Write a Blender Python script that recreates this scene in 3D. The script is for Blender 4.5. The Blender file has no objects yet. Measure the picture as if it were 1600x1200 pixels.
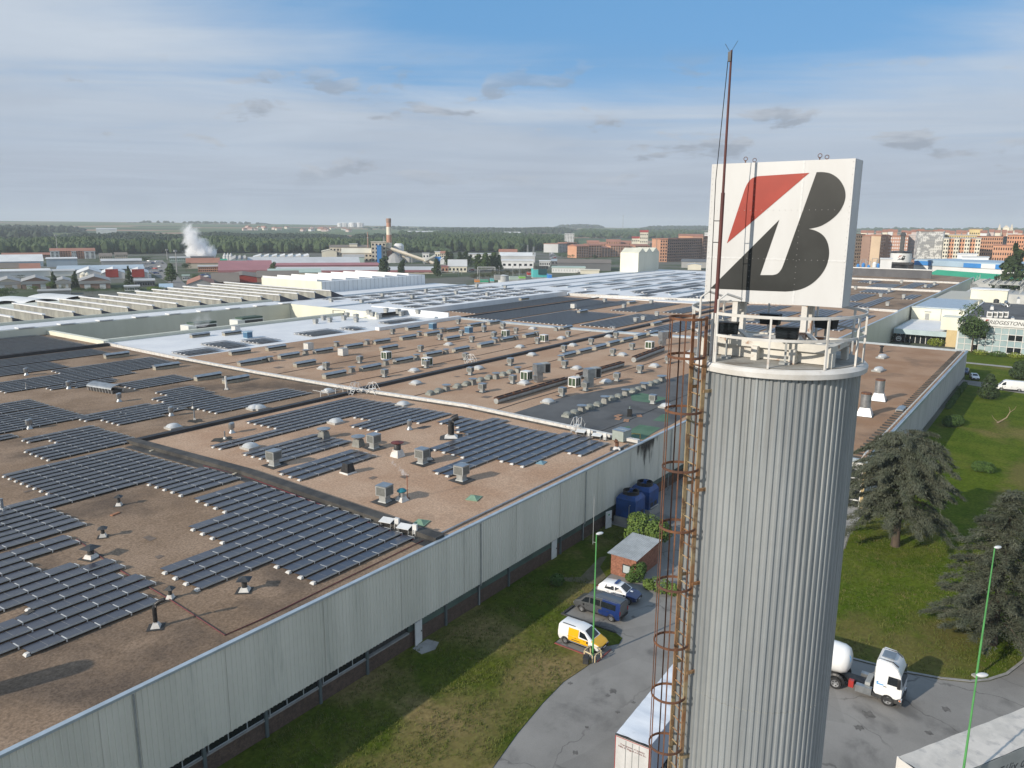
import bpy, bmesh, math, random
from math import sin, cos, pi, radians, sqrt, atan2, hypot
from mathutils import Vector, Matrix, noise as mnoise
random.seed(7)
SC = bpy.context.scene
COL = SC.collection
# ------------------------------------------------------------------ camera
# world axes: +X and +Y follow the two wall directions of the factory, z = 0 is the ground, metres
CAM_H = 34.0
HEAD, PITCH, ROLL, FPX = radians(35.85), math.atan(248 / 1200.0), radians(0.4), 1200.0
FW = Vector((cos(HEAD) * cos(PITCH), sin(HEAD) * cos(PITCH), -sin(PITCH)))
RT0 = Vector((sin(HEAD), -cos(HEAD), 0))
UP0 = RT0.cross(FW)
RT = RT0 * cos(ROLL) + UP0 * sin(ROLL)
UP = UP0 * cos(ROLL) - RT0 * sin(ROLL)
cd = bpy.data.cameras.new('drone_camera')
cam = bpy.data.objects.new('drone_camera', cd)
COL.objects.link(cam)
cd.sensor_width = 36.0
cd.lens = 36.0 * FPX / 1600.0
cd.clip_start = 0.3
cd.clip_end = 40000
cam.matrix_world = Matrix((RT, UP, -FW)).transposed().to_4x4()
cam.location = (0, 0, CAM_H)
SC.camera = cam
# ------------------------------------------------------------------ light
SUN_EL = radians(24)
SUN_AZ = radians(162)                      # direction TO the sun, counter-clockwise from +X
SDIR = Vector((cos(SUN_EL) * cos(SUN_AZ), cos(SUN_EL) * sin(SUN_AZ), sin(SUN_EL)))
sl = bpy.data.lights.new('sun', 'SUN')
sl.energy = 4.8
sl.angle = radians(0.5)
sl.color = (1.0, 0.905, 0.78)
so = bpy.data.objects.new('sun', sl)
COL.objects.link(so)
so.rotation_euler = SDIR.to_track_quat('Z', 'Y').to_euler()
so.location = SDIR * 400
vs = SC.view_settings
vs.view_transform = 'Standard'
vs.look = 'None'
vs.exposure = 0.0
vs.gamma = 1.0
vs.use_curve_mapping = False
SC.cycles.max_bounces = 9
SC.cycles.diffuse_bounces = 3
SC.cycles.volume_bounces = 8
SC.cycles.volume_max_steps = 128


class NG:
    """tiny helper to write shader nodes as expressions"""
    def __init__(self, nt):
        self.nt = nt

    def node(self, t, **kw):
        n = self.nt.nodes.new(t)
        for k, v in kw.items():
            setattr(n, k, v)
        return n

    def put(self, sock, v):
        if v is None:
            return
        if isinstance(v, bpy.types.NodeSocket):
            self.nt.links.new(v, sock)
        elif isinstance(v, (tuple, list)) and sock.type == 'RGBA' and len(v) == 3:
            sock.default_value = (*v, 1)
        else:
            sock.default_value = v

    def m(self, op, a, b=None, c=None, clamp=False):
        n = self.node('ShaderNodeMath', operation=op, use_clamp=clamp)
        for i, v in enumerate((a, b, c)):
            self.put(n.inputs[i], v)
        return n.outputs[0]

    def vm(self, op, a, b=None):
        n = self.node('ShaderNodeVectorMath', operation=op)
        self.put(n.inputs[0], a)
        self.put(n.inputs[1], b)
        return n.outputs['Value'] if op in ('DOT_PRODUCT', 'LENGTH') else n.outputs[0]

    def xyz(self, v):
        n = self.node('ShaderNodeSeparateXYZ')
        self.put(n.inputs[0], v)
        return n.outputs

    def cxyz(self, a, b, c):
        n = self.node('ShaderNodeCombineXYZ')
        for i, v in enumerate((a, b, c)):
            self.put(n.inputs[i], v)
        return n.outputs[0]

    def noise(self, v, scale=1., detail=3., rough=.5, dist=0.):
        n = self.node('ShaderNodeTexNoise')
        self.put(n.inputs['Vector'], v)
        n.inputs['Scale'].default_value = scale
        n.inputs['Detail'].default_value = detail
        n.inputs['Roughness'].default_value = rough
        n.inputs['Distortion'].default_value = dist
        return n.outputs[0]

    def voro(self, v, scale=1., feature='F1', out='Color'):
        n = self.node('ShaderNodeTexVoronoi', feature=feature)
        self.put(n.inputs['Vector'], v)
        n.inputs['Scale'].default_value = scale
        return n.outputs[out]

    def step(self, v, a, b):               # smooth 0..1 between a and b
        n = self.node('ShaderNodeMapRange', interpolation_type='SMOOTHSTEP')
        self.put(n.inputs[0], v)
        n.inputs[1].default_value = a
        n.inputs[2].default_value = b
        return n.outputs[0]

    def mix(self, f, a, b, mode='MIX'):
        n = self.node('ShaderNodeMix', data_type='RGBA', blend_type=mode)
        self.put(n.inputs[0], f)
        self.put(n.inputs[6], a)
        self.put(n.inputs[7], b)
        return n.outputs[2]


# ------------------------------------------------------------------ sky
W = bpy.data.worlds.new('World')
SC.world = W
W.use_nodes = True
W.node_tree.nodes.clear()
g = NG(W.node_tree)
sky = g.node('ShaderNodeTexSky', sky_type='NISHITA')
sky.sun_disc = False
sky.sun_elevation = SUN_EL
sky.sun_rotation = pi / 2 - SUN_AZ
sky.altitude = 850
sky.air_density = 1.0
sky.dust_density = 2.0
sky.ozone_density = 1.5
D = g.vm('NORMALIZE', g.node('ShaderNodeTexCoord').outputs['Generated'])
dx, dy, dz = g.xyz(D)
fw_ = g.vm('DOT_PRODUCT', D, (cos(HEAD), sin(HEAD), 0))
rt_ = g.vm('DOT_PRODUCT', D, (sin(HEAD), -cos(HEAD), 0))
az = g.m('ARCTAN2', rt_, fw_)               # compass angle in the sky, 0 along the valley
el = g.m('ARCSINE', dz)
ez = g.m('MAXIMUM', dz, 0.03)
plane = g.cxyz(g.m('DIVIDE', rt_, ez), g.m('DIVIDE', fw_, ez), 0.0)
# high streaky veil: noise on a flat cloud deck, drawn out along the wind
rot = g.node('ShaderNodeMapping')
g.put(rot.inputs[0], plane)
rot.inputs['Rotation'].default_value = (0, 0, radians(-38))
rot.inputs['Scale'].default_value = (0.22, 1.0, 1)
veil_n = g.noise(rot.outputs[0], 0.75, 8, .62, .4)
rot2 = g.node('ShaderNodeMapping')
g.put(rot2.inputs[0], plane)
rot2.inputs['Rotation'].default_value = (0, 0, radians(12))
rot2.inputs['Scale'].default_value = (0.5, 0.6, 1)
veil_2 = g.noise(rot2.outputs[0], 0.5, 6, .6, .8)
# the clear blue gap, high and right of the valley axis
gx = g.m('DIVIDE', g.m('SUBTRACT', az, 0.22), 0.72)
gy = g.m('DIVIDE', g.m('SUBTRACT', el, g.m('MULTIPLY_ADD', az, 0.04, 0.32)), 0.215)
gr = g.m('SQRT', g.m('ADD', g.m('MULTIPLY', gx, gx), g.m('MULTIPLY', gy, gy)))
gap = g.m('SUBTRACT', 1.0, g.step(gr, 0.20, 1.25))
cover = g.m('ADD', g.m('SUBTRACT', 0.93, g.m('MULTIPLY', gap, 1.22)), g.m('MULTIPLY', g.m('SUBTRACT', veil_n, 0.5), 1.0))
cover = g.m('ADD', cover, g.m('MULTIPLY', g.m('SUBTRACT', veil_2, 0.5), 0.9))
cover = g.m('MULTIPLY', g.step(cover, 0.05, 0.95), 0.93)
cover = g.m('MAXIMUM', cover, g.m('SUBTRACT', 1.0, g.step(el, 0.06, 0.20)))
cover = g.m('MULTIPLY', cover, g.m('SUBTRACT', 1.0, g.m('MULTIPLY', g.step(el, 0.42, 0.75), 0.55)))
lowc = g.mix(g.step(el, 0.0, 0.20), (3.85, 4.50, 5.50), (5.50, 6.15, 7.0))
veilc = g.mix(g.step(veil_2, 0.35, 0.7), lowc, g.mix(1.0, lowc, (1.13, 1.12, 1.10), 'MULTIPLY'))
bluec = g.mix(0.72, sky.outputs[0], (1.35, 3.95, 7.6))
base = g.mix(cover, bluec, veilc)
# small grey cumulus scraps low over the valley
cv = g.cxyz(g.m('MULTIPLY', az, 9.0), g.m('MULTIPLY', el, 27.0), 4.7)
cu = g.noise(cv, 1.0, 5, .58, .25)
band = g.m('MULTIPLY', g.step(el, 0.035, 0.075), g.m('SUBTRACT', 1.0, g.step(el, 0.13, 0.215)))
cu_m = g.m('MULTIPLY', g.step(cu, 0.56, 0.64), band)
cu_t = g.noise(g.vm('ADD', cv, (0.0, 0.35, 0.0)), 1.0, 5, .58, .25)
cuc = g.mix(g.step(cu_t, 0.45, 0.62), (4.9, 5.3, 5.9), (3.1, 3.55, 4.25))
base = g.mix(g.m('MULTIPLY', cu_m, 0.8), base, cuc)
# bigger soft grey banks
cb = g.noise(g.cxyz(g.m('MULTIPLY', az, 2.2), g.m('MULTIPLY', el, 9.0), 9.1), 1.0, 5, .55, .3)
base = g.mix(g.m('MULTIPLY', g.m('MULTIPLY', g.step(cb, 0.48, 0.66), g.m('SUBTRACT', 1.0, g.step(el, 0.12, 0.24))), 0.18), base, (3.0, 3.5, 4.35))
bg = g.node('ShaderNodeBackground')
g.put(bg.inputs[0], base)
bg.inputs[1].default_value = 0.1
g.nt.links.new(bg.outputs[0], g.node('ShaderNodeOutputWorld').inputs[0])


# ------------------------------------------------------------------ where things stand
# zoom windows on the survey photograph: (left, top, magnification)
ZW = {'F': (0, 0, 1), 'Z1': (0, 560, 4), 'Z2': (350, 560, 4), 'Z3': (650, 540, 4), 'Z4': (0, 800, 4), 'Z5': (350, 800, 3),
      'R1': (0, 320, 4), 'R2': (400, 320, 4), 'R3': (750, 320, 4), 'C1': (0, 330, 6.316), 'C2': (230, 330, 6.316),
      'C3': (460, 330, 6.316), 'C4': (680, 330, 6.316), 'C5': (880, 330, 6.316), 'K7': (1320, 340, 5.714),
      'K8': (1320, 520, 5.714), 'Z6': (800, 780, 4.286), 'S6': (1030, 460, 4.615), 'T7': (850, 960, 5),
      'T8': (1270, 960, 4.848), 'L6': (1320, 700, 4), 'S5': (1080, 220, 4.615)}


def ray(k, x, y):
    a, b, s = ZW[k]
    return FW * FPX + RT * (a + x / s - 800) - UP * (b + y / s - 600)


def at(k, x, y, z=0.0):                    # the point of the horizontal plane z seen there
    d = ray(k, x, y)
    return Vector((0, 0, CAM_H)) + d * ((z - CAM_H) / d.z)


def hat(k, x, y, dist):                    # the point at a horizontal distance
    d = ray(k, x, y)
    return Vector((0, 0, CAM_H)) + d * (dist / hypot(d.x, d.y))


def proj(p):
    v = Vector(p) - Vector((0, 0, CAM_H))
    c = v.dot(FW)
    return 800 + FPX * v.dot(RT) / c, 600 - FPX * v.dot(UP) / c


RPROF = ((-99, 8), (40, 8), (67, 8.6), (90, 8), (115, 7.75), (140, 7.75), (170, 8), (999, 8))


def rz(y):                                 # height of the shallow-pitched factory roof
    for (a, za), (b, zb) in zip(RPROF, RPROF[1:]):
        if a <= y <= b:
            return za + (zb - za) * (y - a) / (b - a)
    return 8.0


def rf(k, x, y):                           # point on the main factory roof
    z = 8.0
    for _ in range(6):
        p = at(k, x, y, z)
        z = rz(p.y)
    return Vector((p.x, p.y, z))


# ------------------------------------------------------------------ materials
MATS = {}


def mat(name, c1, c2=None, rough=.7, metal=0., scale=1., detail=4., bump=0., stretch=(1, 1, 1), c3=None, scale3=.1,
        lo=.35, hi=.65, lo3=.5, hi3=.7, fine=0., fscale=30., spec=.4, local=False, coat=0.):
    if name in MATS:
        return MATS[name]
    m = bpy.data.materials.new(name)
    m.use_nodes = True
    g = NG(m.node_tree)
    b = m.node_tree.nodes['Principled BSDF']
    b.inputs['Roughness'].default_value = rough
    b.inputs['Metallic'].default_value = metal
    b.inputs['Specular IOR Level'].default_value = spec
    b.inputs['Coat Weight'].default_value = coat
    b.inputs['Base Color'].default_value = (*c1, 1)
    if c2 or c3 or fine or bump:
        pos = g.node('ShaderNodeTexCoord').outputs['Object'] if local else g.node('ShaderNodeNewGeometry').outputs['Position']
        v = g.vm('MULTIPLY', pos, stretch)
        n = g.noise(v, scale, detail, .6)
        c = c1
        if c2:
            c = g.mix(g.step(n, lo, hi), c1, c2)
        if c3:
            c = g.mix(g.step(g.noise(v, scale3, 5, .6, .3), lo3, hi3), c, c3)
        if fine:
            fn = g.noise(pos, fscale, 2, .7)
            k = g.m('MULTIPLY_ADD', g.m('SUBTRACT', fn, .5), fine * 2.5, 1.0)
            c = g.mix(1.0, c, g.cxyz(k, k, k), 'MULTIPLY')
        g.put(b.inputs['Base Color'], c)
        if bump:
            bn = g.node('ShaderNodeBump')
            bn.inputs['Strength'].default_value = bump
            bn.inputs['Distance'].default_value = .05
            g.put(bn.inputs['Height'], g.noise(pos, fscale, 3, .6))
            g.put(b.inputs['Normal'], bn.outputs[0])
    MATS[name] = m
    return m


# ------------------------------------------------------------------ mesh helper
class MB:
    def __init__(self):
        self.v, self.f, self.mi, self.cur = [], [], [], 0

    def poly(self, pts):
        n = len(self.v)
        self.v += [tuple(p) for p in pts]
        self.f.append(tuple(range(n, n + len(pts))))
        self.mi.append(self.cur)
        return self

    def add(self, vs, fs):
        n = len(self.v)
        self.v += [tuple(p) for p in vs]
        self.f += [tuple(i + n for i in q) for q in fs]
        self.mi += [self.cur] * len(fs)
        return self

    def box(self, x0, x1, y0, y1, z0, z1):
        return self.add([(x0, y0, z0), (x1, y0, z0), (x1, y1, z0), (x0, y1, z0), (x0, y0, z1), (x1, y0, z1), (x1, y1, z1), (x0, y1, z1)],
                        [(3, 2, 1, 0), (4, 5, 6, 7), (0, 1, 5, 4), (1, 2, 6, 5), (2, 3, 7, 6), (3, 0, 4, 7)])

    def frus(self, cx, cy, z0, z1, a0, b0, a1, b1):    # box with a smaller or larger top
        return self.add([(cx - a0, cy - b0, z0), (cx + a0, cy - b0, z0), (cx + a0, cy + b0, z0), (cx - a0, cy + b0, z0),
                         (cx - a1, cy - b1, z1), (cx + a1, cy - b1, z1), (cx + a1, cy + b1, z1), (cx - a1, cy + b1, z1)],
                        [(3, 2, 1, 0), (4, 5, 6, 7), (0, 1, 5, 4), (1, 2, 6, 5), (2, 3, 7, 6), (3, 0, 4, 7)])

    def prism(self, pts, z0, z1):                      # plan polygon (ccw) pulled up
        n = len(pts)
        return self.add([(x, y, z0) for x, y in pts] + [(x, y, z1) for x, y in pts],
                        [tuple(range(n - 1, -1, -1)), tuple(range(n, 2 * n))] + [(i, (i + 1) % n, n + (i + 1) % n, n + i) for i in range(n)])

    def ext(self, pts, y0, y1, fn=None):               # profile in x,z pulled along y
        n = len(pts)
        fn = fn or (lambda a, y, z: (a, y, z))
        return self.add([fn(x, y0, z) for x, z in pts] + [fn(x, y1, z) for x, z in pts],
                        [tuple(range(n)), tuple(range(2 * n - 1, n - 1, -1))] + [(i + n, (i + 1) % n + n, (i + 1) % n, i) for i in range(n)])

    def tube(self, pts, r, n=8, caps=True):
        pts = [Vector(p) for p in pts]
        rs = r if isinstance(r, (list, tuple)) else [r] * len(pts)
        vs, fs = [], []
        for i, p in enumerate(pts):
            t = (pts[min(i + 1, len(pts) - 1)] - pts[max(i - 1, 0)]).normalized()
            a = t.cross(Vector((0, 0, 1)) if abs(t.z) < .9 else Vector((1, 0, 0))).normalized()
            b = a.cross(t)
            vs += [p + (a * cos(2 * pi * k / n) + b * sin(2 * pi * k / n)) * rs[i] for k in range(n)]
        for i in range(len(pts) - 1):
            fs += [(i * n + k, (i + 1) * n + k, (i + 1) * n + (k + 1) % n, i * n + (k + 1) % n) for k in range(n)]
        if caps:
            fs += [tuple(range(n)), tuple(range(len(vs) - 1, len(vs) - n - 1, -1))]
        return self.add(vs, fs)

    def lathe(self, prof, n=16, c=(0, 0, 0), sx=1., sy=1.):
        vs, fs = [], []
        for r, z in prof:
            vs += [(c[0] + sx * r * cos(2 * pi * k / n), c[1] + sy * r * sin(2 * pi * k / n), c[2] + z) for k in range(n)]
        for i in range(len(prof) - 1):
            fs += [(i * n + k, i * n + (k + 1) % n, (i + 1) * n + (k + 1) % n, (i + 1) * n + k) for k in range(n)]
        fs += [tuple(range(n - 1, -1, -1)), tuple(range(len(vs) - n, len(vs)))]
        return self.add(vs, fs)

    def rod(self, a, b, w):                            # square bar between two points
        return self.tube([a, b], w * .7, 4)

    def mesh(self, name, mats, smooth=False):
        me = bpy.data.meshes.new(name)
        me.from_pydata(self.v, [], self.f)
        for m in (mats if isinstance(mats, (list, tuple)) else [mats]):
            me.materials.append(m)
        me.polygons.foreach_set('material_index', self.mi)
        if smooth:
            me.polygons.foreach_set('use_smooth', [True] * len(self.f))
            try:
                me.set_sharp_from_angle(angle=radians(40))
            except Exception:
                pass
        me.update()
        return me

    def build(self, name, mats, parent=None, loc=None, rz_=0., smooth=False):
        o = bpy.data.objects.new(name, self.mesh(name, mats, smooth))
        COL.objects.link(o)
        if parent:
            o.parent = parent
        if loc is not None:
            o.location = loc
        if rz_:
            o.rotation_euler = (0, 0, rz_)
        return o


def thing(name, label, cat, loc=(0, 0, 0), rz_=0., group=None):
    o = bpy.data.objects.new(name, None)
    COL.objects.link(o)
    o.location = loc
    o.rotation_euler = (0, 0, rz_)
    o.empty_display_size = .3
    o['label'] = label
    o['category'] = cat
    if group:
        o['group'] = group
    return o


def tag(o, label, cat, group=None):
    o['label'] = label
    o['category'] = cat
    if group:
        o['group'] = group
    return o


def stuff(o, label, cat):
    o['kind'] = 'stuff'
    return tag(o, label, cat)


def struct(o):
    o['kind'] = 'structure'
    return o


def child(name, me, parent, loc=(0, 0, 0), rz_=0.):
    o = bpy.data.objects.new(name, me)
    COL.objects.link(o)
    o.parent = parent
    o.location = loc
    o.rotation_euler = (0, 0, rz_)
    return o


def dup(root, loc, rz_=None, scale=None):
    r = root.copy()
    COL.objects.link(r)
    r.location = loc
    if rz_ is not None:
        r.rotation_euler = (0, 0, rz_)
    if scale:
        r.scale = scale
    for ch in list(root.children):
        c = ch.copy()
        COL.objects.link(c)
        c.parent = r
        for gch in list(ch.children):
            d = gch.copy()
            COL.objects.link(d)
            d.parent = c
    return r


ORD = ['first', 'second', 'third', 'fourth', 'fifth', 'sixth', 'seventh', 'eighth', 'ninth', 'tenth', 'eleventh', 'twelfth']
REG = {}


def reg(o, what, where):
    REG.setdefault((what, where), []).append(o)
    o['label'] = what + ' ' + where


def wpos(o):
    return Vector(o.get('anchor', o.location))


def finish_labels():                       # repeats: count them off from left to right, in depth rows of at most eight
    for (what, where), obs in REG.items():
        if len(obs) == 1:
            continue
        obs = sorted(obs, key=lambda o: -proj(wpos(o))[1])
        nr = math.ceil(len(obs) / 9)
        size = math.ceil(len(obs) / nr)
        rows = [obs[i * size:(i + 1) * size] for i in range(nr)]
        rows = [r for r in rows if r]
        for i, row in enumerate(rows):
            row.sort(key=lambda o: proj(wpos(o))[0])
            if len(rows) == 1:
                tail = ''
            elif i == 0:
                tail = ' of nearest row'
            elif i == len(rows) - 1:
                tail = ' of farthest row'
            else:
                tail = ' of %s row' % ORD[i]
            for j, o in enumerate(row):
                o['label'] = '%s %s, %s from left%s' % (what, where, ORD[j], tail)
# ------------------------------------------------------------------ palette
GRAVEL = mat('roof_gravel', (.385, .250, .165), (.455, .318, .222), .95, spec=.1, scale=.16, detail=6, fine=.5, fscale=5.5, c3=(.27, .19, .135), scale3=.07, lo3=.54, hi3=.74, bump=.35)
GRAVELD = mat('roof_gravel_dark', (.222, .155, .104), (.295, .212, .148), .95, spec=.1, scale=.16, detail=6, fine=.6, fscale=5.5, c3=(.120, .090, .068), scale3=.07, lo3=.50, hi3=.70, bump=.4)
GRAVELO = mat('roof_gravel_orange', (.370, .240, .158), (.435, .305, .212), .95, spec=.1, scale=.10, detail=6, fine=.4, fscale=5.5, c3=(.27, .18, .12), scale3=.05, lo3=.52, hi3=.72, bump=.3)
GRAVELF = mat('roof_gravel_annex', (.300, .180, .108), (.365, .238, .155), .95, spec=.1, scale=.13, detail=6, fine=.2, fscale=7, c3=(.21, .14, .095), scale3=.09, lo3=.5, hi3=.72, bump=.2)
WROOF = mat('white_roof_membrane', (.74, .74, .73), (.66, .665, .67), .55, scale=.12, detail=5, fine=.04, fscale=2)
FELT = mat('black_roofing_felt', (.035, .034, .033), (.075, .07, .062), .75, scale=.5, detail=5, fine=.2, fscale=9)
FELTD = mat('dark_roofing_strip', (.020, .021, .024), (.04, .04, .042), .6, scale=.5)
GREYROOF = mat('grey_bitumen', (.085, .087, .088), (.11, .112, .112), .85, scale=.2, detail=5, fine=.15, fscale=9, c3=(.06, .06, .06), scale3=.15)
GREENFELT = mat('green_felt', (.065, .135, .085), (.09, .17, .11), .9, scale=.6, fine=.15, fscale=9)
CLAD = mat('wall_cladding_paint', (.72, .70, .615), (.63, .615, .535), .5, scale=.35, detail=5, stretch=(1, 1, .12), fine=.03, fscale=2, c3=(.48, .49, .43), scale3=.8, lo3=.55, hi3=.8)
CLADC = mat('cream_cladding', (.74, .73, .60), (.68, .67, .55), .55, scale=.3, detail=4, stretch=(1, 1, .2))
CLADG = mat('green_grey_cladding', (.61, .61, .51), (.55, .55, .455), .55, scale=.2, detail=4, stretch=(1, 1, .2))
CLADW = mat('white_cladding', (.74, .76, .76), (.66, .68, .69), .5, scale=.25, detail=4, stretch=(1, 1, .15))
COPING = mat('coping_metal', (.46, .53, .58), (.38, .44, .48), .38, .35, scale=.6, stretch=(1, 1, 1))
GALV = mat('galvanised_steel', (.42, .44, .45), (.31, .33, .34), .38, .75, scale=1.6, detail=5, c3=(.27, .27, .26), scale3=.7, lo3=.58, hi3=.8)
GREYMET = mat('grey_painted_metal', (.36, .37, .36), (.29, .30, .29), .55, .1, scale=1.4, detail=4)
DARKMET = mat('dark_metal', (.045, .047, .05), (.075, .075, .072), .5, .3, scale=2)
BLACK = mat('black_paint', (.014, .014, .015), (.03, .03, .03), .45, scale=3)
WHITEP = mat('white_paint', (.70, .70, .68), (.62, .62, .60), .45, scale=1.2, detail=4)
WHITER = mat('weathered_white_paint', (.64, .63, .60), (.53, .51, .47), .55, scale=1.5, detail=5, c3=(.30, .13, .05), scale3=2.3, lo3=.60, hi3=.72)
RUST = mat('rusty_steel', (.100, .050, .034), (.19, .085, .042), .85, scale=2.2, detail=6, c3=(.075, .04, .03), scale3=1.4, fine=.3, fscale=14)
RUSTY = mat('rusty_yellow_steel', (.33, .27, .16), (.24, .12, .055), .8, scale=1.6, detail=6, c3=(.13, .07, .04), scale3=2.2, fine=.2, fscale=14)
OXRED = mat('red_oxide_mast', (.085, .030, .028), (.12, .036, .03), .6, scale=.8, detail=4)
SILOM = mat('silo_sheet_metal', (.43, .458, .468), (.345, .37, .38), .40, .5, scale=1.7, detail=6, stretch=(1.5, 1.5, .10), c3=(.455, .475, .475), scale3=1.3, lo3=.52, hi3=.72, fine=.06, fscale=3)
BRICK = mat('brown_brick', (.115, .08, .062), (.08, .056, .044), .9, scale=3, detail=4, fine=.4, fscale=9)
BRICKR = mat('red_brick', (.30, .135, .085), (.22, .095, .06), .9, scale=4, detail=3, fine=.55, fscale=7)
CONC = mat('concrete', (.33, .32, .30), (.25, .245, .235), .9, scale=.8, detail=6, fine=.1, fscale=9)
GLASSD = mat('dark_glass', (.012, .016, .020), None, .06, spec=.7)
GLASSB = mat('office_glass', (.30, .40, .42), (.37, .46, .47), .12, scale=.25, spec=.7)
PANEL = mat('solar_cell', (.036, .041, .059), (.044, .050, .068), .28, scale=.5, spec=.55)
PANELB = mat('solar_rail_metal', (.40, .385, .35), (.32, .305, .28), .5, .2, scale=1.2)
ASPH = mat('asphalt', (.215, .207, .193), (.262, .252, .235), .9, spec=.15, scale=.16, detail=6, fine=.12, fscale=14, c3=(.145, .140, .132), scale3=.22, lo3=.52, hi3=.7)
KERB = mat('kerb_concrete', (.30, .295, .28), (.23, .225, .215), .9, scale=1.5)
SKYLT = mat('opal_acrylic', (.52, .53, .53), (.42, .43, .42), .25, scale=1.2, spec=.6)
EMBR = mat('emblem_red', (.335, .036, .020), (.285, .030, .017), .45, scale=1.4)
EMBK = mat('emblem_black', (.013, .015, .0145), (.023, .0255, .0245), .40, scale=1.1)
BARK = mat('tree_bark', (.10, .075, .055), (.065, .05, .038), .95, scale=4, stretch=(1, 1, .3))
TYRE = mat('tyre_rubber', (.018, .018, .018), (.028, .028, .028), .85, scale=6)
RIM = mat('wheel_rim', (.50, .51, .52), None, .35, .8)
HEADL = mat('lamp_glass', (.70, .72, .74), None, .1, spec=.8)
REDL = mat('tail_lamp_red', (.42, .02, .02), None, .25)
ORANGE = mat('orange_paint', (.60, .17, .04), (.52, .15, .04), .6, scale=.5)
TERRA = mat('terracotta_roof', (.33, .13, .085), (.25, .10, .07), .85, scale=.3)


def grass_mat(name, a, b, tan, t0, t1, s3):
    m = mat(name, a, b, .95, scale=.22, detail=8, fine=.55, fscale=2.6, c3=tan, scale3=s3, lo3=t0, hi3=t1, bump=.4, spec=.02)
    return m


GRASSN = grass_mat('verge_grass', (.050, .076, .008), (.080, .096, .014), (.185, .145, .062), .43, .64, .10)
GRASSR = grass_mat('lawn_grass', (.060, .096, .008), (.094, .122, .014), (.185, .140, .058), .52, .76, .055)


def drypatch(m, spots, col, fresh=None):
    """sun-dried areas that really lie on the lawn at these places"""
    g = NG(m.node_tree)
    b = m.node_tree.nodes['Principled BSDF']
    old = b.inputs['Base Color'].links[0].from_socket
    pos = g.node('ShaderNodeNewGeometry').outputs['Position']
    x, y, _ = g.xyz(pos)
    n = g.m('MULTIPLY', g.m('SUBTRACT', g.noise(pos, .55, 6, .65), .5), 1.9)
    tot = None
    for cx, cy, rx, ry in spots:
        u, v = g.m('DIVIDE', g.m('SUBTRACT', x, cx), rx), g.m('DIVIDE', g.m('SUBTRACT', y, cy), ry)
        d = g.m('SQRT', g.m('ADD', g.m('MULTIPLY', u, u), g.m('MULTIPLY', v, v)))
        k = g.m('SUBTRACT', 1.0, g.step(g.m('ADD', d, n), .45, 1.35))
        tot = k if tot is None else g.m('MAXIMUM', tot, k)
    c = g.mix(g.m('MULTIPLY', tot, .5), old, col)
    f = g.m('MULTIPLY_ADD', g.m('SUBTRACT', g.noise(pos, 3.1, 3, .7), .5), .9, 1.0)
    g.put(b.inputs['Base Color'], g.mix(1.0, c, g.cxyz(f, f, f), 'MULTIPLY'))


drypatch(GRASSN, [(33, 30, 9, 3.2), (44, 29.5, 6, 2.0), (58, 34.3, 3, 1.2), (24, 30, 7, 3.5)], (.230, .170, .078))
drypatch(GRASSR, [(65, 6.5, 4.5, 4.5), (66, 11, 4, 2.5), (70, 5, 4, 3), (126, 2, 9, 2.2), (158, 7, 4, 1.3), (110, 3, 10, 2), (97, 10, 6, 1.6)], (.170, .122, .058))
# ------------------------------------------------------------------ the land
RIDGE = ((-.60, 37.5), (-.53, 37), (-.44, 36.5), (-.32, 33.5), (-.20, 26), (-.10, 20), (0, 18), (.05, 25), (.09, 27), (.13, 22), (.22, 26), (.30, 24), (.42, 30), (.5, 30), (.6, 32))


def interp(t, tab):
    if t <= tab[0][0]:
        return tab[0][1]
    for (a, va), (b, vb) in zip(tab, tab[1:]):
        if t <= b:
            return va + (vb - va) * (t - a) / (b - a)
    return tab[-1][1]


def land(r, a):                            # a: angle right of the valley axis
    if r < 1050:
        return 0.0
    k = min(1., (r - 1050) / 3900.)
    k = k * k * (3 - 2 * k) * .55 + k * .45
    h = interp(a, RIDGE) if abs(a) < 1.2 else 30
    n = mnoise.noise(Vector((r * .0011, a * 4, 3))) * 3.5 * k
    return h * k + n * (1 - abs(2 * k - 1) * .6) - max(0, r - 5200) * .006


def polar(r, a, z=None):
    b = HEAD - a
    return Vector((r * cos(b), r * sin(b), land(r, a) if z is None else z))


mb = MB()
rs = [0, 60, 140, 260, 420, 620, 850, 1050] + [1050 + 190 * i for i in range(1, 24)] + [6000, 7000, 9000, 14000]
angs = [-pi + 2 * pi * i / 48 for i in range(48)]
angs = sorted(set([a for a in angs if abs(a) > .85] + [-.84 + 1.68 * i / 90 for i in range(91)]))
na = len(angs)
mb.v = [tuple(polar(r, a)) for r in rs for a in angs]
for i in range(len(rs) - 1):
    for j in range(na):
        k = (j + 1) % na
        mb.f.append((i * na + j, i * na + k, (i + 1) * na + k, (i + 1) * na + j)[::-1])
mb.mi = [0] * len(mb.f)
gm = bpy.data.materials.new('country_land')
gm.use_nodes = True
g = NG(gm.node_tree)
pb = gm.node_tree.nodes['Principled BSDF']
pb.inputs['Roughness'].default_value = .95
pb.inputs['Specular IOR Level'].default_value = .2
pos = g.node('ShaderNodeNewGeometry').outputs['Position']
px_, py_, pz_ = g.xyz(pos)
rad = g.vm('LENGTH', g.cxyz(px_, py_, 0.))
pw = g.vm('ADD', pos, g.vm('MULTIPLY', g.cxyz(g.noise(pos, .003, 2), g.noise(g.vm('ADD', pos, (700., 0., 0.)), .003, 2), 0.), (220., 220., 0.)))
cell = g.voro(g.vm('MULTIPLY', pw, (.0030, .0058, 0.)), 1.0)
cr, cg, cb_ = g.xyz(cell)
fld = g.mix(g.step(cr, .45, .55), (.075, .125, .045), (.120, .150, .060))
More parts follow.
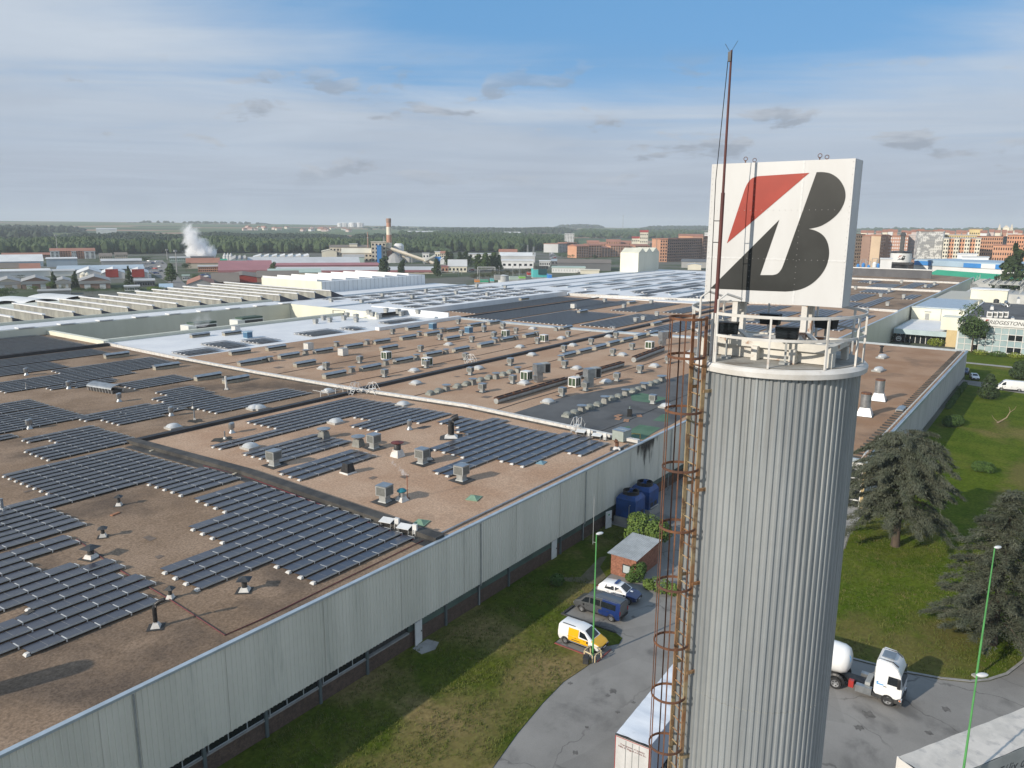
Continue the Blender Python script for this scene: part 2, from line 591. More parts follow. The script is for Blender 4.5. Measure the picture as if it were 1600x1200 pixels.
fld = g.mix(g.step(cg, .66, .68), fld, (.340, .215, .150))
fld = g.mix(g.step(cb_, .80, .82), fld, (.05, .085, .035))
near = g.mix(g.step(g.noise(pos, .018, 5), .42, .6), (.13, .13, .11), (.055, .078, .032))
land_c = g.mix(g.step(rad, 1000., 1350.), near, fld)
g.put(pb.inputs['Base Color'], land_c)
ground = struct(mb.build('ground', gm, smooth=True))


def sheet(name, m, pts, z, kind=True):
    o = MB().poly([(x, y, z) for x, y in pts]).build(name, m)
    return struct(o) if kind else o


sheet('factory_yard', ASPH, [(-40, -60), (74, -60), (100, -30), (100, 43), (-40, 43)], .02)
ag = NG(ASPH.node_tree)
ab = ASPH.node_tree.nodes['Principled BSDF']
aold = ab.inputs['Base Color'].links[0].from_socket
apos = ag.node('ShaderNodeNewGeometry').outputs['Position']
aw = ag.vm('ADD', apos, ag.vm('MULTIPLY', ag.cxyz(ag.noise(apos, .5, 4), ag.noise(ag.vm('ADD', apos, (40., 0., 0.)), .5, 4), 0.), (2.2, 2.2, 0.)))
crack = ag.m('SUBTRACT', 1.0, ag.step(ag.voro(aw, .16, 'DISTANCE_TO_EDGE', 'Distance'), .002, .012))
crack = ag.m('MULTIPLY', crack, ag.step(ag.noise(apos, .09, 2), .45, .6))
cellv = ag.xyz(ag.voro(ag.vm('MULTIPLY', apos, (.10, .17, 0.)), 1.0))[0]
av = ag.m('MULTIPLY', ag.m('MULTIPLY_ADD', cellv, .14, .92), ag.m('MULTIPLY_ADD', crack, -.42, 1.0))
ag.put(ab.inputs['Base Color'], ag.mix(1.0, aold, ag.cxyz(av, av, av), 'MULTIPLY'))
# kerbed lawns, each a thin slab
def slab(name, m, pts, z0, z1):
    return struct(MB().prism(pts, z0, z1).build(name, m))


NEARLAWN = [(-30, 40.2), (-30, 22), (20, 24.6), (27, 25.4), (34.3, 26.1), (38, 26.8), (41.9, 27.3), (45, 27.5), (47.4, 27.2), (48.6, 27.1), (49.2, 27.9), (49.2, 31.1), (51.5, 31.1), (51.5, 27.3), (52.4, 26.7), (53.3, 26.9), (53.7, 27.7),
            (53.7, 33.0), (57, 33.1), (61, 33.5), (63.3, 33.6), (69, 33.8), (75, 35), (75, 40.2)]
slab('grass_verge', GRASSN, NEARLAWN, 0, .07)
RLAWN = [(60.6, 15.5), (61.4, 11.0), (61.7, 8.2), (62.0, 6.4), (62.6, 4.3), (63.5, 2.4), (64.6, 1.3), (66.4, .2), (69.2, -.7), (80, -2.6), (110, -9), (190, -16), (190.6, 4), (192.5, 11), (195, 16.8), (96, 16.9), (90, 16.9), (84, 16.2), (76, 17.5), (66, 18.5)]
slab('lawn', GRASSR, RLAWN, 0, .08)
slab('far_lawn', GRASSR, [(199.5, -12), (250, -12), (250, 44), (206, 44), (206, 17.5), (200.5, 17)], 0, .06)
sheet('drive', ASPH, [(189, -16), (200, -16), (201, 18), (206, 43), (192, 43), (192, 11)], .03)
sheet('footpath', CONC, [(224, -12), (226.4, -12), (229, 30), (226.6, 30)], .075)
sheet('pavement', CONC, [(82, 16.0), (84, 16.3), (90, 17), (98.5, 17), (98.5, 20), (80, 20), (78, 17)], .06)
# kerb stones along the right-hand lawn
kp = [(61.4, 11.0), (61.7, 8.2), (62.0, 6.4), (62.6, 4.3), (63.5, 2.4), (64.6, 1.3), (66.4, .2), (69.2, -.7), (80, -2.6)]
mb = MB()
for (a, b), (c, d) in zip(kp, kp[1:]):
    n = Vector((d - b, -(c - a), 0)).normalized() * -.22
    mb.add([(a, b, .0), (c, d, .0), (c + n.x, d + n.y, .0), (a + n.x, b + n.y, 0), (a, b, .13), (c, d, .13), (c + n.x, d + n.y, .13), (a + n.x, b + n.y, .13)],
           [(4, 5, 6, 7), (0, 1, 5, 4), (2, 3, 7, 6), (1, 2, 6, 5), (3, 0, 4, 7)])
struct(mb.build('kerb', KERB))
mb = MB()
kp = [(34.3, 26.0), (38, 26.65), (41.9, 27.15), (45, 27.35)]
bayk = [((53.62, 27.7), (53.78, 33.0)), ((53.62, 33.0), (55.6, 33.2))]
for (a, b), (c, d) in bayk:
    mb.box(a, c, b, d, 0, .16)
struct(mb.build('parking_kerb', FELT))
struct(MB().box(49.15, 49.27, 27.6, 31.0, .0, .12).box(48.9, 51.2, 26.75, 26.85, 0, .10).build('red_kerb', mat('red_kerb_paint', (.30, .07, .06), (.2, .09, .08), .85, scale=3)))
sheet('door_slab', CONC, [(41.6, 39.9), (43.4, 39.9), (43.6, 38.8), (42.6, 38.3), (41.4, 38.7)], .085)
sheet('steps_path', mat('worn_path', (.13, .11, .07), (.085, .08, .04), .95, scale=.8, fine=.3, fscale=5), [(60.6, 33.5), (62.6, 33.6), (64.2, 35.2), (66.9, 35.9), (66.2, 36.4), (63, 35.9), (61, 35.6), (59.8, 37.2), (59.2, 36.8)], .078)


# ------------------------------------------------------------------ factory halls
def roofsheet(mb, x0, x1, y0, y1, dz=0.):
    ys = sorted({y0, y1} | {y for y, _ in RPROF if y0 < y < y1})
    for a, b in zip(ys, ys[1:]):
        mb.poly([(x0, a, rz(a) + dz), (x1, a, rz(a) + dz), (x1, b, rz(b) + dz), (x0, b, rz(b) + dz)])
    return mb


def strip_y(mb, x0, x1, y0, y1, h, base=-.05):   # kerb running along Y following the roof
    ys = sorted({y0, y1} | {y for y, _ in RPROF if y0 < y < y1})
    for a, b in zip(ys, ys[1:]):
        za, zb = rz(a), rz(b)
        mb.add([(x0, a, za + base), (x1, a, za + base), (x1, b, zb + base), (x0, b, zb + base), (x0, a, za + h), (x1, a, za + h), (x1, b, zb + h), (x0, b, zb + h)],
               [(4, 5, 6, 7), (0, 1, 5, 4), (1, 2, 6, 5), (2, 3, 7, 6), (3, 0, 4, 7)])
    return mb


hall = thing('factory_hall', 'near factory hall with brown gravel roof, solar fields and ribbed grey-green cladding', 'factory', (0, 40, 0))
HO = Vector((0, 40, 0))


def part(mb, name, m, root=hall, smooth=False):
    o = mb.build(name, m, root, smooth=smooth)
    o.location = -Vector(root.location)
    return o


part(roofsheet(MB(), -60, 45.2, 40.12, 260), 'roof', GRAVELD)
part(roofsheet(MB(), 45.2, 81.8, 40.12, 89), 'roof', GRAVEL)
part(roofsheet(MB(), 45.2, 81.8, 89, 260), 'roof', GRAVELD)
# ribbed cladding: trapezoid sheet, one rib every 0.34 m
mb = MB()
prof = []
x = -30.0
while x < 98.6:
    prof += [(x, 0), (x + .20, 0), (x + .235, .055), (x + .305, .055)]
    x += .34
for (xa, da), (xb, db) in zip(prof, prof[1:]):
    mb.poly([(xa, 40 - da, 2.15), (xb, 40 - db, 2.15), (xb, 40 - db, 8.1), (xa, 40 - da, 8.1)])
clad = part(mb, 'wall_cladding', CLAD)
part(MB().box(-30, 98.6, 40.05, 40.16, 2.1, 7.98), 'cladding_frame', GREYMET)
part(MB().box(-60, 98.6, 39.88, 40.22, 8.06, 8.22), 'coping', COPING)
part(MB().box(-60, 98.6, 40.2, 41.0, 0, 1.35), 'brick_base', BRICK)
part(MB().box(-60, 98.6, 40.42, 41.4, 1.35, 7.7), 'inner_wall', DARKMET)
part(MB().box(-60, 41.5, 40.12, 40.43, 1.30, 1.42), 'window_sill', KERB)
wm = MB()
wm.box(0, 4.3, -.04, .04, 0, .06).box(0, 4.3, -.04, .04, .68, .74)
for i in range(4):
    wm.box(i * 1.41, i * 1.41 + .07, -.04, .04, .06, .68)
wm.cur = 1
wm.box(.02, 4.28, -.01, .015, .03, .7)
wme = wm.mesh('window', [mat('window_frame_grey', (.35, .38, .38), None, .5), GLASSD])
for i in range(-3, 8):
    child('window', wme, hall, Vector((i * 4.6 + .4, 40.26, 1.42)) - HO)
pm = MB().box(-.11, .11, -.1, .1, 0, 2.3).mesh('pilaster', mat('dark_pilaster', (.10, .125, .13), None, .5))
for i in list(range(-3, 9)) + [10, 11, 12, 14, 15]:
    child('pilaster', pm, hall, Vector((i * 4.6 + .05, 40.16, 0)) - HO)
part(MB().box(41.5, 98, 40.24, 40.40, 1.35, 2.15), 'lower_panel', mat('green_panel', (.10, .15, .13), (.07, .10, .09), .5, scale=.4))
dm = MB().box(0, .95, -.04, .04, 0, 2.0)
dm.cur = 1
dm.box(.78, .86, -.09, -.04, .95, 1.05)
dme = dm.mesh('door', [WHITEP, DARKMET])
for x, y, r in ((42.0, 39.95, .15), (62.7, 40.1, 0), (73.4, 39.7, -.25)):
    child('door', dme, hall, Vector((x, y, .07)) - HO, r)
lo = child('exit_sign', MB().box(.36, .58, -.06, -.042, 1.5, 1.66).mesh('exit_sign', mat('exit_green', (.03, .30, .12), None, .6)), hall, Vector((73.4, 39.7, .07)) - HO, -.25)
# scorch and water streaks on the cladding by the tanks
sm = mat('soot', (.030, .027, .022), (.075, .068, .055), .95, scale=1.4)
g = NG(sm.node_tree)
px_, py_, pz_ = g.xyz(g.node('ShaderNodeNewGeometry').outputs['Position'])
st1 = g.noise(g.cxyz(g.m('MULTIPLY', px_, 2.2), 0., g.m('MULTIPLY', pz_, .22)), 1.0, 4, .65)
st2 = g.noise(g.cxyz(g.m('MULTIPLY', px_, .55), 3., g.m('MULTIPLY', pz_, .35)), 1.0, 3, .5)
dropz = g.m('DIVIDE', g.m('SUBTRACT', 8.1, pz_), 4.2)
mid_ = g.m('DIVIDE', g.m('ABSOLUTE', g.m('SUBTRACT', px_, 83.9)), 3.4)
sa = g.m('SUBTRACT', g.m('ADD', g.m('MULTIPLY', st1, 1.5), g.m('MULTIPLY', st2, 1.0)), g.m('ADD', g.m('MULTIPLY', dropz, .95), g.m('MULTIPLY', g.m('POWER', mid_, 2.0), .75)))
g.put(sm.node_tree.nodes['Principled BSDF'].inputs['Alpha'], g.m('MULTIPLY', g.step(sa, .55, 1.05), .93))
part(MB().poly([(79.5, 39.935, 4.2), (88.5, 39.935, 4.2), (88.5, 39.935, 8.06), (79.5, 39.935, 8.06)]), 'soot_stain', sm)
# raised felt-covered joints on the roof
part(strip_y(MB(), 45.0, 46.1, 40.25, 89.6, .42), 'roof_joint', FELT)
part(strip_y(MB(), 43.9, 45.0, 40.25, 88.0, .03), 'felt_strip', FELT)
for q in ((46.1, 81.6, 88.6, 89.5, 7.8, 8.45), (40, 81.6, 166.0, 166.9, 7.8, 8.6), (40, 81.6, 197, 198, 7.8, 8.7)):
    part(MB().box(*q), 'cross_joint', FELTD)
pr = strip_y(MB(), 81.8, 82.45, 40.25, 226, .55)
pr.cur = 1
strip_y(pr, 81.55, 81.8, 40.25, 140, .18)
part(pr, 'parapet', [WHITER, FELT])
pm2 = MB()                                  # pale capping with pipe brackets further back
strip_y(pm2, 81.5, 82.7, 168, 226, .9)
part(pm2, 'raised_parapet', CLADC)
for i in range(17):                          # cover strips where the cladding sheets meet
    x = -29.8 + i * 7.82
    part(MB().box(x - .03, x + .03, 39.941, 39.97, 2.15, 8.06), 'panel_joint', CLAD)
for x in (19.0, 50.6, 69.0, 91):
    part(MB().tube([(x, 39.86, 8.0), (x, 39.86, 2.1), (x, 40.08, 1.9), (x, 40.08, .1)], .06, 8), 'downpipe', GREYMET)
# metal cable tray and red conduit by the roof edge
tr = MB()
for a, b in ((46.6, 58), (58.05, 70), (70.05, 81.0)):
    tr.box(a, b, 40.95, 41.12, 8.07, 8.20)
part(tr, 'cable_tray', GALV)
part(MB().tube([rf('Z4', *q) + Vector((0, 0, .06)) for q in ((480, 172), (520, 205), (720, 350), (890, 450), (1060, 550), (1230, 660), (1405, 775), (1600, 690), (1760, 615))] + [Vector((44.6, 41.3, 8.1))], .04, 5).tube([(44.2, 42, 8.12), (44.9, 65, 8.6), (44.6, 73, 8.5)], .05, 5), 'red_conduit', mat('red_conduit', (.16, .03, .04), (.10, .03, .03), .6, scale=2))
# bare darker gravel patches

mid = thing('vent_hall', 'middle factory hall with orange-brown roof crowded with vents and a white strip', 'factory', (82, 40, 0))
pmid = lambda mb, name, m, smooth=False: part(mb, name, m, mid, smooth)
pmid(roofsheet(MB(), 82.45, 168, 40.12, 141), 'roof', GRAVELO)
pmid(roofsheet(MB(), 82.45, 165, 141, 171.5, .02), 'white_roof', WROOF)
pmid(MB().box(82.46, 168, 40.9, 41.3, 0, 7.6), 'wall', CLADG)
pmid(MB().box(82.46, 152, 171.2, 171.5, 0, 7.9), 'yard_wall', CLADG)
pmid(MB().box(98.6, 168, 39.9, 40.25, 0, 8.15), 'wall_cladding', CLAD)
pmid(MB().box(83, 168, 89.2, 90.2, 7.8, 8.5), 'cross_joint', FELTD)
pmid(MB().box(136, 168.2, 139.6, 141.0, 7.6, 8.6), 'white_kerb', CLADW)
pmid(MB().box(82.5, 152, 170.4, 171.5, 7.9, 8.75).box(152, 165, 168.5, 170.4, 7.9, 8.5), 'yard_parapet', CLADG)
pmid(MB().poly([(83, 41, rz(41) + .03), (93, 41, rz(41) + .03), (112, 42.2, rz(42) + .03), (140, 44, rz(44) + .03), (140, 52, rz(52) + .03), (121, 54, rz(54) + .03), (107, 58, rz(58) + .03), (96, 60.5, rz(60.5) + .03), (83, 60.5, rz(60.5) + .03)]), 'bitumen_patch', GREYROOF)
for q in ([(1340, 310), (1410, 297), (1570, 330), (1490, 362), (1350, 345)], [(1335, 530), (1400, 495), (1530, 515), (1420, 590), (1330, 575)], [(1480, 470), (1540, 430), (1580, 430), (1580, 480)], [(1300, 510), (1335, 503), (1340, 515), (1305, 520)]):
    w = [rf('Z3', *p) for p in q]
    pmid(MB().poly([(p.x, p.y, p.z + .045) for p in w]), 'green_felt_patch', GREENFELT)
for y in (46.5, 63.2, 79.5, 96.2, 112.4, 128.6):     # cables laid along the roof
    pmid(MB().tube([(83.5 + q * 7.6, y + .18 * sin(q * 1.7 + y), rz(y) + .04) for q in range(12)], .05, 4), 'roof_cable', FELT)
random.seed(23)
for i in range(26):                          # felt repairs
    x, y, w_, h_ = random.uniform(86, 160), random.uniform(44, 134), random.uniform(.6, 2.2), random.uniform(.5, 1.6)
    pmid(MB().poly([(x, y, rz(y) + .028), (x + w_, y + .1, rz(y + .1) + .028), (x + w_ - .1, y + h_, rz(y + h_) + .028), (x + .05, y + h_, rz(y + h_) + .028)]), 'felt_repair', mat('felt_repair', (.15, .12, .10), (.20, .16, .13), .95, scale=1.2, spec=.1))
for i in range(22):
    x, y, w_, h_ = random.uniform(12, 79), random.uniform(43, 86), random.uniform(.5, 1.8), random.uniform(.4, 1.3)
    part(MB().poly([(x, y, rz(y) + .024), (x + w_, y + .1, rz(y + .1) + .024), (x + w_ - .1, y + h_, rz(y + h_) + .024), (x + .05, y + h_, rz(y + h_) + .024)]), 'felt_repair', MATS['felt_repair'])

far = thing('solar_hall', 'dark solar covered factory hall beyond the second white parapet', 'factory', (168, 40, 0))
pfar = lambda mb, name, m, smooth=False: part(mb, name, m, far, smooth)
pfar(roofsheet(MB(), 168, 265, 43, 141), 'roof', GRAVELO)
pfar(roofsheet(MB(), 168, 250, 141, 155), 'rear_roof', GRAVEL)
pp = strip_y(MB(), 167.6, 169.2, 42, 141, .42)
pfar(pp, 'parapet', COPING)
pfar(MB().box(169.3, 263, 89.6, 90.8, 7.8, 8.5), 'cross_joint', FELTD)
pfar(MB().box(169.3, 250, 141, 141.4, 7.6, 8.15), 'rear_joint', FELTD)
pfar(MB().box(168, 265, 42.6, 43.0, 0, 8.3), 'wall', CLADG)
pfar(MB().box(168, 266, 42.5, 43.05, 8.3, 8.42), 'coping', COPING)
q = [(250.5, 155), (256, 125), (262, 104), (264.5, 75), (265.5, 43)]
mb = MB()
for (a, b), (c, d) in zip(q, q[1:]):
    mb.add([(a, b, 7.6), (a + 1.3, b, 7.6), (c + 1.3, d, 7.6), (c, d, 7.6), (a, b, 8.8), (a + 1.3, b, 8.8), (c + 1.3, d, 8.8), (c, d, 8.8)], [(4, 5, 1, 0), (4, 7, 6, 5), (0, 3, 7, 4), (1, 5, 6, 2), (2, 6, 7, 3)])
pfar(mb, 'far_parapet', [WHITER])

white = thing('white_roof_hall', 'hall with bright white roof and checkered solar panels beyond the courtyard', 'factory', (165, 142, 0))
pwh = lambda mb, name, m, smooth=False: part(mb, name, m, white, smooth)
pwh(MB().poly([(152.5, 157, 9.4), (165, 157, 9.4), (165, 155.5, 9.4), (250, 155.5, 9.4), (250, 222, 9.4), (186, 222, 9.4), (186, 204.5, 9.4), (152.5, 204.5, 9.4)]), 'roof', WROOF)
pwh(MB().box(164.6, 165.0, 141.3, 172, 7, 9.7).box(165, 250, 155.1, 155.5, 0, 9.55), 'end_wall', CLADW)
pwh(MB().box(152.0, 152.5, 157, 196, 0, 9.75), 'sunny_wall', CLADC)
pwh(MB().box(152.5, 250, 204.5, 205.2, 9.4, 9.8).box(152.5, 250, 180, 181.0, 9.4, 9.7), 'roof_kerb', COPING)
pwh(MB().tube([(151.9, 175, 2), (151.9, 175, 9.2), (151.9, 170, 9.3), (151.9, 170, 4)], .12, 6), 'pipe', GREYMET)

far2 = thing('white_west_hall', 'far white roofed factory hall in front of the cream box hall', 'factory', (330, 150, 0))
pf2 = lambda mb, name, m, smooth=False: part(mb, name, m, far2, smooth)
pf2(MB().box(252.2, 440, 104, 215, 0, 8.0), 'wall', CLADW)
pf2(MB().poly([(252.2, 104, 8.02), (440, 104, 8.02), (440, 215, 8.02), (252.2, 215, 8.02)]), 'roof', WROOF)
random.seed(5)
for i in range(8):
    y = 112 + i * 12.5
    pf2(MB().box(254 + random.random() * 30, 420, y, y + .8, 8.0, 8.5), 'roof_kerb', [WROOF, COPING][i % 2])

west = thing('long_west_hall', 'long brown roofed factory hall with white parapets behind the sign tower', 'factory', (266, 43, 0))
pwe = lambda mb, name, m, smooth=False: part(mb, name, m, west, smooth)
pwe(MB().poly([(265, 43, 8), (512, 43, 8), (512, 104, 8), (265, 104, 8)]), 'roof', GRAVELD)
pwe(MB().box(265, 512, 43.0, 43.4, 0, 8.25), 'wall', CLADG)
pwe(MB().box(265, 512, 42.85, 43.5, 8.25, 8.4), 'coping', COPING)
for x, y1 in ((363, 104), (425, 104)):
    pwe(MB().box(x, x + 1.2, 43.5, y1, 7.9, 8.8), 'parapet', WHITER)
pwe(MB().box(458, 459, 60, 112, 8, 12.2), 'dark_wall', mat('dark_grey_wall', (.11, .11, .115), (.085, .085, .09), .7, scale=.2))
pwe(MB().box(457.8, 459.2, 59.8, 112, 12.2, 12.7), 'wall_coping', WHITEP)
wx = MB().box(0, .1, 0, 3, 0, 1)
for x in (300, 308, 316):
    pwe(MB().box(x, x + 5.5, 42.9, 43.0, 3.2, 5.6), 'window', GLASSD)

# courtyard wall and sawtooth hall
saw = thing('sawtooth_hall', 'factory hall with parallel white sawtooth roof ridges behind the green-grey wall', 'factory', (82, 195, 0))
psw = lambda mb, name, m, smooth=False: part(mb, name, m, saw, smooth)
psw(MB().box(70, 152.4, 194.6, 195.2, 0, 9.75), 'courtyard_wall', CLADG)
rr = MB()
for i in range(9):
    x = 70 + i * 9.2
    rr.box(x, x + 9.1, 195.2, 203.5, 9.2, 9.9 + (.0 if i % 2 else .02))
    rr.box(x + 5.5, x + 9.0, 194.5, 196.5, 9.9, 10.15)
psw(rr, 'edge_roof', WROOF)
psw(MB().box(50, 152, 203.5, 204.3, 9, 10.6), 'gutter_wall', CLADG)
GLASSOLD = mat('dirty_rooflight', (.34, .34, .30), (.22, .22, .20), .6, scale=.5, detail=5, stretch=(1, 1, .3))
SAWDK = mat('dark_gable_end', (.035, .04, .055), (.05, .055, .07), .6, scale=.4)
nsaw = 19
for i in range(nsaw):
    x = 50 + i * 7.05
    ye = 226 + (x - 50) * .31
    t = MB()
    t.poly([(x, 204.3, 9.0), (x, ye, 9.0), (x, ye, 11.6), (x, 204.3, 11.6)][::-1])
    t.poly([(x, 204.3, 11.6), (x, ye, 11.6), (x + 7.0, ye, 9.0), (x + 7.0, 204.3, 9.0)][::-1])
    t.cur = 1
    t.poly([(x, ye, 9.0), (x, ye, 11.6), (x + 7.0, ye, 9.0)][::-1])
    t.poly([(x, 204.3, 9.0), (x + 7, 204.3, 9.0), (x, 204.3, 11.6)][::-1])
    t.cur = 2
    t.box(x - .35, x + .45, 204.2, ye + .1, 11.55, 11.85)
    psw(t, 'sawtooth', [GLASSOLD, SAWDK, WROOF])
psw(MB().box(50, 184, 203.6, 266, 0, 8.98), 'base', CLADG)
box = thing('raised_white_hall', 'low white box hall with small sawtooth roof beyond the courtyard', 'factory', (187, 221, 0))
pbx = lambda mb, name, m, smooth=False: part(mb, name, m, box, smooth)
pbx(MB().box(187.3, 243, 221.3, 256, 5, 13.3), 'side_wall', CLADW)
pbx(MB().box(187, 187.3, 221, 256, 5, 13.4), 'end_wall', CLADC)
for i in range(24):
    pbx(MB().box(189 + i * 2.25, 189.07 + i * 2.25, 221.24, 221.3, 9.4, 13.3), 'wall_seam', GREYMET)
for i in range(8):
    x = 187.5 + i * 6.9
    t = MB().poly([(x, 224, 13.3), (x, 256, 13.3), (x, 256, 14.1), (x, 224, 14.1)][::-1]).poly([(x, 224, 14.1), (x, 256, 14.1), (x + 6.8, 256, 13.35), (x + 6.8, 224, 13.35)][::-1])
    pbx(t.poly([(x, 224, 13.3), (x + 6.8, 224, 13.35), (x, 224, 14.1)][::-1]), 'sawtooth', WROOF)
# cream box hall far back
cb0 = at('C5', 740, 600, 8)
cbx = thing('cream_box_hall', 'tall cream and grey box hall with ridged pale roof in front of apartments', 'factory', (cb0.x, cb0.y, 0))
pcb = lambda mb, name, m, smooth=False: part(mb, name, m, cbx, smooth)
w0 = at('C5', 475, 600, 8).y - cb0.y
d0 = at('C5', 1160, 590, 8).x - cb0.x
X0, Y0 = cb0.x, cb0.y
pcb(MB().box(X0, X0 + d0, Y0, Y0 + w0, 0, 19), 'wall', CLADG)
pcb(MB().box(X0 - .4, X0, Y0, Y0 + w0, 0, 18.8), 'end_wall', CLADC)
mb = MB()
for i in range(3):
    a, b = X0 + d0 * i / 3, X0 + d0 * (i + 1) / 3
    mb.add([(a, Y0, 18.9), (b, Y0, 18.9), ((a + b) / 2, Y0, 21.5), (a, Y0 + w0, 18.9), (b, Y0 + w0, 18.9), ((a + b) / 2, Y0 + w0, 21.5)], [(0, 1, 2), (5, 4, 3), (0, 2, 5, 3), (2, 1, 4, 5)])
pcb(mb, 'roof', [CLADG])

random.seed(17)
for i, (k, x, y, r) in enumerate((('T7', 575, 765, .28), ('T7', 335, 885, .22), ('T7', 245, 1082, .32), ('T7', 540, 600, .5), ('T7', 500, 635, .3), ('T7', 205, 540, .3), ('T8', 350, 860, .5), ('T8', 880, 900, .4), ('T8', 420, 760, .7), ('T8', 1010, 720, .5), ('Z6', 815, 790, .35), ('T7', 700, 690, .25))):
    p = at(k, x, y)
    r *= .62
    struct(MB().poly([(p.x + r * (1 + .4 * sin(3 * q + i)) * cos(q * .5236), p.y + r * (1 + .3 * cos(2 * q + i)) * sin(q * .5236), .024) for q in range(12)]).build('oil_stain', mat('oil_stain', (.105, .10, .094), (.16, .152, .142), .8, scale=3, spec=.1)))
# ------------------------------------------------------------------ sign tower
TA, TD, TR = radians(16.83), 17.0, 1.72
TX, TY = TD * cos(TA), TD * sin(TA)
FACE = TA + pi                              # direction from the tower axis to the near side
ZT = hat('S6', 750, 540, TD - 1.80).z       # deck level
ZR = hat('S6', 750, 605, TD - 1.80).z       # underside of the white rim
tower = thing('silo_tower', 'tall grey corrugated metal silo tower with white rim carrying the square sign', 'tower', (TX, TY, 0))
mb = MB()
n = 80
ring = []
for k in range(n):
    a = 2 * pi * k / n
    w = 2 * pi / n
    ring += [(a, 0), (a + w * .42, 0), (a + w * .56, .034), (a + w * .86, .034)]
zs = [0, 6, 12, 18, 24, ZR]
m = len(ring)
for j, z in enumerate(zs):
    for a, d in ring:
        r = TR - .034 + d
        mb.v.append((r * cos(a), r * sin(a), z))
for j in range(len(zs) - 1):
    for k in range(m):
        mb.f.append((j * m + k, j * m + (k + 1) % m, (j + 1) * m + (k + 1) % m, (j + 1) * m + k))
mb.mi = [0] * len(mb.f)
mb.build('shell', SILOM, tower)
for z in (24.02, 18.02, 12.02):             # lapped sheet joints
    mb = MB()
    for k in range(m):
        (a, d), (b, e) = ring[k], ring[(k + 1) % m]
        p, q = TR - .029 + d, TR - .029 + e
        mb.poly([(p * cos(a), p * sin(a), z), (q * cos(b), q * sin(b), z), (q * cos(b), q * sin(b), z + .02), (p * cos(a), p * sin(a), z + .02)])
    mb.build('sheet_joint', GREYMET, tower)
MB().lathe([(1.70, ZR + .02), (1.83, ZR), (1.84, ZR + .10), (1.78, ZR + .16), (1.77, ZT - .02), (1.72, ZT)], 72).build('rim', WHITER, tower, smooth=True)
MB().lathe([(.05, ZT + .012), (1.71, ZT + .012), (1.71, ZT + .016), (.05, ZT + .02)], 64).build('deck', mat('deck_sheet', (.36, .35, .32), (.25, .24, .21), .8, scale=1.6, detail=6, c3=(.16, .13, .10), scale3=1.2), tower)

rail = thing('deck_railing', 'white round railing with rust patches around the tower top', 'railing', (TX, TY, ZT))


def ringtube(mb, r, z, w, n=64, a0=0., a1=2 * pi, flat=True):
    vs, fs = [], []
    full = abs(a1 - a0 - 2 * pi) < 1e-4
    k = n if full else n + 1
    for i in range(k):
        a = a0 + (a1 - a0) * i / n
        for dr, dzz in ((-.012, -w), (.012, -w), (.012, w), (-.012, w)):
            vs.append(((r + dr) * cos(a), (r + dr) * sin(a), z + dzz))
    for i in range(n):
        j = (i + 1) % k
        fs += [(i * 4 + q, j * 4 + q, j * 4 + (q + 1) % 4, i * 4 + (q + 1) % 4) for q in range(4)]
    return mb.add(vs, fs)


LADA = FACE - radians(50)                   # where the caged ladder climbs
ga = .17
ringtube(MB(), 1.73, .98, .028, 72, LADA + ga, LADA + 2 * pi - ga).build('top_rail', WHITER, rail)
ringtube(MB(), 1.73, .55, .025, 72, LADA + ga, LADA + 2 * pi - ga).build('middle_rail', WHITER, rail)
pm = MB().box(-.019, .019, -.019, .019, 0, .98).mesh('post', WHITER)
for d in (-44, -41, -3, 33, 62, 80, 115, 150, 186, 222, 262, 285):
    a = FACE + radians(d)
    child('post', pm, rail, (1.73 * cos(a), 1.73 * sin(a), 0), a)


def onx(k, x, y, X):
    d = ray(k, x, y)
    return Vector((0, 0, CAM_H)) + d * (X / d.x)


SX, SD = 15.72, .62
c = [onx('S5', *p, SX) for p in ((148, 185), (1190, 108), (1085, 1198), (95, 1148))]
SY0, SY1 = (c[1].y + c[2].y) / 2, (c[0].y + c[3].y) / 2
SZ0, SZ1 = (c[2].z + c[3].z) / 2, (c[0].z + c[1].z) / 2
sc = Vector((SX + SD / 2, (SY0 + SY1) / 2, ZT))
sign = thing('sign_box', 'square white sign box with red and black letter emblem on top of the tower', 'sign', sc)


def sgn(mb, name, m, smooth=False):
    o = mb.build(name, m, sign, smooth=smooth)
    o.location = -sc
    return o


SIGNW = mat('sign_panel_white', (.575, .58, .575), (.53, .53, .52), .4, scale=.9, detail=5, stretch=(1, 1, .35), c3=(.49, .48, .45), scale3=1.1, lo3=.62, hi3=.85)
sgn(MB().box(SX, SX + SD, SY0, SY1, SZ0, SZ1), 'panel_box', SIGNW)


def warp(u, v):                              # across (0 left .. 1 right) and down the sign face
    return Vector((SX - .006, SY1 + (SY0 - SY1) * u, SZ1 + (SZ0 - SZ1) * v))


def face(x, y):                              # emblem outline measured on the sign face
    p = onx('S5', x, y, SX)
    return Vector((SX - .006, p.y, p.z))


def smoothline(pts, sharp, k=5):
    out = []
    n = len(pts)
    for i in range(n):
        p0, p1, p2, p3 = (Vector(pts[j % n]) for j in (i - 1, i, i + 1, i + 2))
        if i in sharp:
            p0 = p1
        if (i + 1) % n in sharp:
            p3 = p2
        if i in sharp and (i + 1) % n in sharp:
            out.append(p1)
            continue
        for q in range(k):
            t = q / k
            out.append(.5 * ((2 * p1) + (p2 - p0) * t + (2 * p0 - 5 * p1 + 4 * p2 - p3) * t * t + (3 * p1 - p0 - 3 * p2 + p3) * t ** 3))
    return out


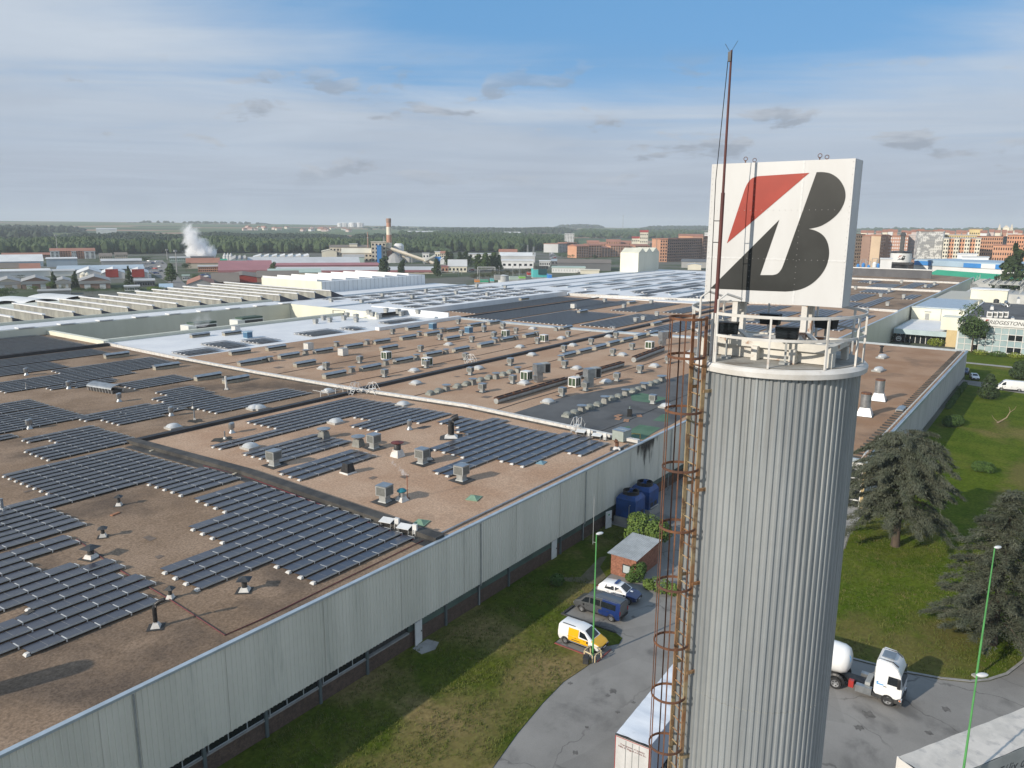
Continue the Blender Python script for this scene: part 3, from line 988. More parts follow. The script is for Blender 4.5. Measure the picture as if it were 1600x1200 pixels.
red = [(853, 231), (483, 255), (440, 270), (408, 305), (388, 345), (258, 739)]
rpts = smoothline(red, {0, 1, 4, 5})
blk = [(905, 226), (955, 226), (1010, 238), (1065, 276), (1102, 335), (1113, 395), (1100, 455), (1066, 515), (1015, 565), (950, 607), (900, 625), (848, 635),
       (900, 649), (950, 680), (982, 730), (995, 800), (986, 870), (960, 932), (920, 986), (868, 1032), (808, 1064), (745, 1081), (680, 1087), (500, 1081), (138, 1065),
       (635, 570), (498, 968), (588, 968), (622, 958), (648, 930), (664, 896)]
bpts = smoothline(blk, {0, 11, 22, 23, 24, 25, 26, 27, 30})


def plate(pts):
    f = [face(p.x, p.y) for p in map(Vector, [(q[0], q[1]) for q in pts])]
    b = bmesh.new()
    vs = [b.verts.new(p) for p in f]
    fc = b.faces.new(vs)
    b.normal_update()
    bmesh.ops.triangulate(b, faces=[fc])
    me = MB()
    b.verts.index_update()
    me.add([v.co[:] for v in b.verts], [tuple(v.index for v in q.verts) for q in b.faces])
    b.free()
    return me


sgn(plate(rpts), 'red_emblem', EMBR)
sgn(plate(bpts), 'black_emblem', EMBK)
mb = MB()                                     # the seams as slim grooves: rivet lines along each sheet edge
for u in (.012, .333, .667, .988):
    for i in range(24):
        p = warp(u, .02 + i * .0417)
        mb.box(SX - .013, SX - .001, p.y - .004, p.y + .004, p.z - .004, p.z + .004)
for v in (.335, .68):
    for i in range(24):
        p = warp(.02 + i * .0417, v)
        mb.box(SX - .013, SX - .001, p.y - .004, p.y + .004, p.z - .004, p.z + .004)
for i in range(20):
    z = SZ0 + .05 + (SZ1 - SZ0 - .1) * i / 19
    mb.box(SX + .05, SX + .062, SY0 - .008, SY0 + .002, z - .008, z + .008).box(SX + SD - .06, SX + SD - .048, SY0 - .008, SY0 + .002, z - .008, z + .008)
sgn(mb, 'rivet', mat('rivet_grey', (.47, .47, .46), None, .5))
mb = MB()
for u in (.333, .667):
    a = warp(u, 0)
    mb.box(SX - .0045, SX - .0015, a.y - .018, a.y + .018, SZ0 + .01, SZ1 - .01)
a = warp(0, .68)
mb.box(SX - .0052, SX - .0048, SY0 + .01, SY1 - .01, a.z - .016, a.z + .016)
sgn(mb, 'panel_seam', mat('seam_cover', (.62, .625, .62), None, .35))
eb = MB()
for i in range(12):
    a, b = 2 * pi * i / 12, 2 * pi * (i + 1) / 12
    eb.rod((0, .038 * cos(a), .085 + .038 * sin(a)), (0, .038 * cos(b), .085 + .038 * sin(b)), .009)
eb.tube([(0, 0, -.01), (0, 0, .06)], .012, 6)
em = eb.mesh('eye_bolt', RUST)
for k, x, dxx in (('S5', 393, .1), ('S5', 458, .5), ('S5', 927, .12), ('S5', 978, .5)):
    p = onx(k, x, 130, SX + dxx)
    child('eye_bolt', em, sign, Vector((SX + dxx, p.y, SZ1)) - sc)
lg = MB().box(-.07, .07, -.055, .055, 0, SZ0 - ZT).mesh('leg', WHITER)
for k, x in (('S6', 552), ('S6', 1052)):
    y = onx(k, x, 130, SX + .1).y
    for dxx in (.10, SD - .08):
        child('leg', lg, sign, Vector((SX + dxx, y, ZT)) - sc)
        br = MB().rod((0, .04, SZ0 - ZT - .55), (-.02, .42, .32), .075).rod((0, -.04, SZ0 - ZT - .55), (-.02, -.42, .32), .075) if dxx < .2 else MB().rod((0, .04, SZ0 - ZT - .45), (0, .40, .35), .07)
        br.build('brace', WHITER, sign, Vector((SX + dxx, y, ZT)) - sc)
fr = MB()
fr.box(SX - .38, SX + 1.0, SY0 - .0, SY0 + .12, ZT + .30, ZT + .42).box(SX - .38, SX + 1.0, SY1 - .22, SY1 - .1, ZT + .30, ZT + .42)
fr.box(SX - .30, SX - .18, SY0 + .12, SY1 - .22, ZT + .27, ZT + .43).box(SX + .80, SX + .92, SY0 + .12, SY1 - .22, ZT + .27, ZT + .43)
fr.box(SX - .18, SX + .8, SY0 + .13, SY1 - .23, ZT + .385, ZT + .40)
for yy in (SY0 + .05, SY0 + .75, SY0 + 1.5, SY1 - .2):
    fr.box(SX - .42, SX - .16, yy - .06, yy + .06, ZT, ZT + .30).box(SX + .78, SX + .95, yy - .06, yy + .06, ZT, ZT + .27)
fr.box(SX - .2, SX - .185, SY0 + .1, SY1 - .2, ZT + .03, ZT + .27)
sgn(fr, 'base_frame', mat('frame_cream_rust', (.62, .60, .54), (.52, .50, .45), .7, scale=2, c3=(.28, .13, .06), scale3=2.6, lo3=.58, hi3=.70))

g = NG(SILOM.node_tree)
pb = SILOM.node_tree.nodes['Principled BSDF']
old = pb.inputs['Base Color'].links[0].from_socket
pos = g.node('ShaderNodeNewGeometry').outputs['Position']
px_, py_, pz_ = g.xyz(pos)
run = g.noise(g.cxyz(g.m('MULTIPLY', px_, 7.), g.m('MULTIPLY', py_, 7.), g.m('MULTIPLY', pz_, .22)), 1.0, 4, .6)
reach = g.step(pz_, ZR - 4.0, ZR + .5)
g.put(pb.inputs['Base Color'], g.mix(g.m('MULTIPLY', g.step(g.m('MULTIPLY_ADD', reach, .22, run),     .58, .82), .22), old, (.17, .145, .12)))
# floodlights on the deck
fl = thing('floodlight', '', 'floodlight', (0, 0, ZT), 0, 'floodlights on the tower deck')
MB().frus(0, 0, .50, .74, .10, .20, .13, .22).build('housing', BLACK, fl)
MB().box(-.135, -.13, -.19, .19, .53, .71).build('lens', GLASSD, fl)
MB().box(-.02, .02, -.02, .02, .04, .52).box(-.14, .14, -.10, .10, 0, .04).build('stand', GREYMET, fl)
fpos = [((905, 500), TD - 1.1, 'black floodlight on deck in front of the middle of the sign', 0.2), ((480, 470), TD - .75, 'black floodlight on deck next to the mast foot', .3),
        ((790, 345), TD + 1.2, 'black floodlight behind the sign legs near the middle', pi), ((1190, 375), TD + .95, 'black floodlight behind the right sign leg', pi - .3)]
for i, (p, dd, lb, r) in enumerate(fpos):
    q = hat('S6', *p, dd)
    o = fl if i == 0 else dup(fl, (0, 0, 0))
    o.location = (q.x, q.y, ZT + .015)
    o.rotation_euler = (0, 0, r)
    o['label'] = lb

# mast
ma = FACE - radians(44)
mx, my = TX + 1.66 * cos(ma), TY + 1.66 * sin(ma)
mt = hat('F', 1142, 78, hypot(mx, my)).z
mast = thing('antenna_mast', 'thin dark red mast rising in front of the sign with small antenna head', 'mast', (mx, my, ZT))
hm = mt - ZT
MB().tube([(0, 0, 0), (0, 0, hm * .56), (0, 0, hm * .561), (0.02, .01, hm)], [.040, .038, .027, .020], 10).build('pole', OXRED, mast, smooth=True)
MB().tube([(0, .10, .1), (-.03, .13, hm * .3), (-.03, .15, hm * .6), (0, .06, hm * .97)], .008, 4).build('cable', BLACK, mast)
MB().box(-.02, .04, .0, .06, hm - .20, hm - .03).rod((0, .04, hm - .02), (0, .13, hm + .12), .006).rod((0, 0, hm - .02), (0, -.11, hm + .15), .006).build('antenna_head', DARKMET, mast)
mb = MB()
for f in (.20, .40, .47):
    mb.rod((0, 0, hm * f), (-.03, .14, hm * f), .012)
mb.build('cable_bracket', DARKMET, mast)

# caged ladder
lad = thing('caged_ladder', 'rusty caged ladder climbing the left side of the silo tower', 'ladder', (TX, TY, 0), LADA)
L0 = TR + .17
hz = [hat('F', 1065, y, 15.6).z for y in (497, 557, 642, 732, 825, 917, 1007, 1090, 1170)]
hz += [hz[-1] - 1.12 * i for i in range(1, 14)]
for s in (-1, 1):
    MB().box(L0 - .05, L0 + .04, s * .22 - .016, s * .22 + .016, 1, ZT + .12).build('stringer', RUSTY, lad)
    MB().box(L0 - .03, L0 + .03, s * .225 - .016, s * .225 + .016, ZT + .12, hz[0] + .04).build('stringer_top', RUST, lad)
    MB().tube([(L0 - .2, s * .30, ZT + .0), (L0 - .2, s * .30, ZT + 1.25), (L0 - .38, s * .30, ZT + 1.36), (L0 - .75, s * .30, ZT + 1.25)], .024, 8).build('grab_rail', WHITER, lad)
rg = MB().rod((0, -.21, 0), (0, .21, 0), .024).mesh('rung', RUSTY)
nr = int((ZT - 10) / .3)
for i in range(nr):
    child('rung', rg, lad, (L0, 0, ZT - .1 - i * .3))
hp = MB()
ringtube(hp, .37, 0, .024, 26, -2.35, 2.35)
hme = hp.mesh('cage_hoop', RUST)
for z in hz:
    child('cage_hoop', hme, lad, (L0 + .28, 0, z))
for d in (-100, -50, 0, 50, 100):
    a = radians(d)
    MB().box(-.006, .006, -.014, .014, hz[-1], hz[0]).build('cage_bar', RUST, lad, (L0 + .28 + .37 * cos(a), .37 * sin(a), 0), a)
cl = MB().box(TR - .05, L0, -.025, .025, -.03, .03).mesh('wall_clip', RUSTY)
for i in range(10):
    for s in (-1, 1):
        child('wall_clip', cl, lad, (0, s * .24, ZT - .6 - i * 2.1))

# ------------------------------------------------------------------ lamp posts
LGREEN = mat('green_lamp_paint', (.10, .34, .10), (.08, .27, .085), .45, scale=1)
def lamp(label, p, h, hd, extra=False, m=LGREEN):
    t = thing('lamp_post', label, 'lamp post', p, hd, 'green lamp posts around the yard')
    MB().tube([(0, 0, 0), (0, 0, h)], [.085, .045], 10).build('pole', m, t, smooth=True)
    MB().box(-.25, .25, -.25, .25, 0, .22).build('foot', CONC, t)
    MB().lathe([(.02, -.10), (.14, -.05), (.17, .02), (.13, .08), (.02, .10)], 14, (.32, 0, h), 2.1, 1).build('lamp_head', WHITEP, t, smooth=True)
    return t


lp = at('F', 926, 1029)
l1 = lamp('green lamp post beside the yellow and white van, with grey whip aerial', lp, 10.6, HEAD - 1.0)
MB().tube([(-.1, .28, 9.7), (-.1, .28, 13.6)], .022, 5).rod((0, 0, 9.9), (-.1, .28, 9.9), .03).build('whip_aerial', GREYMET, l1)
lamp('green lamp post at the lawn kerb by the right-hand cedar', at('T8', 1238, 478), 10.7, HEAD - 1.2)
q = at('T8', 1245, 452, 10.7)
lamp('nearest green lamp post standing by the curtain-sided trailer at the right', (q.x, q.y, 0), 10.6, HEAD - 1.4)
hb = thing('hoop_barrier', 'cream tubular guard hoops around the foot of the lamp post by the yellow van', 'barrier', (lp.x, lp.y, .07))
for i in range(4):
    a = HEAD + pi / 4 + i * pi / 2
    u, w = Vector((cos(a), sin(a), 0)), Vector((-sin(a), cos(a), 0))
    MB().tube([u * .55 - w * .4, u * .55 - w * .4 + Vector((0, 0, .55)), u * .55 - w * .3 + Vector((0, 0, .65)), u * .55 + w * .3 + Vector((0, 0, .65)), u * .55 + w * .4 + Vector((0, 0, .55)), u * .55 + w * .4], .05, 8).build('hoop', mat('cream_tube', (.62, .50, .30), None, .5), hb, smooth=True)
eb_ = thing('junction_box', 'small dark junction box on the grass next to the guard hoops', 'box', (lp.x - .9, lp.y + .1, .07), .4)
MB().frus(0, 0, 0, .5, .3, .22, .27, .2).build('case', DARKMET, eb_)
MB().frus(0, 0, .5, .56, .32, .24, .25, .18).build('lid', BLACK, eb_)


# ------------------------------------------------------------------ vehicles
def wheel(root, x, y, r, w=.2):
    s = 1 if y > 0 else -1
    mb = MB()
    prof = [(r * .62, -w / 2), (r * .95, -w / 2), (r, -w * .35), (r, w * .35), (r * .95, w / 2), (r * .62, w / 2)]
    nn = 18
    for rr_, z in prof:
        mb.v += [(rr_ * cos(2 * pi * k / nn), z, rr_ * sin(2 * pi * k / nn)) for k in range(nn)]
    for i in range(len(prof) - 1):
        mb.f += [(i * nn + k, (i + 1) * nn + k, (i + 1) * nn + (k + 1) % nn, i * nn + (k + 1) % nn) for k in range(nn)]
    mb.mi = [0] * len(mb.f)
    o = mb.build('wheel', TYRE, root, (x, y, r), smooth=True)
    rm = MB()
    for k in range(nn):
        a, b = 2 * pi * k / nn, 2 * pi * (k + 1) / nn
        rm.poly([(0, s * w * .30, 0), (r * .64 * cos(a), s * w * .44, r * .64 * sin(a)), (r * .64 * cos(b), s * w * .44, r * .64 * sin(b))])
    for k in range(5):
        a = 2 * pi * k / 5
        rm.cur = 1
        rm.poly([(r * .3 * cos(a - .3), s * w * .445, r * .3 * sin(a - .3)), (r * .52 * cos(a - .25), s * w * .455, r * .52 * sin(a - .25)), (r * .52 * cos(a + .25), s * w * .455, r * .52 * sin(a + .25)), (r * .3 * cos(a + .3), s * w * .445, r * .3 * sin(a + .3))])
    rm.build('rim', [RIM, DARKMET], o)
    return o


def loft(st, colour=None):
    """st: (x, zbottom, zbelt, ztop, half width low, belt, top); colour(x) -> material slot for a bay"""
    mb = MB()
    for x, zb, zl, zt, wb, wl, wt in st:
        zm = zb + (zl - zb) * .45
        mb.v += [(x, -wb, zb), (x, -wl, zm), (x, -wl * .985, zl), (x, -wt, zt - .05 * (zt > zl + .1)), (x, -wt * .82, zt), (x, wt * .82, zt), (x, wt, zt - .05 * (zt > zl + .1)), (x, wl * .985, zl), (x, wl, zm), (x, wb, zb)]
    for i in range(len(st) - 1):
        for k in range(10):
            mb.f.append((i * 10 + k, (i + 1) * 10 + k, (i + 1) * 10 + (k + 1) % 10, i * 10 + (k + 1) % 10))
            mb.mi.append(colour((st[i][0] + st[i + 1][0]) / 2, k) if colour else 0)
    e = (len(st) - 1) * 10
    mb.f += [tuple(range(9, -1, -1)), tuple(range(e, e + 10))]
    mb.mi += [colour(st[0][0], 4) if colour else 0, colour(st[-1][0], 4) if colour else 0]
    return mb


def stat(st, x):
    for a, b in zip(st, st[1:]):
        if a[0] <= x <= b[0]:
            t = (x - a[0]) / (b[0] - a[0] + 1e-9)
            return [p + (q - p) * t for p, q in zip(a, b)]


def sidewin(st, xs, lo_=.12, hi_=.86, off=.012):
    """glass pane on each flank between two places, and how high it reaches between belt and roof"""
    out = []
    for s in (-1, 1):
        mb = MB()
        pts = []
        (xa, xb, xc, xd) = xs               # bottom front, bottom rear, top rear, top front
        for x, t in ((xa, lo_), (xb, lo_), (xc, hi_), (xd, hi_)):
            _, zb, zl, zt, wb, wl, wt = stat(st, x)
            pts.append((x, s * (wl * .985 + (wt - wl * .985) * t + off), zl + (zt - .05 - zl) * t))
        mb.poly(pts if s > 0 else pts[::-1])
        out.append(mb)
    return out


def screen(st, i, j, a=.10, b=.92, lift=.014, k=.94):
    """windscreen or rear glass between two stations"""
    p, q = st[i], st[j]
    def pt(t, s):
        r = [u + (v - u) * t for u, v in zip(p, q)]
        return Vector((r[0], s * r[6] * .82 * k, r[3]))
    pts = [pt(a, -1), pt(a, 1), pt(b, 1), pt(b, -1)]
    nrm = (pts[1] - pts[0]).cross(pts[2] - pts[1]).normalized()
    if nrm.z < 0:
        nrm = -nrm
    return MB().poly([v + nrm * lift for v in pts])


def car_common(t, st, wx, wr, track, paint, wins, screens, lamps=True, colour=None):
    loft(st, colour).build('body', paint, t, smooth=True)
    for x in wx:
        for s in (-1, 1):
            wheel(t, x, s * track, wr)
            MB().tube([(x + wr * 1.13 * cos(pi * q / 8), s * (track + .104), wr + wr * 1.13 * sin(pi * q / 8)) for q in range(9)], .035, 5).build('wheel_arch', BLACK, t)
    for x in (fx_ for fx_ in (wx[1] - .52, (wx[0] + wx[1]) / 2 - .1, wx[0] + .48)):      # door gaps and handles
        q = stat(st, x)
        for s in (-1, 1):
            MB().add([(x - .009, s * (q[5] + .004), q[1] + (q[2] - q[1]) * .45), (x + .009, s * (q[5] + .004), q[1] + (q[2] - q[1]) * .45), (x + .009, s * (q[5] * .985 + .004), q[2]), (x - .009, s * (q[5] * .985 + .004), q[2])], [(0, 1, 2, 3)[::s]]).build('door_gap', BLACK, t)
            MB().box(x - .22, x - .06, s * (q[5] + .008) - .012, s * (q[5] + .008) + .012, q[2] - .16, q[2] - .12).build('door_handle', BLACK, t)
    q = stat(st, (wx[0] + wx[1]) / 2)
    for s in (-1, 1):
        MB().box(wx[0] + wr * 1.2, wx[1] - wr * 1.2, s * q[5] - .015, s * q[5] + .012, q[1] + .02, q[1] + .14).build('sill', BLACK, t)
    MB().box(st[-1][0] - .02, st[-1][0] + .03, -.35, .35, st[-1][2] - .16, st[-1][2] - .06).build('grille', BLACK, t)
    MB().box(st[-1][0] + .045, st[-1][0] + .056, -.2, .2, st[-1][1] + .10, st[-1][1] + .20).build('number_plate', HEADL, t)
    for w in wins:
        for mb in sidewin(st, *w):
            mb.build('side_window', GLASSD, t)
    for nm, mb in screens:
        mb.build(nm, GLASSD, t)
    fx, rx = st[-1], st[0]
    for s in (-1, 1):
        MB().box(fx[0] - .10, fx[0] + .02, s * fx[5] * .75 - .16, s * fx[5] * .75 + .16, fx[2] - .17, fx[2] - .03).build('headlight', HEADL, t)
        MB().box(rx[0] - .015, rx[0] + .06, s * rx[5] * .86 - .07, s * rx[5] * .86 + .07, rx[2] - .25, rx[2] + .12).build('tail_light', REDL, t)
        MB().box(stat(st, fx[0] - 1.15)[0] - .05, stat(st, fx[0] - 1.15)[0] + .08, s * (fx[5] + .10) - .08, s * (fx[5] + .10) + .08, fx[2] + .04, fx[2] + .22).build('mirror', BLACK, t)
    MB().box(fx[0] - .04, fx[0] + .05, -fx[5] * .9, fx[5] * .9, fx[1] + .04, fx[1] + .26).build('front_bumper', BLACK, t)
    MB().box(rx[0] - .05, rx[0] + .04, -rx[5] * .9, rx[5] * .9, rx[1] + .04, rx[1] + .24).build('rear_bumper', BLACK, t)


CARW = mat('white_car_paint', (.80, .80, .79), (.76, .76, .75), .25, coat=.5, scale=1)
CARY = mat('yellow_car_paint', (.78, .42, .012), None, .25, coat=.5)
CARG = mat('grey_car_paint', (.115, .12, .125), (.095, .10, .105), .3, .3, coat=.5, scale=1)
CARN = mat('navy_car_paint', (.012, .025, .085), (.016, .03, .10), .25, coat=.6, scale=1)
CARB = mat('blue_car_paint', (.012, .032, .135), None, .28, coat=.5)
CARR = mat('red_car_paint', (.35, .03, .025), None, .3, coat=.5)
CARS = mat('silver_car_paint', (.45, .46, .47), None, .3, .4, coat=.4)

# small delivery van: white with yellow flank and bonnet
stv = [(-1.95, .34, .95, 1.55, .66, .78, .64), (-1.85, .28, .95, 1.66, .72, .81, .68), (-.4, .26, .95, 1.70, .74, .82, .68), (.45, .26, .94, 1.62, .74, .82, .66), (1.22, .27, .94, 1.02, .73, .80, .76), (1.75, .30, .82, .86, .70, .78, .72), (2.0, .34, .66, .68, .60, .68, .60)]
van = thing('delivery_van', 'small white delivery van with yellow flank and bonnet parked beside the lamp post', 'van', (50.55, 29.1, .03), -pi / 2)
car_common(van, stv, (-1.25, 1.25), .30, .72, [CARW, CARY], [((.95, .1, .1, .55), .14, .84)],
           [('windscreen', screen(stv, 4, 3, .06, .95)), ('rear_window', screen(stv, 0, 1, .3, .9))], colour=lambda x, k: 1 if (x > 1.3 and 2 <= k <= 6) else 0)
for s in (-1, 1):
    mb = MB()
    mb.poly([(-.95, s * .835, .50), (.95, s * .835, .50), (.95, s * .828, .93), (-.95, s * .828, .93)][::s])
    mb.poly([(-.95, s * .826, .94), (.02, s * .829, .94), (.02, s * .705, 1.56), (-.95, s * .703, 1.54)][::s])
    mb.build('yellow_panel', CARY, van)
    MB().box(-.9, .9, s * .842 - .004, s * .842 + .004, .46, .50).box(-.6, .2, s * .842 - .004, s * .842 + .004, .60, .66).build('side_lettering', BLACK, van)
    MB().box(-1.6, -.4, s * .58 - .02, s * .58 + .02, 1.69, 1.73).build('roof_bar', BLACK, van)

stb = [(-2.3, .34, 1.02, 1.70, .72, .84, .70), (-2.2, .28, 1.02, 1.80, .78, .87, .74), (-.55, .265, 1.02, 1.82, .795, .878, .748), (0, .26, 1.02, 1.83, .80, .88, .75), (1.05, .26, 1.02, 1.77, .80, .88, .72), (1.75, .27, 1.01, 1.10, .78, .86, .80), (2.2, .30, .92, .96, .74, .84, .76), (2.4, .36, .72, .74, .64, .74, .64)]
bv = thing('passenger_van', 'dark grey minibus van with blue rear flank in the parking bay', 'van', (56.0, 30.5, .03), pi / 2)
car_common(bv, stb, (-1.5, 1.5), .32, .76, [CARG, CARB], [((1.55, .75, .75, 1.15), .14, .82), ((.65, -.35, -.35, .65), .14, .82), ((-.45, -1.9, -1.9, -.45), .14, .82)],
           [('windscreen', screen(stb, 5, 4, .06, .95)), ('rear_window', screen(stb, 0, 1, .2, .9))], colour=lambda x, k: 1 if (x < -1.0 and k not in (4,)) else 0)
for s in (-1, 1):
    mb = MB()
    for cx, rr_ in ((-.45, .23), (-1.1, .17)):
        mb.poly([(cx + rr_ * cos(2 * pi * k / 16), s * .894, .66 + rr_ * sin(2 * pi * k / 16)) for k in range(16)][::-s])
    mb.build('blue_disc', CARB, bv)
    MB().box(-2.0, .9, s * .70 - .01, s * .70 + .01, 1.795, 1.815).build('roof_rail', GALV, bv)

sts = [(-1.9, .38, .92, 1.10, .66, .78, .60), (-1.55, .30, .95, 1.42, .72, .82, .60), (-.6, .28, .95, 1.50, .74, .83, .62), (.25, .28, .94, 1.44, .74, .83, .60), (.95, .28, .93, 1.0, .74, .82, .74), (1.6, .30, .84, .88, .70, .80, .70), (1.95, .38, .66, .68, .60, .68, .60)]
suv = thing('patrol_car', 'white and navy crossover patrol car with blue roof light bar', 'car', (59.55, 30.5, .03), -pi / 2 + .06)
car_common(suv, sts, (-1.2, 1.22), .33, .73, [CARW, CARN], [((.7, -.15, -.2, .3), .14, .84), ((-.25, -1.2, -1.1, -.3), .14, .84)],
           [('windscreen', screen(sts, 4, 3, .06, .95)), ('rear_window', screen(sts, 0, 1, .2, .9))], colour=lambda x, k: 1 if (x > .9 or k in (0, 8, 9)) else 0)
MB().box(-.35, -.1, -.45, .45, 1.53, 1.62).build('light_bar', CARB, suv)
MB().poly([(1.2 + .14 * cos(2 * pi * k / 14), .14 * sin(2 * pi * k / 14), 1.005 - .17 * (.14 * cos(2 * pi * k / 14)) + .0) for k in range(14)]).build('bonnet_badge', CARW, suv)

stw = [(-2.5, .36, 1.10, 2.05, .74, .88, .76), (-2.4, .30, 1.10, 2.20, .80, .92, .80), (.9, .28, 1.10, 2.22, .82, .93, .80), (1.35, .28, 1.10, 2.02, .82, .92, .74), (2.0, .30, 1.08, 1.18, .80, .90, .80), (2.45, .34, .90, .94, .74, .84, .74), (2.6, .40, .7, .72, .64, .74, .64)]
wv = thing('panel_van', 'tall plain white panel van on the drive beyond the lawn shrub', 'van', (193.1, 7.9, .04), pi / 2 + .2)
car_common(wv, stw, (-1.6, 1.65), .34, .8, [CARW], [((1.75, .9, .9, 1.45), .16, .80)], [('windscreen', screen(stw, 4, 3, .06, .95))])
stc = [(-2.0, .36, .82, .95, .62, .76, .60), (-1.5, .28, .86, 1.20, .72, .80, .60), (-.8, .26, .86, 1.34, .74, .81, .58), (.2, .26, .86, 1.32, .74, .81, .58), (.95, .27, .85, .92, .73, .80, .72), (1.7, .30, .76, .80, .70, .78, .68), (2.0, .36, .6, .62, .58, .68, .58)]
cars = []


def car(label, loc, rz_, paint, group=None):
    t = thing('parked_car', label, 'car', loc, rz_, group)
    car_common(t, stc, (-1.25, 1.28), .3, .70, [paint], [((.7, -.05, -.05, .3), .14, .84), ((-.12, -1.2, -1.0, -.15), .14, .84)],
               [('windscreen', screen(stc, 4, 3, .06, .95)), ('rear_window', screen(stc, 0, 1, .2, .9))])
    return t


car('silver white saloon car facing the camera on the far drive', (203.0, 15.4, .03), pi + .25, CARW)
car('dark car half hidden behind the corner of the brown roofed annex', (209.5, 17.9, .06), pi, CARN)

# tractor unit and tanker
tk = thing('truck_tractor', 'white articulated truck tractor unit with black chassis coupled to the tanker', 'truck', (57.55, 8.9, .02), -pi / 2)
TW = 1.12
cab = MB()
pr = [(1.0, .72), (2.42, .72), (2.72, .95), (2.72, 1.62), (2.55, 2.55), (2.30, 3.05), (1.85, 3.36), (1.05, 3.42), (.88, 3.25), (.86, .9)]
cab.ext(pr, -TW + .10, TW - .10)
cab.ext([(a * .985 + .02, z * .985 + .02) for a, z in pr], -TW, -TW + .10).ext([(a * .985 + .02, z * .985 + .02) for a, z in pr], TW - .10, TW)
cab.build('cab', CARW, tk, smooth=True)
MB().poly([(2.728, -.95, 1.70), (2.728, .95, 1.70), (2.57, .9, 2.5), (2.57, -.9, 2.5)]).build('windscreen', GLASSD, tk)
for s in (-1, 1):
    MB().poly([(1.72, s * 1.126, 1.72), (2.55, s * 1.126, 1.72), (2.50, s * 1.126, 2.38), (1.76, s * 1.126, 2.38)][::-s]).build('door_window', GLASSD, tk)
    MB().box(2.40, 2.60, s * 1.30 - .10, s * 1.30 + .10, 1.72, 2.40).build('mirror', BLACK, tk)
    MB().box(1.50, 1.70, s * 1.125 - .01, s * 1.125 + .01, 1.45, 1.50).build('door_handle', BLACK, tk)
    MB().box(1.02, 1.5, s * 1.127 - .004, s * 1.127 + .004, 1.52, 1.60).box(1.02, 1.14, s * 1.127 - .004, s * 1.127 + .004, 1.62, 1.74).build('door_lettering', mat('light_blue_paint', (.05, .30, .62), None, .4), tk)
    MB().box(2.45, 2.74, s * .88 - .2, s * .88 + .2, .50, .72).build('headlight', HEADL, tk)
    MB().box(2.58, 2.70, s * 1.10 - .03, s * 1.10 + .03, .66, .76).build('indicator', ORANGE, tk)
    MB().box(-.35, .75, s * .92 - .2, s * .92 + .2, .38, .92).build('fuel_tank', GALV, tk)
    for xx in (1.85, -1.75):
        MB().tube([(xx + .57 * cos(pi * q / 10), s * .97, .5 + .57 * sin(pi * q / 10)) for q in range(11)], .14, 6).build('mudguard', BLACK, tk)
    wheel(tk, 1.85, s * .97, .46, .30)
    wheel(tk, -1.75, s * .95, .46, .42)
MB().box(-2.3, 2.3, -.42, .42, .50, .82).box(-2.4, -2.2, -.9, .9, .45, .8).build('chassis', BLACK, tk)
MB().box(.80, 2.55, -1.11, 1.11, .40, .72).box(2.5, 2.78, -1.12, 1.12, .30, .62).build('lower_skirt', DARKMET, tk)
MB().box(-.85, -.5, -1.05, -.75, .5, 1.05).build('red_box', CARR, tk)
MB().box(1.10, 1.9, -.55, .55, 3.40, 3.47).build('roof_hatch', GALV, tk)
MB().tube([(1.0, -.85, 3.40), (1.9, -.85, 3.40), (2.3, -.8, 3.12)], .035, 6).tube([(1.0, .85, 3.40), (1.9, .85, 3.40), (2.3, .8, 3.12)], .035, 6).build('roof_rail', BLACK, tk)
MB().lathe([(.12, .8), (.12, 1.9)], 10, (.70, .6, 0)).box(.2, .55, -.7, .7, .85, 1.15).build('coupling_gear', GREYMET, tk)
tn = thing('tanker_trailer', 'white rounded tank semi-trailer with blue disc behind the truck tractor', 'trailer', (57.55, 15.2, .02), -pi / 2)
mb = MB()
nn = 28
prof = [(5.35, .05), (5.33, .55), (5.15, .95), (4.8, 1.12), (4.3, 1.16), (-4.6, 1.16), (-5.0, 1.0), (-5.2, .5), (-5.22, .05)]
for x, r in prof:
    mb.v += [(x, r * cos(2 * pi * k / nn), 2.05 + r * .98 * sin(2 * pi * k / nn)) for k in range(nn)]
for i in range(len(prof) - 1):
    mb.f += [(i * nn + k, (i + 1) * nn + k, (i + 1) * nn + (k + 1) % nn, i * nn + (k + 1) % nn) for k in range(nn)]
mb.f += [tuple(range(nn)), tuple(range(len(mb.v) - 1, len(mb.v) - nn - 1, -1))]
mb.mi = [0] * len(mb.f)
mb.build('tank', CARW, tn, smooth=True)
dn = Vector((.74, -.62, .26)).normalized()
du = dn.cross(Vector((0, 0, 1))).normalized()
dv = dn.cross(du)
dc = Vector((5.09, -.62, 2.42)) + dn * .05
MB().poly([dc + du * .36 * cos(2 * pi * k / 20) + dv * .36 * sin(2 * pi * k / 20) for k in range(20)]).build('blue_disc', mat('light_blue_paint', (.05, .30, .62)), tn)
MB().box(-4.8, 4.6, -.5, .5, .85, 1.05).box(2.9, 3.2, -.9, .9, .3, .9).build('chassis', BLACK, tn)
for x in (-4, -2.8, -1.6):
    for s in (-1, 1):
        wheel(tn, x, s * .95, .46, .35)

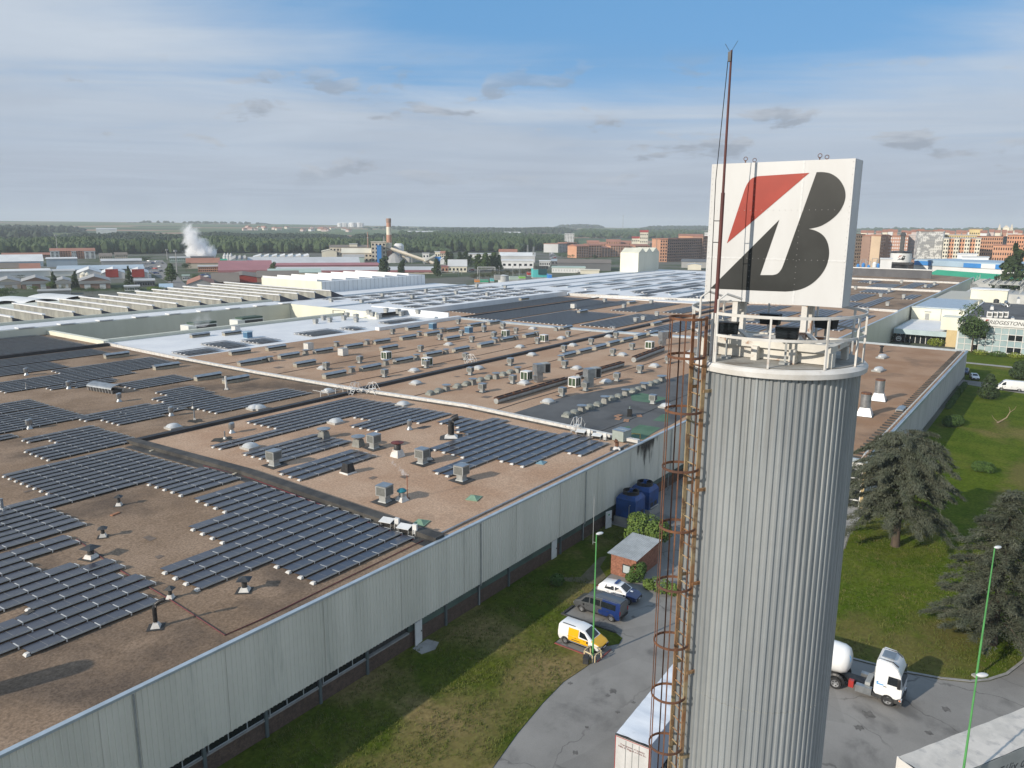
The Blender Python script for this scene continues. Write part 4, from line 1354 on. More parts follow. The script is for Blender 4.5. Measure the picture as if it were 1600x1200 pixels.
# curtain trailers
tarp = mat('white_roof_tarpaulin', (.74, .77, .80), (.64, .67, .71), .5, scale=1.1, detail=5, stretch=(1, .3, 1), c3=(.52, .54, .56), scale3=1.7, lo3=.55, hi3=.75)
tl = thing('box_trailer', 'white tarpaulin semi-trailer with red edged rear doors parked left of the tower', 'trailer', (37.65, 18.0, .02), radians(2.5))
rv = MB()
nx, ny = 26, 6
for i in range(nx + 1):
    for j in range(ny + 1):
        z = 3.62 + .05 * sin(i * 1.55) * sin(pi * j / ny) + .025 * sin(i * 2.7 + j * 1.9)
        rv.v.append((.04 + i * 12.4 / nx, -1.12 + j * 2.24 / ny, z))
for i in range(nx):
    for j in range(ny):
        a = i * (ny + 1) + j
        rv.f.append((a, a + ny + 1, a + ny + 2, a + 1))
rv.mi = [0] * len(rv.f)
rv.build('roof', tarp, tl, smooth=True)
MB().box(0.02, 12.45, -1.14, -1.10, 1.0, 3.6).box(0.02, 12.45, 1.10, 1.14, 1.0, 3.6).build('curtain', mat('grey_blue_curtain', (.38, .43, .50), (.33, .37, .43), .5, scale=.8, stretch=(1, 1, .2)), tl)
MB().box(12.4, 12.5, -1.1, 1.1, 1, 3.6).box(0, 12.5, -1.1, 1.1, .9, 1.0).build('frame', GREYMET, tl)
MB().box(-.06, .02, -1.14, 1.14, .95, 3.56).build('rear_door', mat('grey_white_door', (.58, .575, .56), (.50, .495, .48), .5, scale=.9), tl)
mb = MB()
for a, b, c_, d in ((-1.14, -1.10, 1.0, 3.52), (1.10, 1.14, 1.0, 3.52), (-1.10, 1.10, 3.46, 3.50), (-1.10, 1.10, 1.02, 1.06)):
    mb.box(-.068, -.06, a, b, c_, d)
mb.build('red_edging', CARR, tl)
MB().box(-.075, -.06, -1.14, 1.14, 3.54, 3.66).build('rear_beam', DARKMET, tl)
MB().box(-.08, -.06, -.02, .02, 1.05, 3.4).box(-.085, -.06, -.45, -.42, 1.05, 3.4).box(-.085, -.06, .42, .45, 1.05, 3.4).build('lock_bar', GREYMET, tl)


def words(name, txt, size, m, parent, loc, rot, align='CENTER', shear=0.):
    cu = bpy.data.curves.new(name, 'FONT')
    cu.body = txt
    cu.size = size
    cu.align_x = align
    cu.shear = shear
    cu.extrude = .003
    t = bpy.data.objects.new(name, cu)
    COL.objects.link(t)
    bpy.context.view_layer.update()
    me = bpy.data.meshes.new_from_object(t.evaluated_get(bpy.context.evaluated_depsgraph_get()))
    bpy.data.objects.remove(t)
    me.materials.clear()
    me.materials.append(m)
    o = bpy.data.objects.new(name, me)
    COL.objects.link(o)
    o.parent = parent
    o.location = loc
    o.rotation_euler = rot
    return o


LETR = mat('dark_red_lettering', (.16, .03, .03), None, .6)
words('door_lettering', 'Transportes y Logística\nFélix de Miguel e Hijos S.L.', .17, LETR, tl, (-.07, 0, 3.0), (pi / 2, 0, -pi / 2))
for x in (8.6, 9.8, 11):
    for s in (-1, 1):
        wheel(tl, x - 7.2, s * .95, .46, .35)
MB().box(.5, 12, -.45, .45, .6, .9).build('chassis', BLACK, tl)
ang = atan2(-5.6, 9.9)
t2 = thing('curtain_trailer', 'weathered beige-white curtain-sided trailer with lettering at the bottom right corner', 'trailer', (45.05, 4.75, .02), ang)
tarp2 = mat('beige_tarpaulin', (.62, .58, .52), (.52, .49, .44), .6, scale=.9, detail=5, c3=(.42, .40, .37), scale3=1.3)
rv = MB()
nx = 30
for i in range(nx + 1):
    for j in range(ny + 1):
        z = 3.92 + .05 * sin(i * 2 * pi / 2.0 + .6 * j) * sin(pi * j / ny) + .02 * sin(i * 1.3 + j * 2.2)
        rv.v.append((.05 + i * 13.4 / nx, -2.42 + j * 2.4 / ny, z))
for i in range(nx):
    for j in range(ny):
        a = i * (ny + 1) + j
        rv.f.append((a, a + ny + 1, a + ny + 2, a + 1))
rv.mi = [0] * len(rv.f)
rv.build('roof', tarp2, t2, smooth=True)
MB().box(.04, 13.45, -2.46, -2.43, 1.0, 3.88).box(.04, 13.45, -.02, .01, 1, 3.88).build('curtain', mat('grey_curtain', (.30, .32, .31), (.25, .27, .26), .55, scale=.8), t2)
MB().box(-.02, .04, -2.46, .01, .95, 3.9).box(-.03, .05, -2.48, -2.36, .95, 3.95).box(-.03, .05, -.09, .03, .95, 3.95).build('rear_door', mat('beige_white_door', (.62, .60, .56), None, .5), t2)
MB().box(0, 13.4, -2.3, -.1, .85, .98).build('chassis', BLACK, t2)
for x in (2.2, 3.5, 4.8):
    for s in (-1, 1):
        wheel(t2, x, -1.22 + s * .95, .46, .35)
words('side_lettering', 'Félix de Miguel', .95, mat('faded_black_lettering', (.06, .065, .07), None, .7), t2, (5.4, -2.47, 2.55), (pi / 2, 0, 0), 'LEFT', .25)
# ------------------------------------------------------------------ solar fields
PITCH_R = 1.40
WCAP = mat('white_ballast_cap', (.58, .57, .54), (.48, .47, .44), .6, scale=2)


def rowmesh(n, full=True):
    """one tilted row of n two-metre modules; low edge towards +Y, white brackets between modules"""
    mb = MB()
    L = n * 2.06
    zl, zh, w = .12, .25, 1.19
    for i in range(n):
        a, b = i * 2.06 + .03, i * 2.06 + 2.03
        mb.cur = 0
        mb.add([(a, 0, zh), (b, 0, zh), (b, w, zl), (a, w, zl), (a, 0, zh - .035), (b, 0, zh - .035), (b, w, zl - .035), (a, w, zl - .035)],
               [(0, 1, 2, 3), (4, 7, 6, 5), (1, 5, 6, 2), (0, 3, 7, 4), (3, 2, 6, 7)])
        mb.cur = 1
        mb.poly([(a, -.045, .17), (b, -.045, .17), (b, -.002, zh - .01), (a, -.002, zh - .01)])
        mb.poly([(a + .99, .0, zh + .006), (a + 1.01, .0, zh + .006), (a + 1.01, w, zl + .006), (a + .99, w, zl + .006)])
        mb.poly([(a, .0, zh + .004), (b, .0, zh + .004), (b, .035, zh - .002), (a, .035, zh - .002)])
        if full:
            mb.cur = 2
            mb.add([(b - .01, -.12, zh + .012), (b + .08, -.12, zh + .012), (b + .08, .62, zh - .05), (b - .01, .62, zh - .05), (b - .01, -.12, .05), (b + .08, -.12, .05)], [(0, 1, 2, 3), (0, 4, 5, 1)])
    mb.cur = 2
    mb.add([(-.26, .04, .02), (.02, .04, .02), (.02, .50, .02), (-.26, .50, .02), (-.16, .08, .20), (.02, .08, .22), (.02, .46, .15), (-.16, .46, .14)],
           [(4, 5, 6, 7), (0, 1, 5, 4), (1, 2, 6, 5), (2, 3, 7, 6), (3, 0, 4, 7)])
    return mb.mesh('panel_row', [PANEL, PANELB, WCAP])


ROWS = {}


def solar(where, rows, zoff=None, full=True, group='solar fields on the factory roofs'):
    """rows: (x0, x1, y_first, count); every row is a part of its field"""
    xs = [r[0] for r in rows] + [r[1] for r in rows]
    y = sum(r[2] for r in rows) / len(rows)
    t = thing('solar_array', '', 'solar panels', (min(xs), y, rz(y) if zoff is None else zoff), 0, group)
    nrow = 0
    for x0, x1, yt, n in rows:
        k = max(1, round((x1 - x0) / 2.06))
        if (k, full) not in ROWS:
            ROWS[k, full] = rowmesh(k, full)
        for i in range(n):
            yy = yt - i * PITCH_R - .55
            z = (rz(yy) if zoff is None else zoff) + .01
            slope = 0 if zoff is not None else atan2(rz(yy + .5) - rz(yy - .5), 1.)
            o = child('panel_row', ROWS[k, full], t, Vector((x0 + .2, yy, z)) - Vector(t.location))
            o.rotation_euler = (slope, 0, 0)
            nrow += 1
    t['anchor'] = ((min(xs) + max(xs)) / 2, y, 8)
    size = 'small' if nrow < 4 else 'mid-sized' if nrow < 10 else 'large'
    reg(t, size + (' solar field' if 'white' in where else ' dark solar field'), where)
    return t


N1 = 'on the nearest brown roof'
solar(N1, [(10, 27, 64.3, 2), (10, 23, 61.5, 2), (10, 24.8, 58.65, 1), (10, 26.6, 57.25, 2), (19.4, 26.5, 54.45, 1), (10, 26.4, 53.05, 2), (14.8, 24.6, 50.25, 1), (17.0, 24.3, 48.85, 1)])
solar(N1, [(30.6, 43.5, 87.2, 8), (8, 43.6, 76.0, 3), (37.6, 43.6, 71.8, 5), (8, 28.5, 71.8, 5)])
solar(N1, [(37.8, 43.9, 63.7, 4), (33.8, 43.8, 58.1, 4), (28.0, 43.7, 52.5, 4), (33.8, 43.5, 46.9, 4)])
solar(N1, [(38, 45.6, 101, 2), (39.9, 46.5, 98.2, 2), (36, 45.6, 95.4, 5)])
N2 = 'between felt joint and parapet'
solar(N2, [(59.2, 77.6, 86.0, 5), (49.4, 77.6, 79, 2), (68.9, 77.9, 76.2, 3)])
solar(N2, [(65.2, 78.2, 72.5, 4), (71.3, 78.2, 66.9, 1)])
solar(N2, [(49.5, 59, 73, 5)])
solar(N2, [(47.5, 57.2, 64, 3)])
solar(N2, [(73.1, 78.1, 64.5, 3), (71.5, 79, 60.3, 2), (63.9, 79.1, 57.5, 4), (58, 79.1, 51.9, 2), (65.6, 79.1, 49.1, 3), (73.1, 79.1, 44.9, 2)])
N3 = 'behind the left cross joint'
solar(N3, [(61, 79, 145.8, 3), (48.5, 79, 141.5, 5), (48.5, 70, 134.5, 2), (53.8, 64, 131.2, 2), (57, 64, 128.4, 1)])
solar(N3, [(62, 73.2, 125.4, 5)])
solar(N3, [(62.6, 68.4, 114.4, 3), (59.7, 67.8, 110.3, 3), (52.5, 67.8, 106, 2)])
solar(N3, [(47.2, 58, 107.6, 3), (48.7, 58, 103.4, 3), (48.7, 55, 99.2, 1)])
solar(N3, [(58.5, 66, 103, 2), (60, 76, 100.2, 5)])
solar(N3, [(34, 48.3, 124.4, 5)])
solar(N3, [(34, 47.8, 117, 8), (30, 38.4, 105, 2)])
N4 = 'far left by the courtyard'
solar(N4, [(46, 80, 214, 11)], full=False)
solar(N4, [(46, 79.6, 196, 20)], full=False)
solar(N4, [(46, 77.5, 164, 6), (44, 65, 155, 6)], full=False)
N5 = 'on the white roof strip'
for r in [(84.6, 92, 146.8, 4), (94.7, 101, 152.5, 7), (103, 109.5, 150, 5), (118, 129, 150.2, 5), (131.5, 135.4, 149, 4), (146, 158, 150, 3)]:
    solar(N5, [r], 8.05, full=False)
N6 = 'beyond the second parapet'
solar(N6, [(180, 243, 154.4, 8)], full=False)
solar(N6, [(172, 243, 140.2, 9)], full=False)
solar(N6, [(174, 206, 126.5, 14)], full=False)
solar(N6, [(211, 246, 129, 5)], full=False)
solar(N6, [(215, 247, 117, 7)], full=False)
solar(N6, [(176, 212, 105, 8), (219, 246, 101, 5)], full=False)
N7 = 'behind the sign tower'
solar(N7, [(176, 205, 86, 7)], full=False)
solar(N7, [(210, 258, 86, 6), (228, 258, 77, 3)], full=False)
solar(N7, [(176, 200, 72, 8)], full=False)
solar(N7, [(205, 240, 73, 6)], full=False)
solar(N7, [(186, 224, 60, 4), (195, 240, 54, 3)], full=False)
solar(N7, [(230, 254, 63, 5)], full=False)
solar(N7, [(206, 250, 49.5, 3)], full=False)
N8 = 'on the long west hall'
for r in [(268, 300, 73, 6), (268, 290, 63, 4), (276, 322, 57, 3), (296, 330, 68, 5), (318, 340, 50.5, 3), (340, 358, 70, 8), (368, 398, 74, 8), (372, 420, 61, 4), (402, 421, 84, 6), (386, 415, 54, 3)]:
    solar(N8, [r], 8.0, full=False)
N9 = 'on the checkered white roof'
random.seed(3)
for j in range(5):
    for i in range(9):
        x = 170 + i * 8.8 + (j % 2) * 4.2
        if x < 246:
            solar(N9 + ', row %s' % ('at front', 'two', 'three', 'four', 'at back')[j], [(x, x + 5.6, 164.2 + j * 9.2 + (i % 2) * .6, 4)], 9.42, full=False)
N10 = 'on the far white hall'
for j in range(6):
    for i in range(7):
        x = 256 + i * 23 + random.uniform(0, 6)
        solar(N10 + (', left part' if j > 3 else ', right part' if j < 2 else ', middle'), [(x, x + random.choice((8, 12, 16)), 118 + j * 12.5 + random.uniform(-1, 3), 3)], 8.06, full=False)
solar(N10 + ', near end', [(275, 335, 140, 5)], 8.06, full=False)
solar(N10 + ', near end', [(270, 325, 117, 7)], 8.06, full=False)

# ------------------------------------------------------------------ things standing on the roofs
WS = ((45.5, 40, 89.5, 'on the nearest brown roof'), (82, 40, 89, 'between felt joint and parapet'), (82, 89, 260, 'behind the left cross joint'))


def where(p):
    if p.x < 82.2:
        if p.y > 89.2:
            return WS[2][3]
        return WS[0][3] if p.x < 45.5 else WS[1][3]
    if p.x < 168:
        if p.y > 140.5:
            return 'on the white roof strip'
        return 'left of the dark joint' if p.y > 89.7 else 'right of the dark joint'
    return 'on the solar hall beyond'


def place(proto, what, pts, grp, rot=0., jitter=.12, dz=0., sc=None):
    first = not proto.get('used')
    for k, x, y in pts:
        p = rf(k, x, y)
        if p.x > 150 and p.y > 155:
            p = at(k, x, y, 9.4)
        o = proto if first else dup(proto, (0, 0, 0))
        first = False
        proto['used'] = 1
        o.location = p + Vector((0, 0, dz))
        o.rotation_euler = (0, 0, rot + random.uniform(-jitter, jitter))
        if sc:
            o.scale = (sc, sc, sc)
        o['group'] = grp
        reg(o, what, where(p))


def Zs(k, *pts):
    return [(k, a, b) for a, b in pts]


random.seed(21)
GRILLE = mat('vent_grille', (.16, .165, .155), (.12, .125, .115), .7, scale=6)
# long louvred ridge vents, running along X
t = thing('louvre_vent', '', 'roof vent')
L, Wd, Hh = 4.6, 1.5, 1.0
mb = MB().box(-L / 2, L / 2, -.55, .55, 0, .42)
mb.build('base', mat('vent_cream_base', (.36, .33, .26), (.28, .255, .20), .8, scale=1.5), t)
MB().box(-L / 2 + .05, L / 2 - .05, -.40, .40, .42, .80).build('louvre_opening', BLACK, t)
mb = MB().add([(-L / 2 - .1, -.72, .74), (L / 2 + .1, -.72, .74), (L / 2 + .1, 0, 1.0), (-L / 2 - .1, 0, 1.0), (-L / 2 - .1, .72, .74), (L / 2 + .1, .72, .74),
               (-L / 2 - .1, -.72, .70), (L / 2 + .1, -.72, .70), (L / 2 + .1, .72, .70), (-L / 2 - .1, .72, .70)],
              [(0, 1, 2, 3), (3, 2, 5, 4), (0, 6, 7, 1), (5, 8, 9, 4), (6, 9, 8, 7), (1, 7, 8, 5, 2), (0, 3, 4, 9, 6)])
mb.build('cover', GALV, t)
MB().box(-L / 2 - .02, -L / 2 + .05, -.5, .5, .42, .80).box(L / 2 - .05, L / 2 + .02, -.5, .5, .42, .80).build('end_plate', GREYMET, t)
place(t, 'long louvred metal vent', Zs('R2', (15, 985), (205, 955), (420, 925), (610, 895), (785, 865), (125, 905), (305, 1005), (490, 1075), (715, 1030), (920, 985), (1105, 945), (1280, 915), (1435, 885), (950, 840), (1100, 815), (1225, 790), (1225, 845), (830, 905), (980, 780), (1365, 760), (1485, 745))
      + Zs('R3', (35, 882), (170, 850), (310, 825), (550, 950), (650, 925), (745, 900), (830, 875), (915, 855), (1000, 830), (1075, 812), (540, 778), (1100, 752), (275, 595), (945, 618), (640, 675))
      + Zs('Z1', (1040, 62), (1300, 128), (1475, 145)) + Zs('R1', (730, 952), (1500, 932), (1560, 998), (1250, 825), (1450, 812)), 'louvred vents on the factory roofs', 0, .02)
# big barrel vent
p = rf('Z1', 660, 205)
t = thing('barrel_vent', 'large curved metal barrel vent lying on the left roof near solar fields', 'roof vent', p, -pi / 2 + .15)
mb = MB()
for i in range(9):
    a = pi * i / 8
    mb.v += [(-3, -1.15 * cos(a), .75 + .55 * sin(a)), (3, -1.15 * cos(a), .75 + .55 * sin(a))]
mb.f = [(2 * i, 2 * i + 1, 2 * i + 3, 2 * i + 2) for i in range(8)]
mb.mi = [0] * 8
mb.build('cover', GALV, t, smooth=True)
MB().box(-2.9, 2.9, -.8, .8, 0, .55).build('base', DARKMET, t)
for s in (-1, 1):
    sp_ = MB().rod((0, s * .95, 0), (0, s * 1.12, .78), .05).mesh('support', WHITEP)
    for i in range(9):
        child('support', sp_, t, (-2.9 + i * .72, 0, 0))
# grey cube coolers on a neck
t = thing('cube_cooler', '', 'roof cooler')
MB().box(-.48, .48, -.48, .48, .55, 1.30).build('cabinet', GREYMET, t)
MB().box(-.50, .50, -.50, .50, 1.30, 1.36).build('lid', GALV, t)
mb = MB()
for q in range(4):
    a = q * pi / 2
    u, w = Vector((cos(a), sin(a), 0)), Vector((-sin(a), cos(a), 0))
    mb.poly([u * .487 - w * .40 + Vector((0, 0, .62)), u * .487 + w * .40 + Vector((0, 0, .62)), u * .487 + w * .40 + Vector((0, 0, 1.24)), u * .487 - w * .40 + Vector((0, 0, 1.24))])
mb.build('grille', GRILLE, t)
MB().poly([(-.95, -.8, .03), (.75, -.95, .03), (.95, .7, .03), (-.7, .9, .03)]).build('flashing', FELT, t)
MB().frus(0, 0, 0, .12, .40, .40, .34, .34).box(-.30, .30, -.30, .30, .12, .55).build('neck', GREYMET, t)
cc = t
place(t, 'grey cube cooler', Zs('R2', (650, 988), (440, 1030), (1030, 918), (1350, 858), (1065, 1018), (805, 1075), (1285, 818), (855, 808), (1490, 828), (1425, 790), (1265, 745), (1545, 773), (1150, 843), (1310, 968), (1340, 1062), (1415, 1170), (1590, 1000))
      + Zs('R3', (25, 795), (85, 833), (225, 803), (140, 768), (550, 825), (360, 868), (695, 873), (950, 905), (525, 918), (830, 942), (190, 1003), (530, 1020), (205, 1115), (1000, 1050), (855, 1100), (15, 1168), (850, 833), (1175, 990), (660, 1160), (515, 1195))
      + Zs('Z3', (1480, 362)), 'grey cube coolers on the factory roofs')
place(t, 'large brown-grey cube cooler', Zs('Z2', (315, 668), (938, 560), (1240, 655), (1485, 762), (1005, 895)), 'brown-grey cube coolers between felt joint and parapet', 0, .15, 0, 1.25)
# twin drum ventilators on a splayed foot
t = thing('drum_ventilator', '', 'roof vent')
MB().lathe([(.30, 0), (.42, .02), (.22, .35), (.22, .6)], 12).build('foot', GALV, t, smooth=True)
for x in (-.24, .24):
    MB().lathe([(.26, .55), (.28, .6), (.28, 1.22), (.2, 1.3)], 12, (x, 0, 0)).build('drum', GALV, t, smooth=True)
place(t, 'twin drum ventilator', Zs('Z2', (50, 465), (1160, 445)) + Zs('Z1', (165, 105), (430, 190), (745, 270), (1070, 358), (1450, 465), (185, 440)), 'twin drum ventilators', .6, .2)
# mushroom vents with flat cap
t = thing('mushroom_vent', '', 'roof vent')
MB().frus(0, 0, 0, .75, .50, .50, .36, .36).build('neck', mat('vent_neck_metal', (.24, .24, .22), (.17, .17, .155), .6, .2, scale=2), t)
MB().lathe([(.3, .72), (.3, .95), (.70, .98), (.72, 1.06), (.1, 1.16)], 16).build('cap', GALV, t, smooth=True)
place(t, 'flat capped mushroom vent', Zs('R2', (90, 980), (310, 938), (600, 1048), (812, 1003), (505, 885), (695, 873), (1005, 968), (1187, 933), (1020, 818), (1160, 798), (1420, 758), (1495, 863), (1190, 1165), (1355, 1125), (1500, 1088))
      + Zs('R3', (355, 820), (475, 788), (225, 843), (90, 858), (505, 975), (235, 1050), (100, 1088), (1140, 1105), (1030, 1155), (910, 1195)) + Zs('Z3', (1180, 360), (1310, 315), (1425, 272), (1530, 228), (1035, 418)), 'mushroom vents on the factory roofs')
place(t, 'wide galvanised mushroom vent', Zs('Z2', (625, 498), (840, 548)), 'wide mushroom vents between felt joint and parapet', 0, .2, 0, 1.15)
# small domed vents standing in rows
t = tag(MB().frus(0, 0, 0, .35, .62, .62, .55, .55).lathe([(.62, .35), (.60, .48), (.42, .66), (.12, .74)], 14).build('dome_vent', mat('dull_dome_metal', (.25, .26, .235), (.18, .19, .17), .6, .2, scale=1.5)), '', 'roof vent')
place(t, 'small dull domed vent', Zs('Z3', (90, 308), (140, 293), (260, 263), (315, 248), (405, 223), (455, 208), (545, 188), (590, 173), (945, 445), (990, 430), (1085, 395), (1135, 380), (1220, 340), (1265, 328), (1355, 293), (1390, 283), (1465, 248), (1500, 238)), 'rows of domed vents')
# opal dome rooflights
t = thing('dome_rooflight', '', 'rooflight')
MB().box(-.85, .85, -.85, .85, 0, .28).build('kerb', mat('rooflight_kerb', (.42, .41, .38), (.33, .32, .30), .7, scale=2), t)
mb = MB()
nn = 7
for i in range(nn):
    for j in range(nn):
        u, w = -1 + 2 * i / (nn - 1), -1 + 2 * j / (nn - 1)
        mb.v.append((u * .80, w * .80, .28 + .42 * (1 - u ** 4) ** .6 * (1 - w ** 4) ** .6 * (1 - .25 * (u * u + w * w))))
mb.f = [(i * nn + j, (i + 1) * nn + j, (i + 1) * nn + j + 1, i * nn + j + 1) for i in range(nn - 1) for j in range(nn - 1)]
mb.mi = [0] * len(mb.f)
mb.build('dome', SKYLT, t, smooth=True)
place(t, 'white domed rooflight', Zs('R2', (990, 1043), (1000, 1122), (1205, 878), (420, 1027), (1390, 1027)) + Zs('R3', (250, 893), (510, 838), (580, 883), (325, 943), (890, 943), (605, 1028), (1090, 1013), (790, 1113), (275, 1122), (805, 828), (330, 778))
      + Zs('Z3', (825, 358), (1560, 388)) + Zs('Z2', (220, 318), (1120, 295), (165, 562), (700, 405)) + Zs('Z1', (1085, 438), (1590, 318)), 'domed rooflights', 0, .05)
# green and white coolers, blue coolers, white boxes
t = thing('pad_cooler', '', 'roof cooler')
MB().box(-.75, .75, -.75, .75, 0, .2).build('base', WHITEP, t)
MB().box(-.75, .75, -.75, .75, 1.42, 1.56).build('lid', WHITEP, t)
mb = MB()
for a in (-.70, .70):
    for b in (-.70, .70):
        mb.box(a - .06, a + .06, b - .06, b + .06, .2, 1.42)
for a in (0,):
    mb.box(-.72, .72, a - .04, a + .04, .2, 1.42).box(a - .04, a + .04, -.72, .72, .2, 1.42)
mb.build('corner_post', WHITEP, t)
mb = MB().box(-.66, .66, -.66, .66, .2, 1.42)
mb.build('cooling_pad', mat('green_cooling_pad', (.06, .095, .05), (.04, .065, .036), .9, scale=3, stretch=(4, 4, .4)), t)
place(t, 'white framed cooler with green pads', Zs('R2', (815, 965), (1070, 1005), (1560, 823)) + Zs('R3', (400, 853), (1060, 898), (290, 1095), (590, 1135)), 'white framed coolers with green pads', 0, .05)
tb_ = thing('blue_cooler', '', 'roof cooler')
MB().box(-.8, .8, -.8, .8, 0, .15).build('base', mat('pale_blue_paint', (.30, .42, .50), None, .5), tb_)
MB().box(-.8, .8, -.8, .8, 1.35, 1.5).build('lid', MATS['pale_blue_paint'], tb_)
MB().box(-.74, .74, -.74, .74, .15, 1.35).build('cabinet', mat('blue_cooler_paint', (.045, .12, .21), (.06, .15, .25), .5, scale=1), tb_)
place(tb_, 'blue box cooler', Zs('R2', (1105, 775), (1330, 800)) + Zs('R1', (1550, 832)), 'blue box coolers', 0, .05)
tw_ = thing('white_unit', '', 'roof unit')
MB().box(-.75, .75, -.75, .75, .12, 1.5).build('cabinet', mat('off_white_unit', (.60, .60, .57), (.50, .50, .47), .6, scale=1.2), tw_)
MB().box(-.8, .8, -.1, .1, 0, .12).box(-.78, .78, -.78, .78, 1.5, 1.55).build('base_rail', GREYMET, tw_)
place(tw_, 'plain off-white box unit', Zs('R2', (330, 908), (545, 943)) + Zs('R3', (585, 648)) + Zs('R1', (1475, 795)), 'plain white roof units', 0, .05)
# air ducts with big hoods
t = thing('duct_unit', '', 'air duct')
MB().box(-.55, .55, -.55, .55, 0, 1.7).build('riser', GALV, t)
MB().box(-.75, .75, -.70, .70, 1.7, 3.1).build('plenum', GALV, t)
MB().box(.75, 1.9, -.72, .72, 1.5, 3.15).build('hood', GREYMET, t)
MB().box(.9, 1.75, -.735, -.72, 1.65, 3.0).build('hood_opening', BLACK, t)
MB().box(-1.0, -.55, -.35, .35, .5, 1.2).build('side_duct', GALV, t)
place(t, 'tall galvanised duct with side hood', Zs('R3', (365, 1108), (680, 1140), (1140, 880)), 'tall galvanised ducts', -.4, .04)
# long half round exhaust tubes lying on the roof
def roofpipe(label, a, b, r):
    p, q = rf(*a), rf(*b)
    d = q - p
    t = thing('exhaust_trough', label, 'roof duct', p, atan2(d.y, d.x), 'long exhaust troughs')
    L = d.length
    MB().tube([(0, 0, r), (L, 0, r)], r, 14).build('tube', GREYMET, t, smooth=True)
    mb = MB().box(0, L, -.42, -.32, r * 1.6, r * 2.3).box(0, L, .32, .42, r * 1.6, r * 2.3)
    for i in range(int(L / 2.2) + 1):
        mb.box(i * 2.2, i * 2.2 + .12, -.32, .32, r * 1.9, r * 2.25)
    mb.build('rim', mat('dark_rust', (.085, .05, .036), (.13, .065, .04), .85, scale=2), t)
    MB().box(.1, L - .1, -.31, .31, r * 1.85, r * 2.0).build('opening', BLACK, t)
roofpipe('long rust edged exhaust trough along the dark bitumen patch', ('Z3', 500, 365), ('Z3', 940, 232), .42)
roofpipe('second rust edged exhaust trough behind the nearer duct hood', ('Z3', 1010, 210), ('Z3', 1290, 130), .42)
roofpipe('short rust edged exhaust trough next to the ladder cage', ('R3', 960, 985), ('R3', 1140, 915), .5)
# single special pieces
def chimney(label, k, x, y, h, r, cap=True, m=DARKMET, foot=WHITER):
    t = thing('roof_chimney', label, 'chimney', rf(k, x, y), random.uniform(0, 1))
    MB().frus(0, 0, 0, .30, r * 1.9, r * 1.9, r * 1.15, r * 1.15).build('foot', foot, t)
    MB().tube([(0, 0, .3), (0, 0, h)], r, 12).build('pipe', m, t, smooth=True)
    if cap:
        MB().frus(0, 0, h + .08, h + .30, r * 2.4, r * 2.4, r * .5, r * .5).rod((r * .7, 0, h), (r, 0, h + .1), .04).rod((-r * .7, 0, h), (-r, 0, h + .1), .04).build('cowl', m, t)
    MB().box(-r * 2.8, r * 2.8, -r * 2.6, r * 2.9, 0, .03).build('flashing', FELT, t)
    return t


chimney('black pipe chimney above the left corner of the bare gravel patch', 'Z1', 745, 920, .75, .14)
chimney('slim black pipe chimney near the end of the nearest left solar field', 'Z4', 645, 155, .65, .15)
chimney('black chimney with wide square cowl at the nearest solar field', 'Z4', 570, 285, .75, .24)
chimney('black cowled chimney on white foot below the right near solar field', 'Z4', 1530, 492, .8, .20)
chimney('small black cowled pipe on white foot beside the elbow pipe', 'Z4', 1066, 540, .65, .13)
chimney('grey pipe at the left edge of the picture beside the solar rows', 'Z1', 15, 955, 1.2, .16, False, GALV)
chimney('thin leaning grey pipe on the left roof', 'Z1', 165, 195, 1.2, .08, False, GALV)
chimney('tall white pipe chimney near the louvred vents on the left roof', 'Z1', 1415, 195, 2.2, .17, False, WHITER)
chimney('thin vent pipe with soot ring above the round stain', 'Z1', 1216, 385, 1.3, .10, False, GALV)
chimney('thin bare vent pipe behind the sooty one', 'Z1', 1206, 312, 1.0, .08, False, GALV)
chimney('short vent pipe in the middle of a black soot ring', 'Z1', 1406, 505, 1.0, .09, False, GALV)
for k, x, y in (('Z1', 1225, 392), ('Z1', 1395, 508), ('Z1', 1212, 318)):
    p = rf(k, x, y)
    mb = MB().poly([(p.x + (1.15 + .35 * sin(i * 2.3)) * cos(2 * pi * i / 14) * (1.1 if y > 400 else .8), p.y + (1.15 + .35 * sin(i * 1.7)) * sin(2 * pi * i / 14), rz(p.y) + .035) for i in range(14)])
    o = part(mb, 'soot_ring', mat('soot_ring', (.022, .021, .018), (.06, .055, .045), .95, scale=1.4))
def elbow(label, k, x, y, h, r, dr, reach, m):
    t = thing('elbow_pipe', label, 'roof pipe', rf(k, x, y), dr)
    MB().frus(0, 0, 0, .32, r * 2.2, r * 2.2, r * 1.2, r * 1.2).build('foot', WHITER, t)
    pts = [(0, 0, .4), (0, 0, h * .7)] + [(reach * (1 - cos(q * pi / 12)), 0, h * .7 + h * .3 * sin(q * pi / 12)) for q in range(1, 6)]
    MB().tube(pts, r, 14).build('pipe', m, t, smooth=True)
    MB().box(-r * 3.6, r * 3.6, -r * 3.6, r * 3.6, 0, .03).build('flashing', FELT, t)
elbow('thin black elbow pipe on silver foot beside the red conduit', 'Z4', 975, 720, 1.9, .14, -.7, .9, BLACK)
elbow('big ribbed black elbow duct among the solar rows by the parapet', 'Z2', 1420, 492, 2.6, .38, -.9, 1.2, BLACK)
elbow('rusty elbow pipe at the roof edge above the soot stain', 'Z3', 1255, 648, 1.1, .22, 2.0, .4, RUST)
tp = rf('Z2', 1085, 612)
t = thing('red_capped_vent', 'tall vent with dark red cap on a pale foot in the roof middle', 'roof vent', tp)
MB().frus(0, 0, 0, .8, .62, .62, .40, .40).build('foot', WHITER, t)
MB().lathe([(.40, .8), (.40, 1.5), (.36, 1.55)], 14).build('shaft', DARKMET, t, smooth=True)
